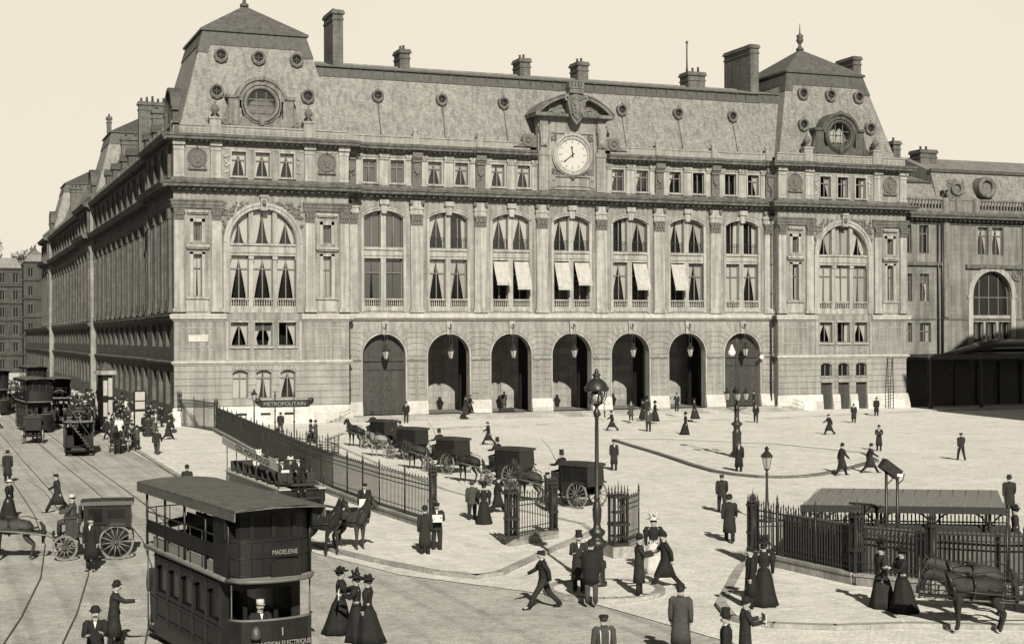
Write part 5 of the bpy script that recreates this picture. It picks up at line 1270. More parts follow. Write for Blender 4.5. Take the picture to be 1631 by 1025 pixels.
        if kind == 'bowler': m.lathe(t + Vector((0, 0, -.035)), [(.0, .0), (.13, .012), (.14, .02), (.1, .02), (.1, .06), (.085, .11), (.05, .135), (0, .14)], 14)
        elif kind == 'top_hat': m.lathe(t + Vector((0, 0, -.035)), [(.0, .0), (.13, .01), (.14, .025), (.1, .02), (.09, .1), (.1, .19), (.0, .19)], 14)
        elif kind == 'cap': m.lathe(t + Vector((0, 0, -.04)), [(.0, .0), (.095, .0), (.11, .05), (.1, .075), (0, .085)], 12); m.obox(t + Vector((0, .11, -.035)), .13, .08, .012)
        elif kind == 'kepi': m.lathe(t + Vector((0, 0, -.04)), [(.0, .0), (.095, .0), (.085, .11), (0, .12)], 12); m.obox(t + Vector((0, .1, -.03)), .13, .08, .012)
        elif kind == 'boater': m.lathe(t + Vector((0, 0, -.04)), [(.0, .0), (.17, .0), (.17, .015), (.09, .015), (.09, .08), (0, .085)], 16)
        elif kind == 'soft_hat': m.lathe(t + Vector((0, 0, -.04)), [(.0, .0), (.17, .02), (.17, .03), (.09, .02), (.09, .1), (.05, .12), (0, .1)], 14)
        elif kind in ('lady_hat', 'feather_hat'):
            m.lathe(t + Vector((0, .01, -.03)), [(.0, .0), (.2, .03), (.2, .045), (.1, .03), (.1, .08), (.07, .12), (0, .12)], 16)
            for i in range(6 if kind == 'lady_hat' else 7):
                a = i * 2.4; m.ball(t + Vector((.1 * cos(a), .09 * sin(a), .05 + (.02 * i if kind == 'feather_hat' else .012 * i))), .05, .04, .045, 7, 4)
            if kind == 'feather_hat':
                for s in (-1, 0, 1): m.tube([t + Vector((s * .05, 0, .08)), t + Vector((s * .09, -.02, .2)), t + Vector((s * .13, -.05, .27))], [.03, .045, .015], 6)
    me = m.mesh(kind, mt); _cache[k] = me; return me

prnd = random.Random(3)
FAC = {'away': 68.5, 'right': -21.5, 'toward': -111.5, 'left': 158.5}
def person(x, y, face, pose, out, label, z=0.0, s=1.0, group=None, name='person'):
    """out: list of (garment, tone)"""
    a = (FAC[face] if isinstance(face, str) else face) + (prnd.uniform(-14, 14) if pose != 'sit' else 0); a = radians(a - 90); s *= prnd.uniform(.97, 1.035)
    t = thing(name, label, 'person', (x, y, z), a, group); t.scale = (s * prnd.uniform(1.0, 1.12), s * prnd.uniform(1.0, 1.12), s)
    t_body = link('body', body_mesh(pose), t)
    for g, tone in out: link(g, cloth(g, pose, tone), t)
    return t
def man(hat='bowler', coat='coat', tone='dark', leg='black', extra=(), hat_tone='black'):
    return [('trousers', leg), (coat, tone), ('shoes', 'shoe'), ('collar', 'white'), ('hair', 'hair'), ('moustache', 'hair'), (hat, hat_tone)] + [(e, t) for e, t in extra]
def lady(hat='lady_hat', tone='black', skirt=None, hat_tone='black', extra=()):
    return [('skirt', skirt or tone), ('bodice', tone), ('bun', 'hair'), (hat, hat_tone)] + [(e, t) for e, t in extra]
# ================================================================= horses
HT = dict(dark=mat('dark_horse_coat', .018, .7, .3, 6), bay=mat('bay_horse_coat', .035, .7, .35, 5), grey=mat('grey_horse_coat', .22, .6, .35, 5), leather=mat('harness_leather', .02, .4, .2, 9), mane=mat('horse_mane', .02, .8, .3, 20),
          wheel=mat('wheel_paint', .13, .5, .3, 6), hub=mat('hub_paint', .06, .5, .2, 6), tyre=mat('iron_tyre', .2, .4, .2, 6), body=mat('coach_body', .01, .35, .25, 3, spec=.5, coat=.3), roofc=mat('coach_roof', .03, .55, .3, 4), seat=mat('seat_leather', .03, .5, .3, 8),
          letter=mat('sign_white', .22, .6, .05, 5), board=mat('pale_board', .36, .7, .15, 4), tram=mat('tram_panel', .013, .45, .35, 2.5, spec=.35, streak=.2), tramroof=mat('tram_roof_canvas', .12, .8, .3, 5, streak=.15, fine=.3), trimp=mat('tram_edge_paint', .12, .5, .2, 4), deck=mat('deck_floor', .22, .8, .2, 5))
HP = dict(stand=(0, 0, 0, 0, .0), trot=(.35, -.25, -.3, .35, .05), low=(.05, -.1, .08, -.05, -.55))
def horse_mesh(pose, tone):
    k = ('horse', pose, tone)
    if k in _cache: return _cache[k]
    fl, fr, hl, hr, neck = HP[pose]; V = []; E = []; R = []
    def add(p, r, par=None):
        V.append(Vector(p)); R.append(r)
        if par is not None: E.append((par, len(V) - 1))
        return len(V) - 1
    # faces +x ; withers height 1.5
    b = add((0, 0, 1.17), (.27, .29)); ch = add((.45, 0, 1.16), (.26, .31), b); ru = add((-.5, 0, 1.22), (.27, .28), b); rr = add((-.72, 0, 1.2), (.2, .22), ru)
    c, s = cos(neck), sin(neck)
    def N(x, z): return (.62 + x * c - z * s, 0, 1.34 + x * s + z * c)
    n1 = add(N(0, 0), (.17, .23), ch); n2 = add(N(.2, .26), (.12, .17), n1); n3 = add(N(.36, .46), (.095, .125), n2); h1 = add(N(.5, .45), (.085, .105), n3); h2 = add(N(.66, .3), (.065, .08), h1); add(N(.78, .17), (.055, .06), h2)
    for q in (-1, 1): e = add((N(.39, .58)[0], q * .06, N(.39, .58)[2]), .02, n3); add((N(.4, .68)[0], q * .075, N(.4, .68)[2]), .01, e)
    for sd, sw in ((1, fl), (-1, fr)):
        a = add((.47, sd * .15, .95), .11, ch); kx = .47 + sin(sw) * .4; kn = add((kx, sd * .15, .95 - cos(sw) * .42), .055, a); f = add((kx - max(sw, 0) * .1 + min(sw, 0) * .15, sd * .15, .2 if sw <= 0 else .26), .038, kn); add((V[f].x + .05, sd * .15, .05 if sw <= 0 else .12), .05, f)
    for sd, sw in ((1, hl), (-1, hr)):
        a = add((-.55, sd * .15, 1.0), .17, ru); st = add((-.42 + sin(sw) * .2, sd * .15, .78), .1, a); hk = add((-.72 + sin(sw) * .35, sd * .15, .52), .06, st); f = add((-.64 + sin(sw) * .5, sd * .15, .2), .04, hk); add((-.58 + sin(sw) * .5, sd * .15, .05), .05, f)
    me = skin_mesh('horse_body', V, E, R, HT[tone], b); _cache[k] = me; return me
def horse_part(kind, pose, tone='leather'):
    k = ('hp', kind, pose)
    if k in _cache: return _cache[k]
    neck = HP[pose][4]; c, s = cos(neck), sin(neck)
    def N(x, z, y=0): return Vector((.62 + x * c - z * s, y, 1.34 + x * s + z * c))
    m = MB(); mt = HT['leather']
    def loop(x, z, rx, ry, rz, tilt, r=.03):
        pts = [Vector((x + sin(a) * rz * sin(tilt), ry * cos(a), z + sin(a) * rz * cos(tilt))) for a in [i * 2 * pi / 14 for i in range(15)]]; m.tube(pts, r, 6)
    if kind == 'harness':
        loop(.66, 1.22, 0, .26, .36, .35, .05); loop(.12, 1.17, 0, .31, .32, 0, .03); m.obox((.12, 0, 1.49), .2, .3, .08)
        for sd in (-1, 1): m.tube([(.6, sd * .27, 1.12), (0, sd * .33, 1.05), (-.75, sd * .33, .98), (-1.1, sd * .35, .95)], .025, 5); m.tube([(-.2, sd * .31, 1.12), (-.5, sd * .3, 1.1), (-.86, sd * .14, 1.12)], .02, 5)
        m.tube([(.6, 0, 1.55), (0, 0, 1.5), (-.5, 0, 1.53), (-.85, 0, 1.4)], .018, 5)
    elif kind == 'bridle':
        m.tube([N(.46, .58, .0), N(.47, .52, .1), N(.6, .36, .085), N(.7, .24, .07)], .013, 5); m.tube([N(.46, .58, 0), N(.47, .52, -.1), N(.6, .36, -.085), N(.7, .24, -.07)], .013, 5)
        m.tube([N(.68, .31, .075), N(.7, .36, 0), N(.68, .31, -.075)], .012, 5)
        for sd in (-1, 1): m.obox(N(.52, .47, sd * .105), .1, .015, .09); m.tube([N(.72, .22, sd * .07), N(.35, .2, sd * .2), Vector((.1, sd * .15, 1.5))], .01, 4)
    elif kind == 'mane':
        mt = HT['mane']
        for i in range(9):
            t = i / 8; p = N(.06 + .32 * t - .1, .12 + .5 * t); m.tube([p, p + Vector((-.05, .06 * (1 if i % 2 else -.3), -.1)), p + Vector((-.03, .1 * (1 if i % 2 else -.2), -.2))], [.045, .04, .015], 6)
        m.tube([N(.42, .62), N(.54, .56), N(.6, .45)], [.03, .035, .01], 6)
    elif kind == 'tail':
        mt = HT['mane']; m.tube([(-.92, 0, 1.32), (-1.03, 0, 1.15), (-1.05, 0, .85), (-1.0, 0, .55)], [.04, .075, .085, .03], 8)
    me = m.mesh(kind, mt); _cache[k] = me; return me
def horse(x, y, deg, pose, tone, label, s=1.0, group=None, kit=True):
    t = thing('horse', label, 'horse', (x, y, 0), radians(deg), group); t.scale = (s, s, s)
    link('body', horse_mesh(pose, tone), t)
    for k in ('mane', 'tail') + (('harness', 'bridle') if kit else ()): link(k, horse_part(k, pose), t)
    return t

# ================================================================= wheels and cabs
def wheel_meshes(r, n=12, w=.055, tone='wheel'):
    k = ('wheel', r, n, tone)
    if k in _cache: return _cache[k]
    A = MB(); F = lambda u, d, z: (u, d, z); A.arcband(F, 0, 0, r - .07, r - .015, -w / 2, w / 2, 0, 2 * pi, 28)
    T = MB(); T.arcband(F, 0, 0, r - .015, r, -w / 2 - .004, w / 2 + .004, 0, 2 * pi, 28)
    S = MB()
    for i in range(n): a = 2 * pi * i / n; S.tube([(.07 * cos(a), .0, .07 * sin(a)), ((r - .06) * cos(a), .0, (r - .06) * sin(a))], [.026, .018], 5)
    H = MB(); H.tube([(0, -.12, 0), (0, -.08, 0), (0, .08, 0), (0, .12, 0)], [.05, .09, .09, .05], 10)
    _cache[k] = (A.mesh('rim', HT[tone]), T.mesh('tyre', HT['tyre']), S.mesh('spokes', HT[tone]), H.mesh('hub', HT['hub'])); return _cache[k]
def wheel(parent, x, y, r, n=12, tone='wheel'):
    a, b, c, d = wheel_meshes(r, n, .055, tone); w = link('wheel', a, parent); w.location = (x, y, r); w.rotation_euler = (0, random.uniform(0, 1), 0)
    link('tyre', b, w); link('spokes', c, w); link('hub', d, w); return w
def put(mesh_key, fn, name, m, parent):
    if mesh_key not in _cache:
        b = MB(); fn(b); _cache[mesh_key] = b.mesh(name, m)
    return link(name, _cache[mesh_key], parent)
FXZ = lambda u, d, z: (u, d, z)
def cab(x, y, deg, label, group='horse cabs waiting in a rank', tone='wheel'):
    """closed one-horse coupe facing +x"""
    t = thing('horse_cab', label, 'horse cab', (x, y, 0), radians(deg), group)
    def body(m):
        side = [(-1.25, 1.0), (-1.1, .72), (-.5, .5), (.1, .48), (.2, .62), (.3, .95), (.32, 1.9), (-1.28, 1.9), (-1.32, 1.3)]
        for q in (-.58, .52): m.prism(side, FXZ, q, q + .06)
        m.box(-1.3, -1.24, -.52, .52, 1.0, 1.9); m.box(.24, .3, -.52, .52, .9, 1.25); m.box(.24, .3, -.52, .52, 1.75, 1.9); m.box(-1.2, .25, -.52, .52, .6, .66); m.box(.24, .3, -.52, -.4, 1.2, 1.8); m.box(.24, .3, .4, .52, 1.2, 1.8)
        for q in (-.6, .575): m.box(-1.3, .3, q, q + .025, 1.2, 1.24)
    def roof(m): m.loft([[(xx, yy * .66, 1.9 + .0) for yy in (-1, -.5, 0, .5, 1)] + [(xx, yy * .62, 2.02 + .05 * (1 - yy * yy) + .02 * (1 - (xx / .9 + .55) ** 2)) for yy in (1, .5, 0, -.5, -1)] for xx in (-1.38, -.9, -.4, .1, .42)], True, False)
    def glass(m):
        for q in (-.588, .584): m.box(-.32, .14, q, q + .004, 1.3, 1.78); m.box(-1.1, -.5, q, q + .004, 1.42, 1.74)
        m.box(.27, .28, -.38, .38, 1.28, 1.74)
    def door(m):
        for q in (-.6, .58): m.box(-.42, .22, q, q + .02, .62, 1.26); m.box(-.42, -.36, q, q + .02, 1.26, 1.84); m.box(.16, .22, q, q + .02, 1.26, 1.84)
    def box_(m):
        m.box(.5, 1.0, -.45, .45, 1.43, 1.53); m.box(.42, .5, -.45, .45, 1.53, 1.85); m.box(.5, .95, -.4, .4, .78, 1.43); m.prism([(1.0, .7), (1.35, .62), (1.42, .95), (1.38, .95), (1.32, .68), (1.0, .74)], FXZ, -.4, .4)
        m.box(.3, .5, -.3, .3, .75, .85)
    def under(m):
        m.tube([(-.8, -.72, .58), (-.8, .72, .58)], .035, 6); m.tube([(.95, -.62, .42), (.95, .62, .42)], .035, 6); m.tube([(-.9, 0, .55), (0, 0, .42), (.95, 0, .5)], .035, 6)
        for sd in (-1, 1):
            for x0, z0 in ((-.8, .62), (.95, .48)): m.tube([(x0 - .38, sd * .48, z0 + .12), (x0, sd * .48, z0), (x0 + .38, sd * .48, z0 + .12)], .022, 5); m.tube([(x0 - .38, sd * .48, z0 + .12), (x0, sd * .48, z0 + .22), (x0 + .38, sd * .48, z0 + .12)], .022, 5)
            m.box(-.35, .2, sd * .68 - .14, sd * .68 + .14, .38, .4); m.prism([(-1.35, 1.12), (-1.1, 1.22), (-.6, 1.26), (-.3, 1.05), (-.3, 1.0), (-.62, 1.2), (-1.1, 1.17)], FXZ, sd * .72 - .09, sd * .72 + .09)
    def shaft(m):
        for sd in (-1, 1): m.tube([(1.0, sd * .42, .6), (1.6, sd * .42, .88), (2.6, sd * .4, 1.02), (3.55, sd * .3, 1.1)], .032, 6)
        m.tube([(1.15, -.45, .68), (1.15, .45, .68)], .03, 6)
    put('cab_body', body, 'body', HT['body'], t); put('cab_roof', roof, 'roof', HT['roofc'], t); put('cab_glass', glass, 'window', M['dglass'], t)
    d = put('cab_door', door, 'door', HT['body'], t); put('cab_handle', lambda m: (m.box(-.38, -.28, .6, .63, 1.1, 1.13), m.box(-.38, -.28, -.63, -.6, 1.1, 1.13)), 'handle', M['ironl'], d)
    put('cab_seat', box_, 'driver_seat', HT['seat'], t); put('cab_under', under, 'chassis', M['iron'], t); put('cab_shaft', shaft, 'shaft', HT['wheel'], t)
    for sd in (-1, 1):
        l = put('cab_lamp%d' % sd, lambda m: (m.box(.36, .5, sd * .66 - .07, sd * .66 + .07, 1.3, 1.5), m.lathe((.43, sd * .66, 1.5), [(.06, 0), (.07, .05), (.03, .12)], 8), m.box(.4, .46, sd * .6 - .03, sd * .66, 1.2, 1.3)), 'lamp', M['iron'], t)
        put('cab_lampglass%d' % sd, lambda m: m.box(.5, .512, sd * .66 - .05, sd * .66 + .05, 1.33, 1.47), 'lamp_glass', M['lglass'], l)
        wheel(t, -.8, sd * .72, .6, 14, tone); wheel(t, .95, sd * .62, .44, 12, tone)
    return t

def text_on(s, size, loc, rot, m, parent, name='lettering', depth=.006, sx=1.0, align='CENTER'):
    c = bpy.data.curves.new(name, 'FONT'); c.body = s; c.size = size; c.extrude = depth; c.align_x = align; c.align_y = 'CENTER'
    o = bpy.data.objects.new(name, c); COL.objects.link(o)
    dg = bpy.context.evaluated_depsgraph_get(); dg.update(); me = bpy.data.meshes.new_from_object(o.evaluated_get(dg)); bpy.data.objects.remove(o); bpy.data.curves.remove(c)
    me.materials.clear(); me.materials.append(m); ob = link(name, me, parent); ob.location = loc; ob.rotation_euler = rot; ob.scale = (sx, 1, 1); return ob
# ================================================================= iron fences, lamps, signs
def fence(name, label, pts, h, base=.0, step=.14, post_every=2.6, panel=True, group=None, bar=.016, tip=.16, bw=.42, endpost=True):
    t = thing(name, label, 'fence', (0, 0, 0), 0, group)
    t.location = (pts[0][0], pts[0][1], 0); O = Vector((pts[0][0], pts[0][1]))
    P = [Vector(p) - O for p in pts]
    if base:
        m = MB()
        for a, b in zip(P, P[1:]):
            d = (b - a).normalized(); n = Vector((-d.y, d.x)) * bw / 2
            q = [a - n, b - n, b + n, a + n]; m.idx([(p.x, p.y, 0) for p in q] + [(p.x, p.y, base * .82) for p in q], [(0, 1, 5, 4), (1, 2, 6, 5), (2, 3, 7, 6), (3, 0, 4, 7), (4, 5, 6, 7)])
            n2 = n * 1.18; q = [a - n2, b - n2, b + n2, a + n2]; m.idx([(p.x, p.y, base * .82) for p in q] + [(p.x, p.y, base) for p in q], [(3, 2, 1, 0), (0, 1, 5, 4), (1, 2, 6, 5), (2, 3, 7, 6), (3, 0, 4, 7), (4, 5, 6, 7)])
        m.build('stone_base', M['sbase'], t)
    for a, b in zip(P, P[1:]):
        L = (b - a).length; d = (b - a).normalized(); ang = atan2(d.y, d.x); m = MB(); n = max(1, int(L / step))
        for i in range(n):
            s = (i + .5) / n; x, y = a + (b - a) * s; hh = h + (.0 if i % 2 else .07)
            m.tube([(x, y, base), (x, y, hh - tip)], bar, 4, False)
            m.lathe((x, y, hh - tip), [(bar, 0), (.036, .05), (.018, .08), (.001, tip)], 4, False)
            m.obox((x, y, h * .9), .05, .012, .05, ang)
        for z, w in ((base + .12, .05), (h - .32, .05), (h - .5, .035), (base + .3, .03)): m.obox(((a.x + b.x) / 2, (a.y + b.y) / 2, z), L, .03, w, ang)
        m.build('bar_panel', M['iron'], t)
        k = max(1, round(L / post_every))
        for i in range(k + 1):
            if i == 0 and a is not P[0]: continue
            x, y = a + d * (L * i / k); m = MB(); m.tube([(x, y, base), (x, y, h + .02)], .034, 6); m.lathe((x, y, h), [(.03, 0), (.055, .06), (.03, .1), (.045, .15), (.001, .34)], 6); m.build('post', M['iron'], t)
    return t
def boxpost(t, x, y, h, w=.3, base=.3, mt='iron'):
    """lattice corner pillar of the fence"""
    m = MB()
    for sx in (-1, 1):
        for sy in (-1, 1): m.box(x + sx * w / 2 - .03, x + sx * w / 2 + .03, y + sy * w / 2 - .03, y + sy * w / 2 + .03, base, h)
    for i in range(3):
        o = -w / 4 + w / 4 * i
        for q in (-1, 1): m.tube([(x + o, y + q * w / 2, base), (x + o, y + q * w / 2, h - .1)], .017, 4); m.tube([(x + q * w / 2, y + o, base), (x + q * w / 2, y + o, h - .1)], .017, 4)
    for z in [base + .3 + .42 * i for i in range(int((h - base - .3) / .42))]: m.box(x - w / 2, x + w / 2, y - w / 2, y + w / 2, z, z + .05)
    for z in (base, h * .5, h - .12): m.box(x - w / 2 - .05, x + w / 2 + .05, y - w / 2 - .05, y + w / 2 + .05, z, z + .1)
    for sx in (-1, 0, 1):
        for sy in (-1, 0, 1): m.lathe((x + sx * w / 2, y + sy * w / 2, h), [(.04, 0), (.05, .05), (.02, .1), (.03, .16), (.001, .34 if (sx or sy) else .55)], 6)
    m.build('corner_post', M[mt], t)
f = fence('iron_fence', 'long iron railing on a stone base curving from the pavilion to the cab rank', [(1.9, -9.6), (1.2, -20), (.3, -31.5), (-.35, -42), (-1.0, -51), (-1.5, -60), (-1.5, -68), (-1.2, -74.5)], 2.15, .42, .17, 2.9)
boxpost(f, .05, -64.9 + 0, 2.5) if False else None
boxpost(f, -3.1 + 0, -64.9, 2.4) if False else None
# pillars of that fence stand at its two ends
boxpost(f, 0, 0, 2.5, .24); boxpost(f, -3.1, -64.9, 2.4, .2)
f = fence('iron_fence', 'short piece of tall railing with a gate left of the corner pavilion', [(.44, .0), (1.2, -3.0), (1.9, -8.9)], 2.5, .1, .16, 2.9); boxpost(f, 0, 0, 2.9)
f = fence('iron_fence', 'short fence panel on a worn stone base in front of the last cab', [(-.05, -80.0), (2.3, -78.6)], 2.05, .42, .16, 3); boxpost(f, .05, .0, 2.15, .36, .42); boxpost(f, 2.3, 1.35, 2.15, .2, .42)
f = fence('iron_fence', 'narrow fence pillar with spikes on a stone block right of the big lamp', [(2.85, -83.1), (4.55, -81.3)], 2.05, .4, .14, 3); boxpost(f, 0, 0, 2.2, .5, .4); m = MB(); m.obox((0, 0, .2), .8, .8, .4); m.build('stone_block', M['sbase'], f)
f = fence('iron_fence', 'near side railing of the underground station yard at lower right', [(6.25, -86.6), (6.35, -88.0), (6.7, -92.0), (7.9, -94.1), (9.6, -95.4), (12.5, -97.2)], 2.2, .5, .13, 2.6, group=None, bar=.024); boxpost(f, 0, 0, 2.1, .24, .1); boxpost(f, .45, -5.4, 2.3, .28, .1); boxpost(f, 1.65, -7.5, 2.2, .16, .1)
f = fence('iron_fence', 'back railing under the low roof of the underground station yard', [(6.25, -86.3), (8.3, -86.6), (14.2, -90.0)], 1.74, .1, .13, 2.4, bar=.03)
m = MB(); m.idx([(2.05, -.32, .1), (7.95, -3.72, .1), (7.95, -3.72, 1.36), (2.05, -.32, 1.36)], [(0, 1, 2, 3)]); m.v = [(a, b - .03, c) for a, b, c in m.v]; m.build('back_panel', M['iron'], f)
f = fence('low_railing', 'low scrolled railing in front of the right hand railing behind the horses', [(7.0, -94.7), (8.6, -96.5), (10.8, -97.9)], 1.05, .1, .3, 2.4, bar=.02, tip=.05)
m = MB()
for i in range(8): F = frame(0, 0, .664, -.747, -.747, -.664); m.ring(F, .2 + i * .28, .28, 0, .1, .014, 10, 4)
m.build('scroll_panel', M['iron'], f)
# metro entrance behind the big fence: low stair roof on short columns
M['sroof'] = mat('ribbed_zinc', .2, .7, .25, 6, fine=.3)
rt_ = thing('stair_roof', 'long low sloping roof over the underground stairs behind the right fence', 'roof', (8.2, -87.1, 0)); dv = Vector((5.3, -3.1)).normalized(); ang = atan2(dv.y, dv.x); nv = Vector((-dv.y, dv.x))
def Rp(u, v, z): return (dv.x * u + nv.x * v, dv.y * u + nv.y * v, z)
m = MB(); m.idx([Rp(-.3, -.2, 1.9), Rp(6.4, -.2, 1.9), Rp(6.9, 4.3, 2.06), Rp(.6, 4.3, 2.06), Rp(-.3, -.2, 2.0), Rp(6.4, -.2, 2.0), Rp(6.9, 4.3, 2.14), Rp(.6, 4.3, 2.14)], [(3, 2, 1, 0), (4, 5, 6, 7), (0, 1, 5, 4), (1, 2, 6, 5), (2, 3, 7, 6), (3, 0, 4, 7)])
m.build('roof_sheet', M['sroof'], rt_)
m = MB()
for i in range(16): u = i * .44; m.tube([Rp(-.2 + u, -.2, 2.0), Rp(.5 + u, 4.25, 2.14)], .014, 4)
m.build('roof_ribs', M['sroof'], rt_)
m = MB(); m.idx([Rp(-.34, -.24, 1.78), Rp(6.44, -.24, 1.78), Rp(6.44, -.24, 2.02), Rp(-.34, -.24, 2.02), Rp(-.34, -.2, 1.78), Rp(6.44, -.2, 1.78), Rp(6.44, -.2, 2.02), Rp(-.34, -.2, 2.02)], [(0, 1, 2, 3), (7, 6, 5, 4), (0, 4, 5, 1), (3, 2, 6, 7)]); m.build('fascia', M['iron'], rt_)
for i in range(4):
    m = MB(); p = Rp(.4 + i * 1.85, .1, 0); m.lathe(p, [(.12, 0), (.12, .3), (.06, .4), (.055, 1.7), (.1, 1.85)], 8)
    for s in (-1, 1): m.tube([(p[0], p[1], 1.35), Rp(.4 + i * 1.85 + s * .3, .1, 1.68), Rp(.4 + i * 1.85 + s * .62, .1, 1.82)], .03, 5)
    m.build('column', M['iron'], rt_)
for i in range(4): m = MB(); p = Rp(.9 + i * 1.85, 4.1, 0); m.tube([p, (p[0], p[1], 2.0)], .05, 6); m.build('back_column', M['iron'], rt_)
m = MB(); m.box(-.5, 0, 0, 0.01, 0, .01)
en = thing('stair_wall', 'grey panelled wall of the underground stairs just behind the near railing', 'wall', (6.6, -88.0, .13)); m = MB()
pw = [(0, 0), (.5, -3.9), (1.75, -5.9), (5.4, -8.4), (5.6, -8.1), (2.0, -5.6), (.8, -3.7), (.3, 0)]
m.idx([(x, y, 0) for x, y in pw] + [(x, y, 1.72) for x, y in pw], [(i, (i + 1) % 8, 8 + (i + 1) % 8, 8 + i) for i in range(8)] + [tuple(range(8, 16))]); m.build('panel_wall', M['greyp'], en)
m = MB()
for i in range(16): t_ = i / 16 * 3.9; y = -t_; x = .128 * t_; m.box(x - .03, x + .0, y - .05, y + .05, .05, 1.7)
m.build('batten', M['iron'], en)
sg = thing('sign_box', 'dark slanted box sign on two posts above the right hand railing', 'sign', (9.4, -90.0, 0), radians(-8))
m = MB(); m.obox((0, 0, 3.42), .72, .3, .34, 0, .62); m.build('sign_case', M['iron'], sg); m = MB(); m.obox((.26, -.16, 3.22), .2, .02, .09, 0, .1); m.build('sign_plate', M['milk'], sg)
for x in (-.15, .25): m = MB(); m.tube([(x, 0, 0), (x, 0, 3.4)], .05, 7); m.tube([(x, 0, 2.9), (x + .2, 0, 3.05), (x + .25, 0, 3.25)], .02, 5); m.build('post', M['iron'], sg)
# METROPOLITAIN sign over the stairs near the corner pavilion
ms = thing('station_sign', 'long sign lettered METROPOLITAIN on two ornate posts before the corner pavilion', 'sign', (1.7, -35.4, 0), radians(-4))
m = MB(); m.prism([(-1.55, 3.25), (1.55, 3.25), (1.9, 3.55), (1.8, 3.8), (1.45, 3.72), (-1.45, 3.72), (-1.8, 3.8), (-1.9, 3.55)], frame(0, 0, 1, 0, 0, -1), -.06, .06)
for s in (-1, 1): m.ball((s * 1.72, 0, 3.68), .2, .1, .2)
m.build('sign_board', HT['tram'], ms)
text_on('METROPOLITAIN', .36, (0, -.066, 3.47), (pi / 2, 0, 0), HT['letter'], ms, 'lettering')
for x in (-.62, .62):
    m = MB(); m.lathe((x, 0, 0), [(.16, 0), (.16, .3), (.09, .45), (.05, .7), (.04, 2.2), (.07, 2.3), (.04, 2.4), (.04, 2.9), (.06, 3.0), (.04, 3.1), (.035, 3.9), (.08, 4.0), (.03, 4.1), (.05, 4.2), (.01, 4.35)], 8); m.build('post', M['iron'], ms)
# stair railing below the sign
f = fence('stair_railing', 'low iron railing round the metro stairs beside the sign', [(3.2, -26.5), (5.0, -36.6), (3.4, -36.9)], 1.15, .18, .45, 1.6, bar=.02, tip=.04); f['category'] = 'railing'
f = fence('stair_railing', 'short front railing of the metro stairs facing the long fence', [(1.0, -36.8), (1.6, -26.5)], 1.1, .18, .45, 1.6, bar=.02, tip=.04); f['category'] = 'railing'

def lantern(t, x, y, z, s=1.0):
    m = MB(); m.lathe((x, y, z), [(.05 * s, -.1 * s), (.13 * s, 0), (.12 * s, .02 * s)], 6); m.lathe((x, y, z + .5 * s), [(.27 * s, 0), (.3 * s, .03 * s), (.2 * s, .14 * s), (.09 * s, .24 * s), (.08 * s, .3 * s), (.12 * s, .34 * s), (.05 * s, .42 * s), (.01, .46 * s)], 6, False)
    for i in range(6): a = i * pi / 3; m.tube([(x + .12 * s * cos(a), y + .12 * s * sin(a), z), (x + .24 * s * cos(a), y + .24 * s * sin(a), z + .52 * s)], .012 * s, 4)
    o = m.build('lantern', M['iron'], t); g = MB(); g.lathe((x, y, z + .01), [(.11 * s, 0), (.225 * s, .49 * s)], 6, False); g.build('lamp_glass', M['lglass'], o)
def street_lamp(x, y, h, label, group=None, z0=0):
    t = thing('street_lamp', label, 'street lamp', (x, y, z0), 0, group); m = MB()
    m.lathe((0, 0, 0), [(.2, 0), (.2, .12), (.14, .16), (.16, .5), (.09, .6), (.07, .9), (.05, h * .6), (.045, h - .9), (.08, h - .82), (.04, h - .75), (.04, h - .7)], 10); m.build('post', M['iron'], t); lantern(t, 0, 0, h - .62); return t
street_lamp(4.75, -10.9, 3.15, 'thin gas lamp post standing alone before the corner pavilion', None, .12)
street_lamp(12.7, -76.9, 2.85, 'gas lamp with glass lantern behind the right fence')
lp = thing('street_lamp', 'tall ornate lamp post with round globe head on the foreground refuge', 'street lamp', (-.75, -89.1, .13)); m = MB()
m.lathe((0, 0, 0), [(.38, 0), (.38, .12), (.3, .16), (.3, .5), (.36, .55), (.34, .75), (.24, .8), (.24, 1.15), (.36, 1.22), (.38, 1.35), (.26, 1.42), (.2, 1.5), (.3, 1.58), (.32, 1.68), (.16, 1.78), (.13, 1.9), (.17, 2.1), (.18, 2.35), (.12, 2.55), (.1, 2.62), (.13, 2.68), (.085, 2.75), (.075, 4.6), (.07, 5.15), (.12, 5.22), (.13, 5.35), (.08, 5.42), (.06, 5.5)], 16); m.v = [(a * .8, b * .8, c) for a, b, c in m.v]; m.build('post', M['iron'], lp)
m = MB(); m.lathe((0, 0, 5.5), [(.07, 0), (.1, .05), (.1, .1), (.03, .12)], 12)
for i in range(6): a = i * pi / 3 + .3; m.tube([(.06 * cos(a), .06 * sin(a), 5.55), (.22 * cos(a), .22 * sin(a), 5.62), (.31 * cos(a), .31 * sin(a), 5.8), (.34 * cos(a), .34 * sin(a), 6.02)], .018, 5)
m.lathe((0, 0, 6.02), [(.36, -.04), (.38, 0), (.36, .06), (.3, .2), (.17, .32), (.1, .36), (.1, .42), (.14, .45), (.1, .5), (.06, .52), (.06, .6), (.01, .66)], 16)
for i in range(12): a = i * pi / 6; m.ball((.36 * cos(a), .36 * sin(a), 6.08), .035)
F = frame(0, 0, 1, 0, 0, -1)
hd = m.build('lamp_head', M['iron'], lp); m = MB(); m.ball((0, 0, 5.8), .22, .22, .21, 16, 10); m.build('globe', M['lglass'], hd)
m = MB(); Fc = frame(0, 0, cos(-.37), sin(-.37), sin(-.37), -cos(-.37)); m.ring(Fc, 0, 5.77, .2, .16, .03, 18, 5); m.build('ring', M['iron'], hd)
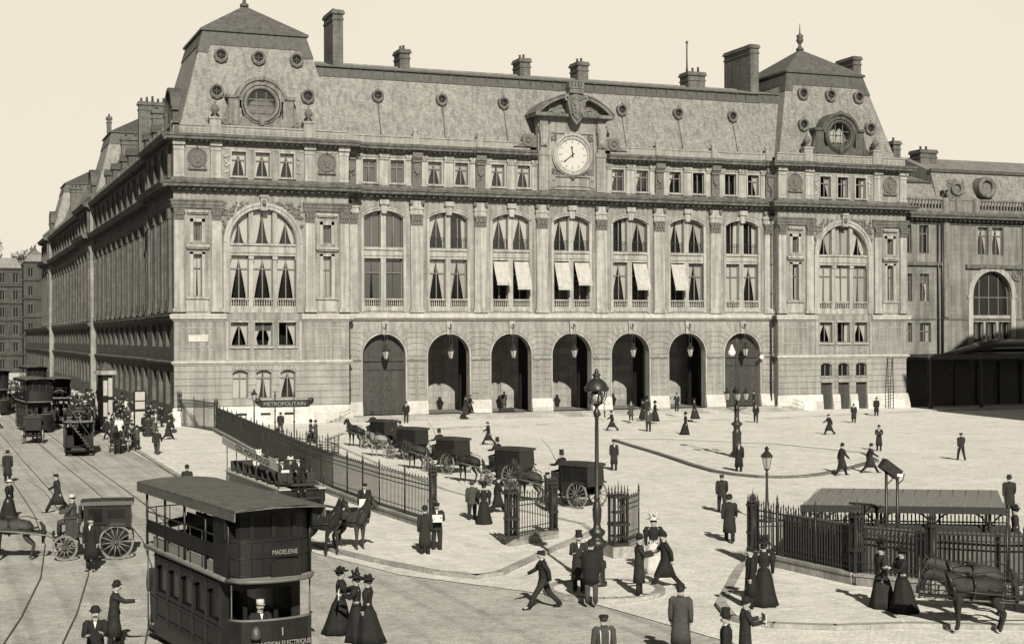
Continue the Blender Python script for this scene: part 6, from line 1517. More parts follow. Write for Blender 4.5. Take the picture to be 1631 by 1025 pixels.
cd = thing('candelabra', 'branched candelabra lamp post on the kerbed refuge in the square', 'street lamp', (27.6, -48.8, .13)); m = MB()
m.lathe((0, 0, 0), [(.42, 0), (.42, .25), (.3, .35), (.28, .5), (.28, 1.5), (.32, 1.55), (.2, 1.7), (.22, 1.95), (.36, 2.05), (.34, 2.15), (.18, 2.25), (.15, 2.6), (.17, 3.1), (.1, 3.3), (.07, 3.5), (.055, 7.2), (.02, 7.6)], 14)
m.build('post', M['iron'], cd)
for k, a in enumerate((-21.5, 158.5, 68.5, -111.5)):
    a = radians(a); m = MB(); m.tube([(.1 * cos(a), .1 * sin(a), 2.9), (.3 * cos(a), .3 * sin(a), 3.05), (.58 * cos(a), .58 * sin(a), 3.1), (.62 * cos(a), .62 * sin(a), 3.3), (.6 * cos(a), .6 * sin(a), 3.55)], .035, 6); m.build('bracket_arm', M['iron'], cd); lantern(cd, .6 * cos(a), .6 * sin(a), 3.6, .85)
m = MB(); m.tube([(0, 0, 7.1), (-.15, .05, 7.3), (-.28, .1, 7.15), (-.28, .1, 6.95)], .03, 6); m.build('hook_arm', M['iron'], cd); m = MB(); m.ball((-.28, .1, 6.6), .24, .24, .24, 14, 9); m.lathe((-.28, .1, 6.8), [(.2, 0), (.1, .12), (.05, .3)], 10); m.build('globe', M['milk'], cd)
for i, c in enumerate(bays):
    t = thing('hanging_lantern', ['dark lantern hanging in the closed arch at the left end of the arcade', 'lantern hanging from the keystone of the second arch', 'lantern hanging from the keystone of the third arch', 'lantern hanging in the middle arch under the clock', 'lantern hanging in the fifth arch, right of the clock', 'lantern hanging in the sixth arch of the arcade', 'lantern hanging in the closed arch at the right end of the arcade'][i], 'lantern', (c, .35, 0), 0, 'lanterns hanging in the arcade arches')
    m = MB(); m.tube([(0, .5, 8.9), (0, .1, 9.0), (0, .0, 8.8)], .05, 6); m.ball((0, 0, 8.85), .1)
    for s in (-1, 1): m.tube([(s * .04, 0, 8.75), (s * .2, 0, 6.55)], .018, 4)
    m.build('chain', M['ironl'], t); lantern(t, 0, 0, 5.75, 1.45)
wl = thing('wall_globe', 'white globe lamp on the pier right of the last closed arch', 'lamp', (59.2, .95, 5.7)); m = MB(); m.tube([(0, 0, .3), (0, -.3, .35), (0, -.4, .15)], .04, 6); m.build('bracket', M['iron'], wl); m = MB(); m.ball((0, -.4, -.12), .25, .25, .25, 12, 8); m.build('globe', M['milk'], wl)
for x, d in ((14.6, -1), (63.2, 1)):
    t = thing('handrail', 'thin iron handrail beside the %s end of the steps' % ('left' if d < 0 else 'right'), 'handrail', (x, -.9, .0)); m = MB(); m.tube([(0, 0, 0), (0, 0, .95), (-d * 1.0, .2, 1.25)], .025, 5); m.build('rail', M['iron'], t)
# kiosk and advertising board on the left pavement
k = thing('kiosk', 'tall square advertising kiosk with white cornice on the left pavement', 'kiosk', (-6.3, -4.5, .12), radians(20)); k.scale = (.82, .82, .95); m = MB(); m.box(-.65, .65, -.65, .65, 0, .5); m.box(-.55, .55, -.55, .55, .5, 4.9); m.build('shaft', HT['tram'], k)
m = MB(); m.box(-.8, .8, -.8, .8, 4.9, 5.25); m.build('cornice', M['trim'], k); m = MB(); m.loft([[(x * s, y * s, z) for x, y in ((-.7, -.7), (.7, -.7), (.7, .7), (-.7, .7))] for s, z in ((1, 5.25), (.5, 5.7), (.05, 6.0))], True, False); m.build('roof', M['lead'], k)
for i, (z, h) in enumerate(((3.0, 1.6), (1.2, 1.5))): m = MB(); m.box(.05, .48, -.6, -.555, z, z + h); m.box(-.48, -.05, -.6, -.555, z + .1, z + h - .2); m.build('poster', HT['board'], k)
k = thing('advertising_board', 'pale poster board standing right of the kiosk on the left pavement', 'board', (-3.9, -7.5, .12), radians(15)); m = MB(); m.box(-.5, .5, -.06, .06, .3, 3.4); m.build('panel', HT['tram'], k)
for z, h in ((.5, 1.2), (1.9, .6), (2.6, .7)): m = MB(); m.box(-.42, .4, -.075, -.062, z, z + h); m.build('poster', HT['board'], k)
t = thing('advertising_column', 'round pillar with pale band, just left of the kiosk', 'column', (-5.9, 2.0, .12)); m = MB(); m.lathe((0, 0, 0), [(.5, 0), (.5, .4), (.42, .5), (.42, 2.8), (.55, 2.9), (.5, 3.1), (.2, 3.5), (.02, 3.8)], 14); m.build('shaft', HT['tram'], t); m = MB(); m.lathe((0, 0, 1.0), [(.43, 0), (.43, 1.2)], 14); m.build('poster', HT['board'], t)

# ================================================================= cabs in the rank
R_ = 114
def rank(px, py, label, hl, tone, hp, deg_=R_, coach=True, cl=None, hat='top_hat', s=1.0):
    deg = deg_ + prnd.uniform(-5, 5); a = radians(deg); ca, sa = cos(a), sin(a); ox, oy = px - (-.8 * ca - .72 * sa), py - (-.8 * sa + .72 * ca)
    cab(ox, oy, deg, label); horse(ox + 2.75 * ca, oy + 2.75 * sa, deg, hp, tone, hl, group='cab horses')
    if coach: person(ox + .72 * ca, oy + .72 * sa, deg, 'sit', man(hat, 'coat', 'black' if hat == 'top_hat' else 'grey', 'dark', extra=[('whip', 'shoe')]), cl, 1.06, 1, 'coachmen on their boxes')
CABS = [
    (9.05, -31.9, 'first cab of the rank, nearest the closed arch door', 'dark horse of the first cab, at the far end of the rank', 'dark', 'stand', R_, True, 'coachman on the first cab at the far end of the rank', 'top_hat'),
    (8.27, -41.2, 'second cab of the rank, its driver seat nearly hidden', 'pale horse standing behind the first cab of the rank', 'grey', 'low', R_, True, 'stooping coachman in grey on the second cab', 'soft_hat'),
    (7.47, -51.08, 'third cab of the rank, with a top hatted driver', 'bay horse between the second and third cabs', 'bay', 'low', R_, True, 'coachman in top hat on the third cab in the middle of the rank', 'top_hat'),
    (7.96, -59.65, 'fourth cab of the rank, with spoked wheel in full view', 'dark horse between the third and fourth cabs', 'dark', 'low', R_, True, 'coachman in top hat beyond the roof of the fourth cab', 'top_hat'),
    (7.37, -69.36, 'last cab of the rank, nearest the tall lamp post', 'bay horse with lowered head in front of the last cab', 'bay', 'stand', R_, True, 'coachman in top hat on the last cab beside the tall lamp', 'top_hat'),]
for c in CABS: rank(*c)
PEOPLE = [
    (-15.91, -45.92, 0, 'away', 'stand', man('bowler','coat'), 'man in dark overcoat and bowler at the left picture edge, far side of the tracks', 1.0),
    (-16.65, -63.02, 0, 'right', 'stand', lady('boater','black',hat_tone='straw'), 'woman in long black dress and pale straw hat at the left picture edge', 1.0),
    (-14.5, -61.21, 0, 'left', 'stride', man('cap','coat'), 'man in dark coat striding left across the tram rails behind the cab', 1.0),
    (-14.82, -79.08, 0, 'toward', 'stand', man('bowler','coat','black'), 'man in long black coat and bowler standing beside the wheel of the left cab', 1.0),
    (-15.61, -92.52, 0, 'right', 'reach', man('bowler','coat','dark'), 'man in dark overcoat holding out his hand at the rear of the big tram', 1.0),
    (-16.42, -96.21, 0, 'toward', 'hold', man('bowler','jacket','black'), 'man in dark jacket and white collar cut off by the lower left picture edge', 1.0),
    (-8.51, -59.7, 0, 'away', 'stand', man('bowler','coat'), 'man whose bowler just shows above the big tram roof', 1.0),
    (-5.87, -31.07, 0, 'away', 'walk', man('cap','jacket','dark','grey'), 'young man in short dark jacket and cap walking alone on the left pavement', 1.0),
    (-3.03, -16.9, 0, 'right', 'stride', man('cap','coat','dark',extra=[('bag','shoe')]), 'man hurrying with a bag near the iron gate left of the corner pavilion', 1.0),
    (-3.58, -7.07, 0, 'left', 'walk', man('bowler','coat'), 'man in bowler leading the crowd on the left pavement', 1.0),
    (-3.94, -12.67, 0, 'away', 'stand', lady('lady_hat','dark'), 'woman in dark dress, nearest the road in the left pavement crowd', 1.0),
    (-1.98, -2.44, 0, 'toward', 'stand', man('boater','jacket','dark',hat_tone='straw'), 'man in straw boater within the left pavement crowd', 1.0),
    (-0.53, 4.78, 0, 'left', 'walk', man('bowler','coat','black'), 'tall man in black coat at the right side of the left pavement crowd', 1.0),
    (-2.24, 5.58, 0, 'right', 'stand', lady('lady_hat','grey'), 'woman in grey dress at the back of the left pavement crowd', 1.0),
    (-0.16, 13.48, 0, 'away', 'walk', man('cap','jacket','grey'), 'man in grey jacket and cap deep in the left pavement crowd', 1.0),
    (-5.76, -6.06, 0, 'toward', 'stand', man('bowler','coat','dark',extra=[('apron','white')]), 'man with a white apron beside the tall kiosk', 1.0),
    (-2.54, 14.61, 0, 'left', 'walk', man('bowler','coat'), 'man in bowler passing the advertising board behind the kiosk', 1.0),
    (-4.33, 28.26, 0, 'away', 'walk', man('bowler','coat','black'), 'man in black walking away left of the tall kiosk', 1.0),
    (-5.58, 11.47, 0, 'toward', 'walk', man('cap','jacket'), 'man in cap between the open omnibus and the kiosk', 1.0),
    (-6.44, -4.0, 0, 'away', 'stand', man('bowler','coat'), 'man in dark coat at the kerb just before the kiosk', 1.0),
    (0.7, -35.14, 0, 'toward', 'hold', man('bowler','coat','dark'), 'bearded man in bowler looking over the railing above the omnibus', 1.0),
    (1.41, -34.35, 0, 'left', 'stand', lady('lady_hat','black'), 'woman in black close beside the bearded man at the railing', 1.0),
    (6.54, -12.62, 0, 'away', 'stand', man('soft_hat','jacket','dark','grey'), 'man in pale hat standing alone under the metro sign', 1.0),
    (6.22, -24.01, 0, 'left', 'stand', lady('lady_hat','dark'), 'woman with dark hat leaning by the metro stair railing', 1.0),
    (6.25, -25.41, 0, 'left', 'hold', man('soft_hat','coat','grey'), 'man in grey coat beside the woman at the metro stair railing', 1.0),
    (-3.12, -71.37, 0, 'toward', 'stand', man('cap','jacket','black',extra=[('apron','white')]), 'waiter in a bright white apron before the long iron fence', 1.0),
    (-3.55, -80.65, 0, 'away', 'stand', man('bowler','coat','dark'), 'man in long dark coat seen from behind near the end of the fence', 1.0),
    (-2.82, -79.8, 0, 'toward', 'hold', man('cap','jacket','dark','dark',extra=[('paper','white')]), 'man in short jacket with papers facing the man in the long coat', 1.0),
    (1.31, -72.16, 0, 'away', 'stand', man('boater','jacket','grey','dark',hat_tone='grey'), 'man in grey jacket and wide hat walking beside a woman in the middle', 1.0),
    (1.34, -73.51, 0, 'away', 'stand', lady('lady_hat','black'), 'woman in wide black skirt seen from behind in the middle foreground', 1.0),
    (3.24, -70.14, 0, 'right', 'walk', man('cap','coat','black'), 'man in black coat walking just right of the woman in the wide skirt', 1.0),
    (5.87, -69.5, 0, 'right', 'stand', man('cap','coat','dark'), 'man standing behind the small fence panel by the last cab', 1.0),
    (17.68, -30.62, 0, 'left', 'stride', man('cap','coat','black'), 'man in very long black coat striding past the middle of the cab rank', 1.0),
    (17.38, -11.84, 0.6, 'toward', 'stand', man('bowler','jacket','black','dark'), 'man standing against the pier right of the closed door arch', 1.0),
    (26.25, -1.75, 0.6, 'right', 'walk', lady('lady_hat','dark',extra=[('apron','light')]), 'woman with pale bundle by the pier between second and third arches', 1.0),
    (27.43, 0.15, 0.6, 'right', 'walk', man('cap','coat','black'), 'man in black bending along beside the woman at the second pier', 1.0),
    (33.36, 6.61, 0.6, 'toward', 'stand', man('cap','coat','grey'), 'man in grey coat standing inside the third arch beside luggage', 1.0),
    (32.43, -20.3, 0, 'left', 'stride', man('bowler','coat','dark'), 'man striding left below the steps right of the big lamp', 1.0),
    (38.32, -11.82, 0.3, 'toward', 'stand', man('bowler','coat','grey',extra=[('bag','shoe')]), 'man in grey coat with luggage on the steps below the fifth arch', 1.0),
    (40.17, -10.48, 0.3, 'left', 'walk', lady('lady_hat','black'), 'woman in black stepping beside the man with luggage on the steps', 1.0),
    (41.05, -9.48, 0.4, 'away', 'stand', lady('feather_hat','dark'), 'woman with tall hat at the foot of the pier right of the fifth arch', 1.0),
    (40.13, -12.91, 0.2, 'right', 'walk', lady('lady_hat','black'), 'woman in black dress, rightmost of the group on the steps', 1.0),
    (34.77, -22.28, 0, 'toward', 'stand', man('kepi','jacket','grey','dark'), 'man in kepi and short jacket below the group on the steps', 1.0),
    (37.6, -7.83, 0.4, 'right', 'stand', man('cap','jacket','light','dark'), 'small child in pale clothes on the steps behind the big lamp', 0.7),
    (46.42, -5.18, 0.6, 'toward', 'rest', man('bowler','jacket','dark'), 'man leaning inside the sixth arch', 1.0),
    (35.68, -26.94, 0, 'right', 'stand', lady('lady_hat','black'), 'lone woman in black dress crossing below the sixth arch', 1.0),
    (44.34, -12.47, 0.3, 'left', 'stand', lady('lady_hat','dark'), 'woman in dark dress on the steps below the sixth arch', 1.0),
    (17.12, -52.79, 0, 'toward', 'stand', man('bowler','coat','dark','dark'), 'man in knee length coat standing alone at the tip of the refuge kerb', 1.0),
    (48.96, -15.41, 0, 'toward', 'walk', man('cap','jacket','black'), 'man in short black jacket walking from the last arch door', 1.0),
    (54.83, -5.25, 0.6, 'left', 'stand', man('bowler','jacket','dark'), 'man standing at the top of the steps before the last arch door', 1.0),
    (22.72, -57.42, 0, 'toward', 'stand', man('soft_hat','coat','black',hat_tone='grey'), 'stout man in ankle length coat beside the branched candelabra', 1.0),
    (12.54, -73.41, 0, 'away', 'walk', man('cap','jacket','dark','dark'), 'man in short jacket walking away ahead of a man in long coat', 1.0),
    (8.26, -81.51, 0, 'away', 'walk', man('bowler','coat','dark'), 'man in long coat walking away towards the branched candelabra', 1.0),
    (45.86, -31.66, 0, 'left', 'stride', man('cap','coat','dark'), 'man in dark coat hurrying left before the three narrow doors', 1.0),
    (56.78, -19.1, 0, 'toward', 'walk', man('cap','coat','dark'), 'man in dark coat walking straight out from the narrow doors', 1.0),
    (65.29, -10.49, 0, 'away', 'stand', man('bowler','coat','black'), 'man in black coat standing left of the leaning ladder', 1.0),
    (39.6, -46.97, 0, 'toward', 'hold', man('bowler','coat','dark','dark'), 'man in open dark coat, hands at his front, in the empty right square', 1.0),
    (27.35, -60.71, 0, 'right', 'walk', man('bowler','coat','dark'), 'left man of the pair crossing the right of the square', 1.0),
    (29.66, -60.08, 0, 'right', 'stride', man('bowler','coat','dark',extra=[('collar','white')]), 'right man of the pair crossing the right of the square', 1.0),
    (39.74, -55.31, 0, 'away', 'walk', man('cap','jacket','dark'), 'stooping man in short jacket alone at the far right of the square', 1.0),
    (23.26, -79.27, 0, 'away', 'walk', man('bowler','coat','dark'), 'man in long coat walking away at the right picture edge', 1.0),
    (15.73, -88.51, 0, 'left', 'stand', lady('lady_hat','dark',extra=[('apron','white')]), 'woman with white apron at the right picture edge behind the fence', 1.0),
    (-3.47, -91.32, 0, 'left', 'stride', man('cap','jacket','black','dark'), 'man striding left on the open ground in the middle foreground', 1.0),
    (-1.71, -89.86, 0.12, 'toward', 'hold', man('top_hat','coat','dark'), 'man in tall hat standing left of the big lamp post', 1.0),
    (-2.15, -91.72, 0.12, 'away', 'stand', man('bowler','cape','black','grey'), 'man in wide black cape right against the big lamp post', 1.0),
    (-0.33, -91.14, 0.12, 'right', 'hold', man('bowler','coat','dark'), 'man bending towards a companion right of the big lamp', 1.0),
    (2.31, -86.9, 0, 'toward', 'stand', lady('feather_hat','black','light',hat_tone='light'), 'woman in light skirt, black bodice and white feathered hat', 1.0),
    (1.37, -89.55, 0, 'left', 'stride', man('bowler','coat','black'), 'man in black coat greeting the woman in the feathered hat', 1.0),
    (-3.04, -98.83, 0, 'away', 'stand', man('bowler','coat','grey'), 'bulky man in grey coat seen from behind, foreground right of centre', 1.0),
    (-6.04, -100.88, 0, 'away', 'stand', man('cap','jacket','grey',extra=[('straps','light')]), 'boy with pale shoulder straps at the bottom picture edge', 0.93),
    (-3.75, -102.26, 0, 'left', 'stand', man('top_hat','coat','black'), 'man in shiny top hat at the bottom picture edge', 1.0),
    (-2.29, -100.58, 0, 'right', 'hold', man('bowler','coat','dark',extra=[('paper','white')]), 'man reading a paper beside the man in the shiny top hat', 1.0),
    (1.61, -94.26, 0.12, 'left', 'stand', man('bowler','coat','black'), 'man in black coat at the corner of the right pavement', 1.0),
    (2.26, -93.9, 0.12, 'away', 'stand', lady('feather_hat','black',hat_tone='dark'), 'woman in full black skirt at the corner of the right pavement', 1.0),
    (5.04, -95.59, 0.12, 'left', 'stand', lady('feather_hat','dark'), 'woman with feathered hat behind the horses at lower right', 1.0),
    (5.17, -96.37, 0.12, 'left', 'hold', lady('lady_hat','black'), 'woman with broad black hat behind the horses at lower right', 1.0),
    (-9.81, -92.57, 0, 'right', 'hold', lady('lady_hat','black',extra=[('cane','shoe')]), 'woman with umbrella, leftmost of three women beside the big tram', 0.93),
    (-9.67, -93.68, 0, 'left', 'hold', lady('feather_hat','black',extra=[('paper','white')]), 'woman in white gloves, middle one of three beside the big tram', 0.93),
    (-9.45, -93.94, 0, 'left', 'stand', lady('lady_hat','black'), 'woman in long black dress, rightmost of three beside the big tram', 0.93),
]
for x, y, z, face, pose, outfit, label, s in PEOPLE: person(x, y, face, pose, outfit, label, z, s, 'people on foot about the square')
# ================================================================= double-deck trams and omnibuses
def bow(x0, b, hw, n=10, z=0):
    return [(x0 + b * sqrt(max(0, 1 - (y / hw) ** 2)) if hw else x0, y, z) for y in [-hw + 2 * hw * i / n for i in range(n + 1)]]
def tram(name, label, x, y, deg, L=7.6, W=2.06, roof=True, detail=False, group=None, zr=4.1, dk=2.35, plate=None, dash=None, stairs=False, s=1.0):
    t = thing(name, label, 'tram' if name == 'tram' else 'omnibus', (x, y, 0), radians(deg), group); t.scale = (s, s, s)
    h = W / 2; f = L / 2; sb = f - 1.1
    # lower saloon with window openings
    m = MB()
    for sd in (-1, 1):
        F = frame(0, sd * (h - .08), 1, 0, 0, sd); n = max(3, int(2 * sb / .95)); ops = [(-sb + .12 + i * (2 * sb - .1) / n, -sb + .12 + (i + .86) * (2 * sb - .1) / n, 1.35, 2.05, 's', .12) for i in range(n)]
        wall(m, F, -sb, sb, .55, dk, ops, 0, .06); m.box(-sb, sb, -.01, .03, 1.18, 1.24, F); m.box(-sb, sb, -.01, .03, .7, .74, F)
    for q in (-sb, sb):
        F = frame(q, 0, 0, 1, 1 if q > 0 else -1, 0); wall(m, F, -h + .08, h - .08, .55, dk, [(-.75, -.42, 1.3, 2.05, 'r', 0), (-.32, .32, .6, 2.05, 'r', 0), (.42, .75, 1.3, 2.05, 'r', 0)], 0, .05)
    m.build('body', HT['tram'], t)
    m = MB()
    for sd in (-1, 1): yy = sd * (h - .16); m.face([(-sb, yy, 1.3), (sb, yy, 1.3), (sb, yy, 2.1), (-sb, yy, 2.1)])
    m.build('window', M['dglass'], t)
    m = MB(); m.box(-sb, sb, -h + .3, h - .3, .5, .56); m.build('saloon_floor', M['dark'], t)
    # platforms with bowed dashes
    for q in (1, -1):
        m = MB(); P = bow(f - .45, .45, h - .05); P = [(q * a, b, .3) for a, b, c in P]; m.idx([(q * sb, -h + .05, .3)] + P + [(q * sb, h - .05, .3)] , [tuple(range(len(P) + 2))]); m.idx([(a, b, .22) for a, b, c in [(q * sb, -h + .05, .3)] + P + [(q * sb, h - .05, .3)]], [tuple(range(len(P) + 2))])
        m.build('platform', M['wood'], t)
        if q == 1 or detail:
            m = MB(); n = len(P); m.idx([(a, b, .22) for a, b, c in P] + [(a, b, 1.5) for a, b, c in P] + [(a - q * .03, b * .98, .22) for a, b, c in P] + [(a - q * .03, b * .98, 1.5) for a, b, c in P], [(i, i + 1, n + i + 1, n + i) for i in range(n - 1)] + [(2 * n + i + 1, 2 * n + i, 3 * n + i, 3 * n + i + 1) for i in range(n - 1)])
            d = m.build('dash', HT['tram'], t) if (q == 1) else None
            m = MB(); m.tube([(a, b, 1.52 if q == 1 else 1.1) for a, b, c in P], .03, 6); m.build('dash_rail', HT['trimp'], t)
        for sd in (-1, 1): m = MB(); m.tube([(q * (f - .42), sd * (h - .1), .3), (q * (f - .42), sd * (h - .1), dk)], .02, 5); m.build('platform_post', M['ironl'], t)
    # upper deck
    m = MB(); Pf = bow(f - .5, .62, h); O = [(a, b) for a, b, c in Pf] + [(-a, -b) for a, b, c in Pf]
    m.idx([(a, b, dk) for a, b in O] + [(a, b, dk + .09) for a, b in O], [tuple(range(len(O)))[::-1], tuple(range(len(O), 2 * len(O)))] + [(i, (i + 1) % len(O), len(O) + (i + 1) % len(O), len(O) + i) for i in range(len(O))]); m.build('deck', HT['deck'], t)
    m = MB(); m.tube([(a * 1.003, b * 1.003, dk + .05) for a, b in O + O[:1]], .05, 5); m.build('deck_edge', HT['trimp'], t)
    m = MB()
    for sd in (-1, 1): m.box(-f + .5, f - .55, sd * (h - .06) - .015, sd * (h - .06) + .015, dk + .42, dk + .74)
    m.build('side_board', HT['tram'], t)
    m = MB()
    for sd in (-1, 1): F = frame(0, sd * (h - .1), 1, 0, 0, sd); m.prism([(-f + .9, dk + .1), (f - 1.0, dk + .1), (f - 1.0, dk + .3), (-f + .9, dk + .34)], F, -.02, 0)
    m.build('bench_strip', HT['letter'] if detail else HT['tram'], t)  # near tram: pale strip in place of the sunlit bench and floor
    m = MB()
    for sd in (-1, 1):
        F = frame(0, sd * (h - .08), 1, 0, 0, sd); n = max(3, int(2 * sb / .95))
        for i in range(n + 1): u = -sb + .06 + i * (2 * sb - .1) / n; m.box(u - .03, u + .03, 0, .022, .58, 1.18, F); m.box(u - .03, u + .03, 0, .018, 1.24, dk - .02, F)
        m.box(-sb, sb, 0, .03, dk - .14, dk - .1, F)
    m.build('batten', M['iron'], t)
    m = MB()
    for sd in (-1, 1):
        for i in range(8): xx = -f + .5 + i * (2 * f - 1.05) / 7; m.tube([(xx, sd * (h - .06), dk + .09), (xx, sd * (h - .06), dk + .95)], .014, 4)
        m.tube([(-f + .5, sd * (h - .06), dk + .95), (f - .5, sd * (h - .06), dk + .95)], .018, 5)
    R = [(-a, b, dk) for a, b, c in Pf]
    for i in range(0, 11, 2): a, b, c = R[i]; m.tube([(a * .99, b * .97, dk + .09), (a * .99, b * .97, dk + 1.0)], .014, 4)
    for z in (.55, 1.0): m.tube([(a * .99, b * .97, dk + z) for a, b, c in R], .016, 5)
    m.build('deck_railing', M['iron'], t)
    m = MB()
    for sd in (-1, 1):
        m.box(-f + 1.2, f - 1.4, sd * .12 - .02, sd * .12 + .02, dk + .5, dk + .95); m.box(-f + 1.2, f - 1.4, min(sd * .14, sd * .5), max(sd * .14, sd * .5), dk + .45, dk + .5)
        for i in range(5): xx = -f + 1.2 + i * (2 * f - 2.7) / 4; m.tube([(xx, sd * .3, dk + .09), (xx, sd * .3, dk + .45)], .025, 5)
    m.tube([(-f + .75, -.45, dk + .62), (-f + 1.1, 0, dk + .75), (-f + .75, .45, dk + .62)], .11, 7)
    m.build('bench', HT['seat'], t)
    if roof:
        m = MB(); n = 8; rings = []
        for i in range(9):
            xx = -f - .12 + (2 * f + .34) * i / 8; up_ = [(xx + (.28 * (1 - (v) ** 2) if i == 8 else 0), v * (h + .04), zr - .08 * v * v) for v in [-1 + 2 * k / n for k in range(n + 1)]]; dn = [(p[0], p[1], p[2] - .05) for p in up_[::-1]]; rings.append(up_ + dn)
        m.loft(rings, True, False); m.build('roof', HT['tramroof'], t)
        m = MB()
        for sd in (-1, 1): m.box(-f - .1, f + .2, sd * (h + .03) - .015, sd * (h + .03) + .015, zr - .33, zr - .14)
        m.build('roof_valance', HT['trimp'] if detail else HT['tram'], t)
        for sd in (-1, 1):
            for i in range(5): xx = -f + .5 + i * (2 * f - 1.0) / 4; m = MB(); m.tube([(xx, sd * (h - .06), dk + .09), (xx, sd * (h - .06), zr - .16)], .035, 5); m.build('roof_post', HT['tram'], t)
        # enclosed glazed screen at the front
        m = MB(); Q = bow(f - .55, .3, h - .03, 8); n = len(Q)
        def scr(z0, z1, i0=0, i1=None):
            A = Q[i0:i1]; k = len(A); m.idx([(a, b, z0) for a, b, c in A] + [(a, b, z1) for a, b, c in A] + [(a - .04, b, z0) for a, b, c in A] + [(a - .04, b, z1) for a, b, c in A], [(i, i + 1, k + i + 1, k + i) for i in range(k - 1)] + [(2 * k + i + 1, 2 * k + i, 3 * k + i, 3 * k + i + 1) for i in range(k - 1)] + [(k + i, k + i + 1, 3 * k + i + 1, 3 * k + i) for i in range(k - 1)])
        scr(dk + .09, dk + .95); scr(zr - .3, zr - .1)
        for i in (0, 2, 4, 6, 8):
            a, b, c = Q[i]; m.box(a - .05, a + .012, b - .05, b + .05, dk + .95, zr - .25)
        for sd in (-1, 1): m.box(f - 1.5, f - .5, sd * (h - .06) - .02, sd * (h - .06) + .02, dk + .09, zr - .2)
        for i in range(1, 8): a, b, c = Q[i]; m.box(a - .01, a + .02, b - .015, b + .015, dk + .1, dk + .93)
        for z in (dk + .14, dk + .52, dk + .88): m.tube([(a + .01, b, z) for a, b, c in Q], .014, 4)
        m.build('front_screen', HT['tram'], t)
        m = MB(); m.idx([(a - .02, b, dk + .9) for a, b, c in Q] + [(a - .02, b, zr - .25) for a, b, c in Q], [(i, i + 1, n + i + 1, n + i) for i in range(n - 1)]); m.build('screen_glass', M['dglass'], t)
    for q in (-1, 1):
        m = MB(); m.tube([(q * 1.1, -h + .2, .36), (q * 1.1, h - .2, .36)], .05, 6); m.build('axle', M['iron'], t)
        for sd in (-1, 1): m = MB(); F = lambda u, d, z, o=(q * 1.1, sd * (h - .22)): (o[0] + u, o[1] + d, z); m.arcband(F, 0, .38, .05, .37, -.04, .04, 0, 2 * pi, 20); m.build('wheel', M['iron'], t)
    m = MB(); m.box(-f + .9, f - .9, -h + .1, -h + .16, .2, .55); m.box(-f + .9, f - .9, h - .16, h - .1, .2, .55); m.box(-f + .6, f - .6, -.5, .5, .34, .5); m.build('underframe', M['iron'], t)
    m = MB(); m.tube([(f - .35, .35, .3), (f - .35, .35, 1.35)], .03, 6); m.ring(lambda u, d, z: (f - .35 + u, .35 + z - 1.38, 1.38 + d), 0, 1.38, 0, .18, .02, 14, 5); m.build('brake_wheel', M['ironl'], t)
    m = MB(); m.lathe((f + .1, -.55, 1.15), [(.1, 0), (.12, .06), (.1, .2), (.04, .28)], 10); m.ball((f + .13, -.55, 1.25), .09, .1, .1); m.build('headlamp', M['ironl'], t)
    if stairs or not roof:
        m = MB(); n = 9
        for i in range(n):
            a = i / n * 1.4; px, py = -f - .15 + .75 * cos(a * 1.2) * .4 + .1 * i * .15, -h + .25 + i * (W - .7) / n; z = .45 + i * (dk - .4) / n; m.obox((-f - .05, py, z), .55, .26, .04)
        for xx in (-f + .25, -f - .33): m.tube([(xx, -h + .2, .4), (xx, h - .35, dk + .1)], .035, 6); m.tube([(xx, -h + .2, 1.2), (xx, h - .35, dk + 1.0)], .022, 6)
        m.build('stairs', M['ironl'], t)
    if plate:
        xp = f - .25; m = MB(); m.prism([(-.32, 0), (.32, 0), (.32, .2), (.2, .27), (-.2, .27), (-.32, .2)], lambda u, d, z: (xp + d, u + .25, dk + .52 + z), 0, .04); m.prism([(-.36, 0), (.36, 0), (.36, .28), (.22, .38), (-.22, .38), (-.36, .28)], lambda u, d, z: (xp + .1 + d, u + .25, dk + .1 + z), 0, .04); m.build('destination_plate', HT['tram'], t)
        text_on(plate, .15, (xp + .05, .25, dk + .63), (pi / 2, 0, pi / 2), HT['letter'], t, 'lettering', .004, .78)
    if dash: text_on(dash, .15, (f + .02, .1, .98), (pi / 2, 0, pi / 2), HT['letter'], t, 'lettering', .012, .82); text_on('1', .26, (f + .02, .1, 1.24), (pi / 2, 0, pi / 2), HT['letter'], t, 'lettering', .012)
    return t
a = radians(-81.8); bx, by = -13.66 - 3.8 * cos(a) - 1.03 * sin(a), -98.15 - 3.8 * sin(a) + 1.03 * cos(a)
big = tram('tram', 'large roofed double deck electric tram lettered MADELEINE in the near left foreground', bx, by, -81.8, 7.4, 2.06, True, True, None, 4.1, 2.35, 'MADELEINE', 'TRACTION ELECTRIQUE')
ca, sa = cos(a), sin(a)
def on(t, u, v): return (t.location.x + u * cos(t.rotation_euler.z) - v * sin(t.rotation_euler.z), t.location.y + u * sin(t.rotation_euler.z) + v * cos(t.rotation_euler.z))
p = on(big, 3.1, -.2); person(p[0], p[1], -81.8, 'hold', man('kepi', 'jacket', 'black', 'dark', hat_tone='light'), 'tram driver on the front platform of the big near tram', .12)
p = on(big, -3.3, -.65); person(p[0], p[1], -81.8, 'stand', man('kepi', 'jacket', 'dark', 'dark'), 'conductor standing on the rear platform of the big near tram', .3)
tb = tram('tram', 'roofed double deck tram coming down the street, beyond the open omnibus', -11.6, 1.2, -86, 8, 2.2, True, False, 'trams and omnibuses in the street', 4.5, 2.5)
tram('tram', 'farther roofed tram at the left, behind the first one in the street', -13.6, 32, -86, 8, 2.2, True, False, 'trams and omnibuses in the street', 4.6, 2.55)
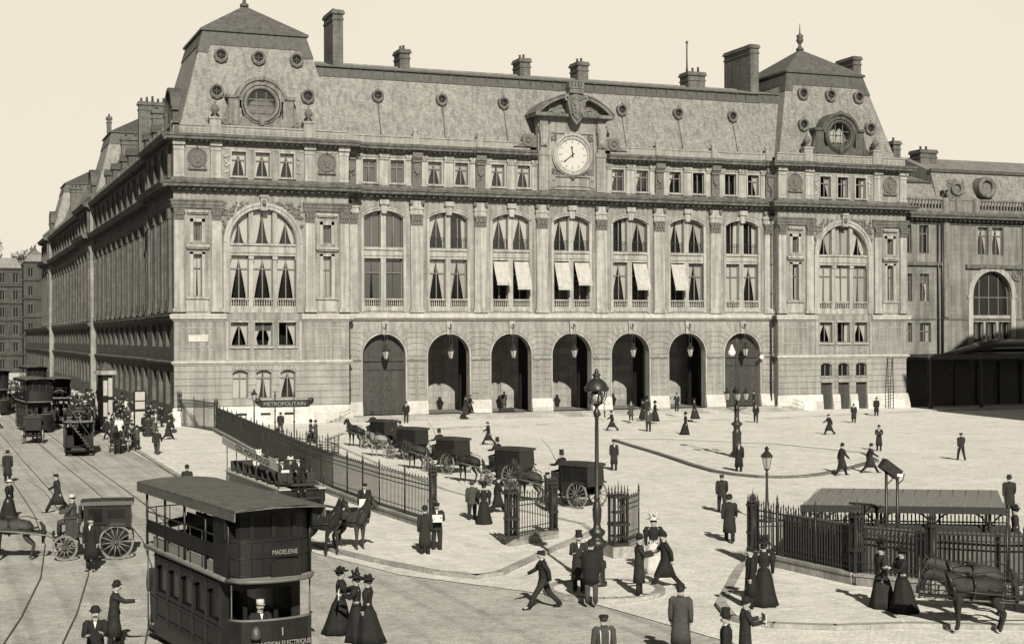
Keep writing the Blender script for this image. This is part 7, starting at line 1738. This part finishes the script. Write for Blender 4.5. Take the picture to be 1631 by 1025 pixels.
ob = tram('omnibus', 'open topped omnibus seen from behind with rear staircase, left street', -10.4, -25.9, 86, 6.2, 2.0, False, False, 'trams and omnibuses in the street', 4, 2.2, stairs=True)
oc = tram('omnibus', 'open topped omnibus full of riders between the kiosk and the roofed tram', -8.3, -6.0, 86, 6.2, 2.0, False, False, 'trams and omnibuses in the street', 4, 2.2, stairs=True)
od = tram('omnibus', 'open omnibus far along the street kerb beyond the kiosk', -8.6, 26.0, 86, 6.2, 2.0, False, False, 'trams and omnibuses in the street', 4, 2.2, stairs=True)
tram('tram', 'distant tram small at the far end of the street', -14, 78, -86, 8, 2.2, True, False, 'trams and omnibuses in the street', 4.6, 2.55)
k = 0
W1 = ['woman in pale hat', 'man in bowler', 'man in top hat', 'woman in black', 'man in straw hat', 'man in cap']
for veh, nm, n in ((ob, 'open topped omnibus seen from behind', 5), (oc, 'omnibus beside the kiosk', 7)):
    for i in range(n):
        u = -1.6 + 3.4 * i / n; v = (.38 if i % 2 else -.38); p = on(veh, u, v); w = W1[k % 6]; k += 1
        of = {0: lady('boater', 'dark', hat_tone='straw'), 1: man(), 2: man('top_hat', 'coat', 'black'), 3: lady('lady_hat', 'black'), 4: man('boater', 'jacket', 'grey', hat_tone='straw'), 5: man('cap', 'coat')}[(k - 1) % 6]
        if of[0][0] == 'skirt': of = [('coat', of[1][1])] + of[1:]
        person(p[0], p[1], 86 + (-90 if v < 0 else 90), 'sit', of, '%s, rider %s on top of the %s' % (w, ['first', 'second', 'third', 'fourth', 'fifth', 'sixth', 'seventh'][i], nm), 2.2 + .45 - .43, 1, 'riders on the open top decks')
# crowd and traffic farther up the street: each one its own figure
rnd = random.Random(5)
spots = [('near the shaded wing', -4.2, 12), ('by the wall of the shaded wing', -2.6, 18), ('walking up the far pavement', -4.6, 30), ('beyond the parked omnibuses', -3.2, 42), ('deep in the street by the wing', -4.4, 55), ('far along the shaded wing', -2.8, 70), ('tiny at the far end of the pavement', -4.0, 92), ('beyond the kiosk at the wall', -1.6, 6.5)]
for i, (d, x, y) in enumerate(spots): person(x, y, rnd.choice([86, -94]), rnd.choice(['walk', 'stand']), man(['bowler', 'cap', 'boater', 'bowler'][i % 4], 'coat', ['dark', 'grey', 'black', 'dark'][i % 4]) if i % 3 else lady('lady_hat', ['light', 'dark', 'black'][i % 3]), ('person in %s ' % ['pale dress', 'coat', 'dark coat', 'black dress', 'grey coat', 'coat', 'long dress', 'overcoat'][i]) + d, .12, 1, 'distant walkers up the street')

names = 'cyan'
DD = ['beside the kiosk', 'by the poster board', 'in the thick of the kerb crowd', 'against the shaded wall', 'close to the iron gate', 'behind the advertising pillar', 'beyond the pillar by the wall', 'at the kerb past the pillar', 'next to the parked omnibus', 'halfway to the second pavilion']
i = 0
for row, (yy, n) in enumerate(((-9, 6), (-3, 7), (3, 6), (9, 6), (17, 6), (27, 5), (40, 5))):
    for q in range(n):
        x = -5.6 + 4.9 * (q + rnd.uniform(.1, .9)) / n; y = yy + rnd.uniform(-2.6, 2.6); h_ = rnd.choice(['bowler', 'cap', 'boater', 'top_hat', 'soft_hat']); tn_ = rnd.choice(['dark', 'black', 'grey', 'dark', 'light']); w_ = rnd.random() < .35
        person(x, y, rnd.uniform(0, 360), rnd.choice(['walk', 'stand', 'rest', 'hold']), lady(rnd.choice(['lady_hat', 'feather_hat']), tn_) if w_ else man(h_, rnd.choice(['coat', 'jacket']), tn_), '%s in %s %s, %s in the pavement crowd %s' % ('woman' if w_ else 'man', {'dark': 'dark', 'black': 'black', 'grey': 'grey', 'light': 'pale'}[tn_], 'dress' if w_ else 'coat', ['first', 'second', 'third', 'fourth', 'fifth', 'sixth', 'seventh'][q], ['before the kiosk', 'around the kiosk', 'beyond the kiosk', 'past the pillar', 'along the wing', 'up the street', 'far away'][row]), .12, rnd.uniform(.93, 1.03), 'crowd on the left pavement')
        i += 1
WH = ['group by the open omnibus', 'gap before the kiosk', 'road beyond the loaded omnibus', 'road beside the far omnibuses', 'road well up the street', 'road left of the tram']
for row, (x0, x1, yy, n) in enumerate(((-7.3, -6.2, -22, 3), (-7.2, -6.2, -10, 5), (-9.8, -6.4, 3, 6), (-9.8, -6.4, 20, 6), (-14, -6.5, 36, 7), (-16.5, -14, 6, 3))):
    for q in range(n):
        h_ = rnd.choice(['bowler', 'cap', 'boater', 'top_hat']); tn_ = rnd.choice(['dark', 'black', 'grey', 'light'])
        person(rnd.uniform(x0, x1), yy + 4.5 * (q - n / 2) / n * 2 + rnd.uniform(-.6, .6), rnd.uniform(0, 360), rnd.choice(['walk', 'stand', 'hold']), man(h_, rnd.choice(['coat', 'jacket']), tn_), 'man in %s coat and %s, %s in the %s' % ({'dark': 'dark', 'black': 'black', 'grey': 'grey', 'light': 'pale'}[tn_], h_.replace('_', ' '), ['first', 'second', 'third', 'fourth', 'fifth', 'sixth', 'seventh'][q], WH[row]), 0, 1, 'men on foot in the street')
tram('omnibus', 'open omnibus between the two roofed trams, up the street', -11.2, 15.5, 86, 6.2, 2.0, False, False, 'trams and omnibuses in the street', 4, 2.2, stairs=True)
tram('omnibus', 'roofed omnibus at the kerb beyond the parked ones', -8.6, 12.5, 86, 6.2, 2.0, True, False, 'trams and omnibuses in the street', 4.2, 2.3)
tram('omnibus', 'open omnibus in the middle of the far street', -11.0, 44, 86, 6.2, 2.0, False, False, 'trams and omnibuses in the street', 4, 2.2, stairs=True)
tram('tram', 'roofed tram at the kerb well up the street', -8.2, 56, -86, 8, 2.2, True, False, 'trams and omnibuses in the street', 4.5, 2.5)
cab(-12.6, -14.5, 84, 'horse cab seen from behind between the tram and the open omnibus', 'horse cabs outside the rank'); horse(-12.3, -11.8, 84, 'stand', 'dark', 'horse hidden before the cab beside the roofed tram')
# open bench omnibus behind the near tram, with letter board, and its pair of horses
om = thing('omnibus', 'open bench omnibus with pale lettered board and number discs behind the near tram', 'omnibus', (-5.35, -64.0, 0), radians(-86))
m = MB(); m.prism([(-4.4, .62), (4.2, .55), (4.5, .8), (4.5, 1.3), (-4.4, 1.42)], FXZ, -1.0, -.94); m.prism([(-4.4, .62), (4.2, .55), (4.5, .8), (4.5, 1.3), (-4.4, 1.42)], FXZ, .94, 1.0); m.box(-4.4, -4.34, -.94, .94, .62, 1.4); m.box(4.4, 4.46, -.94, .94, .6, 1.35); m.box(-4.4, 4.4, -.94, .94, .58, .64); m.build('body', HT['body'], om)
m = MB(); m.prism([(-4.5, 1.42), (4.5, 1.3), (4.5, 1.36), (-4.5, 1.48)], FXZ, -1.04, 1.04); m.build('side_rail', HT['board'], om)
m = MB()
for i in range(8): xx = -3.9 + i * 1.05; m.box(xx, xx + .4, -.9, .9, 1.5, 1.56); m.box(xx - .05, xx, -.9, .9, 1.5, 1.95)
m.build('bench', HT['seat'], om)
m = MB(); n = 12
for i in range(n):
    u0, u1 = -4.9 + 9.2 * i / n, -4.9 + 9.2 * (i + 1) / n; z = lambda u: 2.72 - .62 * ((u + 4.9) / 9.2) ** .8
    for q in (-1.06,): m.face([(u0, q, z(u0)), (u1, q, z(u1)), (u1, q, z(u1) + .34), (u0, q, z(u0) + .34)]); m.face([(u0, q + .05, z(u0)), (u1, q + .05, z(u1)), (u1, q + .05, z(u1) + .34), (u0, q + .05, z(u0) + .34)]); m.face([(u0, q, z(u0) + .34), (u1, q, z(u1) + .34), (u1, q + .05, z(u1) + .34), (u0, q + .05, z(u0) + .34)])
m.build('letter_board', HT['board'], om)
text_on('COL MONTROUGE', .36, (.4, -1.07, 2.53), (pi / 2, radians(3.9), 0), M['ink'], om, 'lettering', .004, 1.8)
m = MB()
for sd in (-1, 1):
    for i in range(6): xx = -4.2 + i * 1.7; m.tube([(xx, sd * 1.0, 1.4), (xx, sd * 1.0, 2.6 - .1 * i)], .025, 5)
m.tube([(-4.6, 1.0, 3.0), (0, 1.0, 2.75), (4.3, 1.0, 2.5)], .04, 6); m.build('post', M['iron'], om)
m = MB()
for xx in (-4.1, 3.9): F = frame(0, 0, 1, 0, 0, -1); m.prism([(xx + .17 * cos(i * pi / 8), 1.12 + .17 * sin(i * pi / 8)) for i in range(16)], F, 1.0, 1.02)
m.build('number_disc', HT['letter'], om)
for xx in (-4.1, 3.9): text_on('4', .26, (xx, -1.025, 1.12), (pi / 2, 0, 0), M['ink'], om, 'lettering', .003)
for xx, r in ((-2.9, .62), (3.0, .5)):
    for sd in (-1, 1): wheel(om, xx, sd * .86, r, 14)
m = MB(); m.box(3.3, 4.9, -.6, .6, 1.5, 1.6); m.box(4.2, 4.3, -.6, .6, 1.6, 2.0); m.box(4.3, 5.0, -.7, .7, .95, 1.0); m.tube([(4.6, 0, .8), (8.6, .1, .95)], .05, 6); m.build('driver_box', HT['seat'], om)
m = MB(); m.box(-5.0, -4.4, -.7, .7, .35, .42); m.tube([(-5.0, -.7, .4), (-5.0, -.7, 1.5), (-4.4, -.7, 1.6)], .03, 5); m.build('rear_step', M['ironl'], om)
for i, (u, v, of, lb) in enumerate(((4.3, -.15, man('cap', 'coat', 'black'), 'driver on the box of the open bench omnibus'), (3.2, .4, lady('feather_hat', 'black'), 'woman in big feathered hat at the front of the bench omnibus'), (2.4, -.3, man('bowler', 'coat', 'dark', extra=[('paper', 'white')]), 'man with newspaper near the front of the bench omnibus'), (1.4, .4, lady('lady_hat', 'dark', hat_tone='light'), 'woman in pale hat in the middle of the bench omnibus'), (-1.6, -.2, lady('feather_hat', 'light', hat_tone='white'), 'woman in white feathered hat towards the back of the bench omnibus'), (.2, -.4, man('bowler', 'coat', 'dark'), 'man in bowler halfway along the bench omnibus'), (-.4, .3, man('cap', 'jacket', 'grey'), 'man in grey cap behind the middle of the bench omnibus'))):
    p = on(om, u, v)
    if of[0][0] == 'skirt': of = [('coat', of[1][1])] + of[1:]
    person(p[0], p[1], -86, 'sit', of, lb, 1.5 - .43 + (.25 if i == 0 else 0), 1, 'riders on the bench omnibus')
horse(-6.75, -78.6, -62, 'trot', 'dark', 'dark horse nearer the big tram, left of the omnibus pair', 1.05, 'omnibus horses'); horse(-5.6, -78.2, -62, 'stand', 'bay', 'right hand horse of the omnibus pair, head over the pavement', 1.05, 'omnibus horses')
# cab at the left edge of the picture
a = radians(171); ox, oy = -13.74 - (-.8 * cos(a) - .72 * sin(a)), -76.8 - (-.8 * sin(a) + .72 * cos(a))
cab(ox, oy, 171, 'horse cab with pale spoked wheels crossing at the left picture edge', 'horse cabs outside the rank'); horse(ox + 2.75 * cos(a), oy + 2.75 * sin(a), 171, 'stand', 'bay', 'horse of the left edge cab, its head cut off by the picture')
person(ox + .72 * cos(a), oy + .72 * sin(a), 171, 'sit', man('soft_hat', 'coat', 'grey', 'dark', hat_tone='light', extra=[('whip', 'shoe')]), 'coachman in pale hat driving the cab at the left picture edge', .86)
a = radians(-100); ox, oy = -7.6, -25.5
cab(ox, oy, -100, 'horse cab facing the viewer at the left kerb', 'horse cabs outside the rank'); horse(ox + 2.75 * cos(a), oy + 2.75 * sin(a), -100, 'stand', 'dark', 'dark horse facing the viewer at the left kerb')
person(ox + .72 * cos(a), oy + .72 * sin(a), -100, 'sit', man('top_hat', 'coat', 'white', 'dark'), 'coachman in white coat on the cab at the left kerb', 1.06)
# flat cart with two horses at lower right
ct = thing('flat_cart', 'low flat cart entering at the lower right picture edge', 'cart', (9.2, -100.2, 0), radians(162)); m = MB(); m.box(-2.2, 1.2, -.8, .8, .75, .85)
for sd in (-1, 1): m.box(-2.2, 1.2, sd * .8 - .03, sd * .8 + .03, .85, 1.1)
m.build('cart_bed', M['wood'], ct)
for xx in (-1.2, .6):
    for sd in (-1, 1): wheel(ct, xx, sd * .9, .5, 12)
m = MB(); m.tube([(1.2, 0, .7), (4.2, 0, .9)], .05, 6); m.box(1.2, 1.3, -.7, .7, .85, .95); m.build('shaft', HT['wheel'], ct)
horse(5.55, -99.0, 162, 'low', 'dark', 'dark horse with bowed head, nearer of the pair at lower right', 1.05, 'cart horses'); horse(6.75, -97.5, 160, 'low', 'bay', 'farther horse of the pair at lower right, beside the low railing', 1.05, 'cart horses')
person(8.9, -99.9, 162, 'sit', man('soft_hat', 'jacket', 'dark', 'dark', hat_tone='straw', extra=[('whip', 'shoe')]), 'driver in straw hat seated on the flat cart at lower right', .42)
# luggage
for i, (x, y, z, w, l) in enumerate(((31.0, 1.6, .6, .9, 'dark trunk beside the man in the third arch'), (32.0, 1.9, .6, .6, 'small black case beside the trunk in the third arch'), (39.7, -1.3, .15, .55, 'black bag on the steps by the man with luggage'))):
    t = thing('suitcase', l, 'luggage', (x, y, z)); m = MB(); m.box(0, w, 0, .35, 0, .35); m.build('case', HT['seat'], t); m = MB(); m.tube([(w * .35, .17, .35), (w * .5, .17, .43), (w * .65, .17, .35)], .015, 5); m.build('handle', HT['leather'], t)
# ================================================================= camera, light, render
cam = bpy.data.cameras.new('camera'); co = bpy.data.objects.new('camera', cam); COL.objects.link(co); SC.camera = co
cam.sensor_fit = 'HORIZONTAL'; cam.sensor_width = 36; cam.lens = 36 * 2356.60 / 1631; cam.shift_y = (535.5 - 512.5) / 1631; cam.clip_end = 4000; cam.clip_start = .5
yaw, roll = .37585, -.00383
fw = Vector((sin(yaw), cos(yaw), 0)); rt = Vector((cos(yaw), -sin(yaw), 0)); up = Vector((0, 0, 1))
r2 = rt * cos(roll) + up * sin(roll); u2 = up * cos(roll) - rt * sin(roll)
Mx = Matrix((r2, u2, -fw)).transposed().to_4x4(); Mx.translation = Vector((-19.88686, -130.52043, 7.8)); co.matrix_world = Mx

SKY_H, SKY_Z = 6.25, .45
EL, AZ = radians(32), radians(78.5)
sd = Vector((cos(AZ) * cos(EL), sin(AZ) * cos(EL), -sin(EL)))      # the way the light travels
sun = bpy.data.lights.new('sun', 'SUN'); sun.energy = 5.0; sun.angle = radians(.5); sun.color = (1, .945, .80)
so = bpy.data.objects.new('sun', sun); COL.objects.link(so); so.rotation_euler = sd.to_track_quat('-Z', 'Y').to_euler(); so.location = (-40, -160, 90)
w = bpy.data.worlds.new('World'); SC.world = w; w.use_nodes = True; nt = w.node_tree; N = nt.nodes; L = nt.links
sky = N.new('ShaderNodeTexSky'); sky.sky_type = 'NISHITA'; sky.sun_disc = False; sky.sun_elevation = EL
sky.sun_rotation = atan2(-sd.x, -sd.y); sky.dust_density = 3.0; sky.air_density = 1.0
# the old plate is blind to blue: the haze-white sky near the horizon prints as cream, thinning towards the zenith
bw = N.new('ShaderNodeRGBToBW'); L.new(sky.outputs[0], bw.inputs[0])
tc = N.new('ShaderNodeTexCoord'); sp = N.new('ShaderNodeSeparateXYZ'); L.new(tc.outputs['Generated'], sp.inputs[0])
rp = N.new('ShaderNodeValToRGB'); L.new(sp.outputs['Z'], rp.inputs['Fac'])
e = rp.color_ramp.elements; e[0].position = 0; e[0].color = (SKY_H, SKY_H, SKY_H, 1); e[1].position = .5; e[1].color = (SKY_Z, SKY_Z, SKY_Z, 1)
q = e.new(.23); q.color = (SKY_H * .98, SKY_H * .98, SKY_H * .98, 1); q = e.new(.3); q.color = (SKY_H * .4, SKY_H * .4, SKY_H * .4, 1)
nz = N.new('ShaderNodeTexNoise'); nz.inputs['Scale'].default_value = 2.2; nz.inputs['Detail'].default_value = 4; L.new(tc.outputs['Generated'], nz.inputs['Vector'])
mr = N.new('ShaderNodeMapRange'); mr.inputs['To Min'].default_value = .95; mr.inputs['To Max'].default_value = 1.04; L.new(nz.outputs['Fac'], mr.inputs['Value'])
m1 = N.new('ShaderNodeMath'); m1.operation = 'MULTIPLY'; L.new(rp.outputs['Color'], m1.inputs[0]); L.new(mr.outputs[0], m1.inputs[1])
m2 = N.new('ShaderNodeMath'); m2.operation = 'MULTIPLY_ADD'; m2.inputs[1].default_value = .06; L.new(bw.outputs[0], m2.inputs[0]); L.new(m1.outputs[0], m2.inputs[2])
tn = N.new('ShaderNodeCombineColor')
for i, k in enumerate((1.0, .925, .755)):
    mm = N.new('ShaderNodeMath'); mm.operation = 'MULTIPLY'; mm.inputs[1].default_value = k; L.new(m2.outputs[0], mm.inputs[0]); L.new(mm.outputs[0], tn.inputs[i])
L.new(tn.outputs[0], N['Background'].inputs['Color']); N['Background'].inputs['Strength'].default_value = .1
SC.view_settings.view_transform = 'Standard'; SC.view_settings.look = 'None'; SC.view_settings.exposure = .46; SC.view_settings.gamma = 1
SC.render.engine = 'CYCLES'; SC.cycles.max_bounces = 5; SC.cycles.transparent_max_bounces = 8; SC.cycles.diffuse_bounces = 3; SC.cycles.glossy_bounces = 2
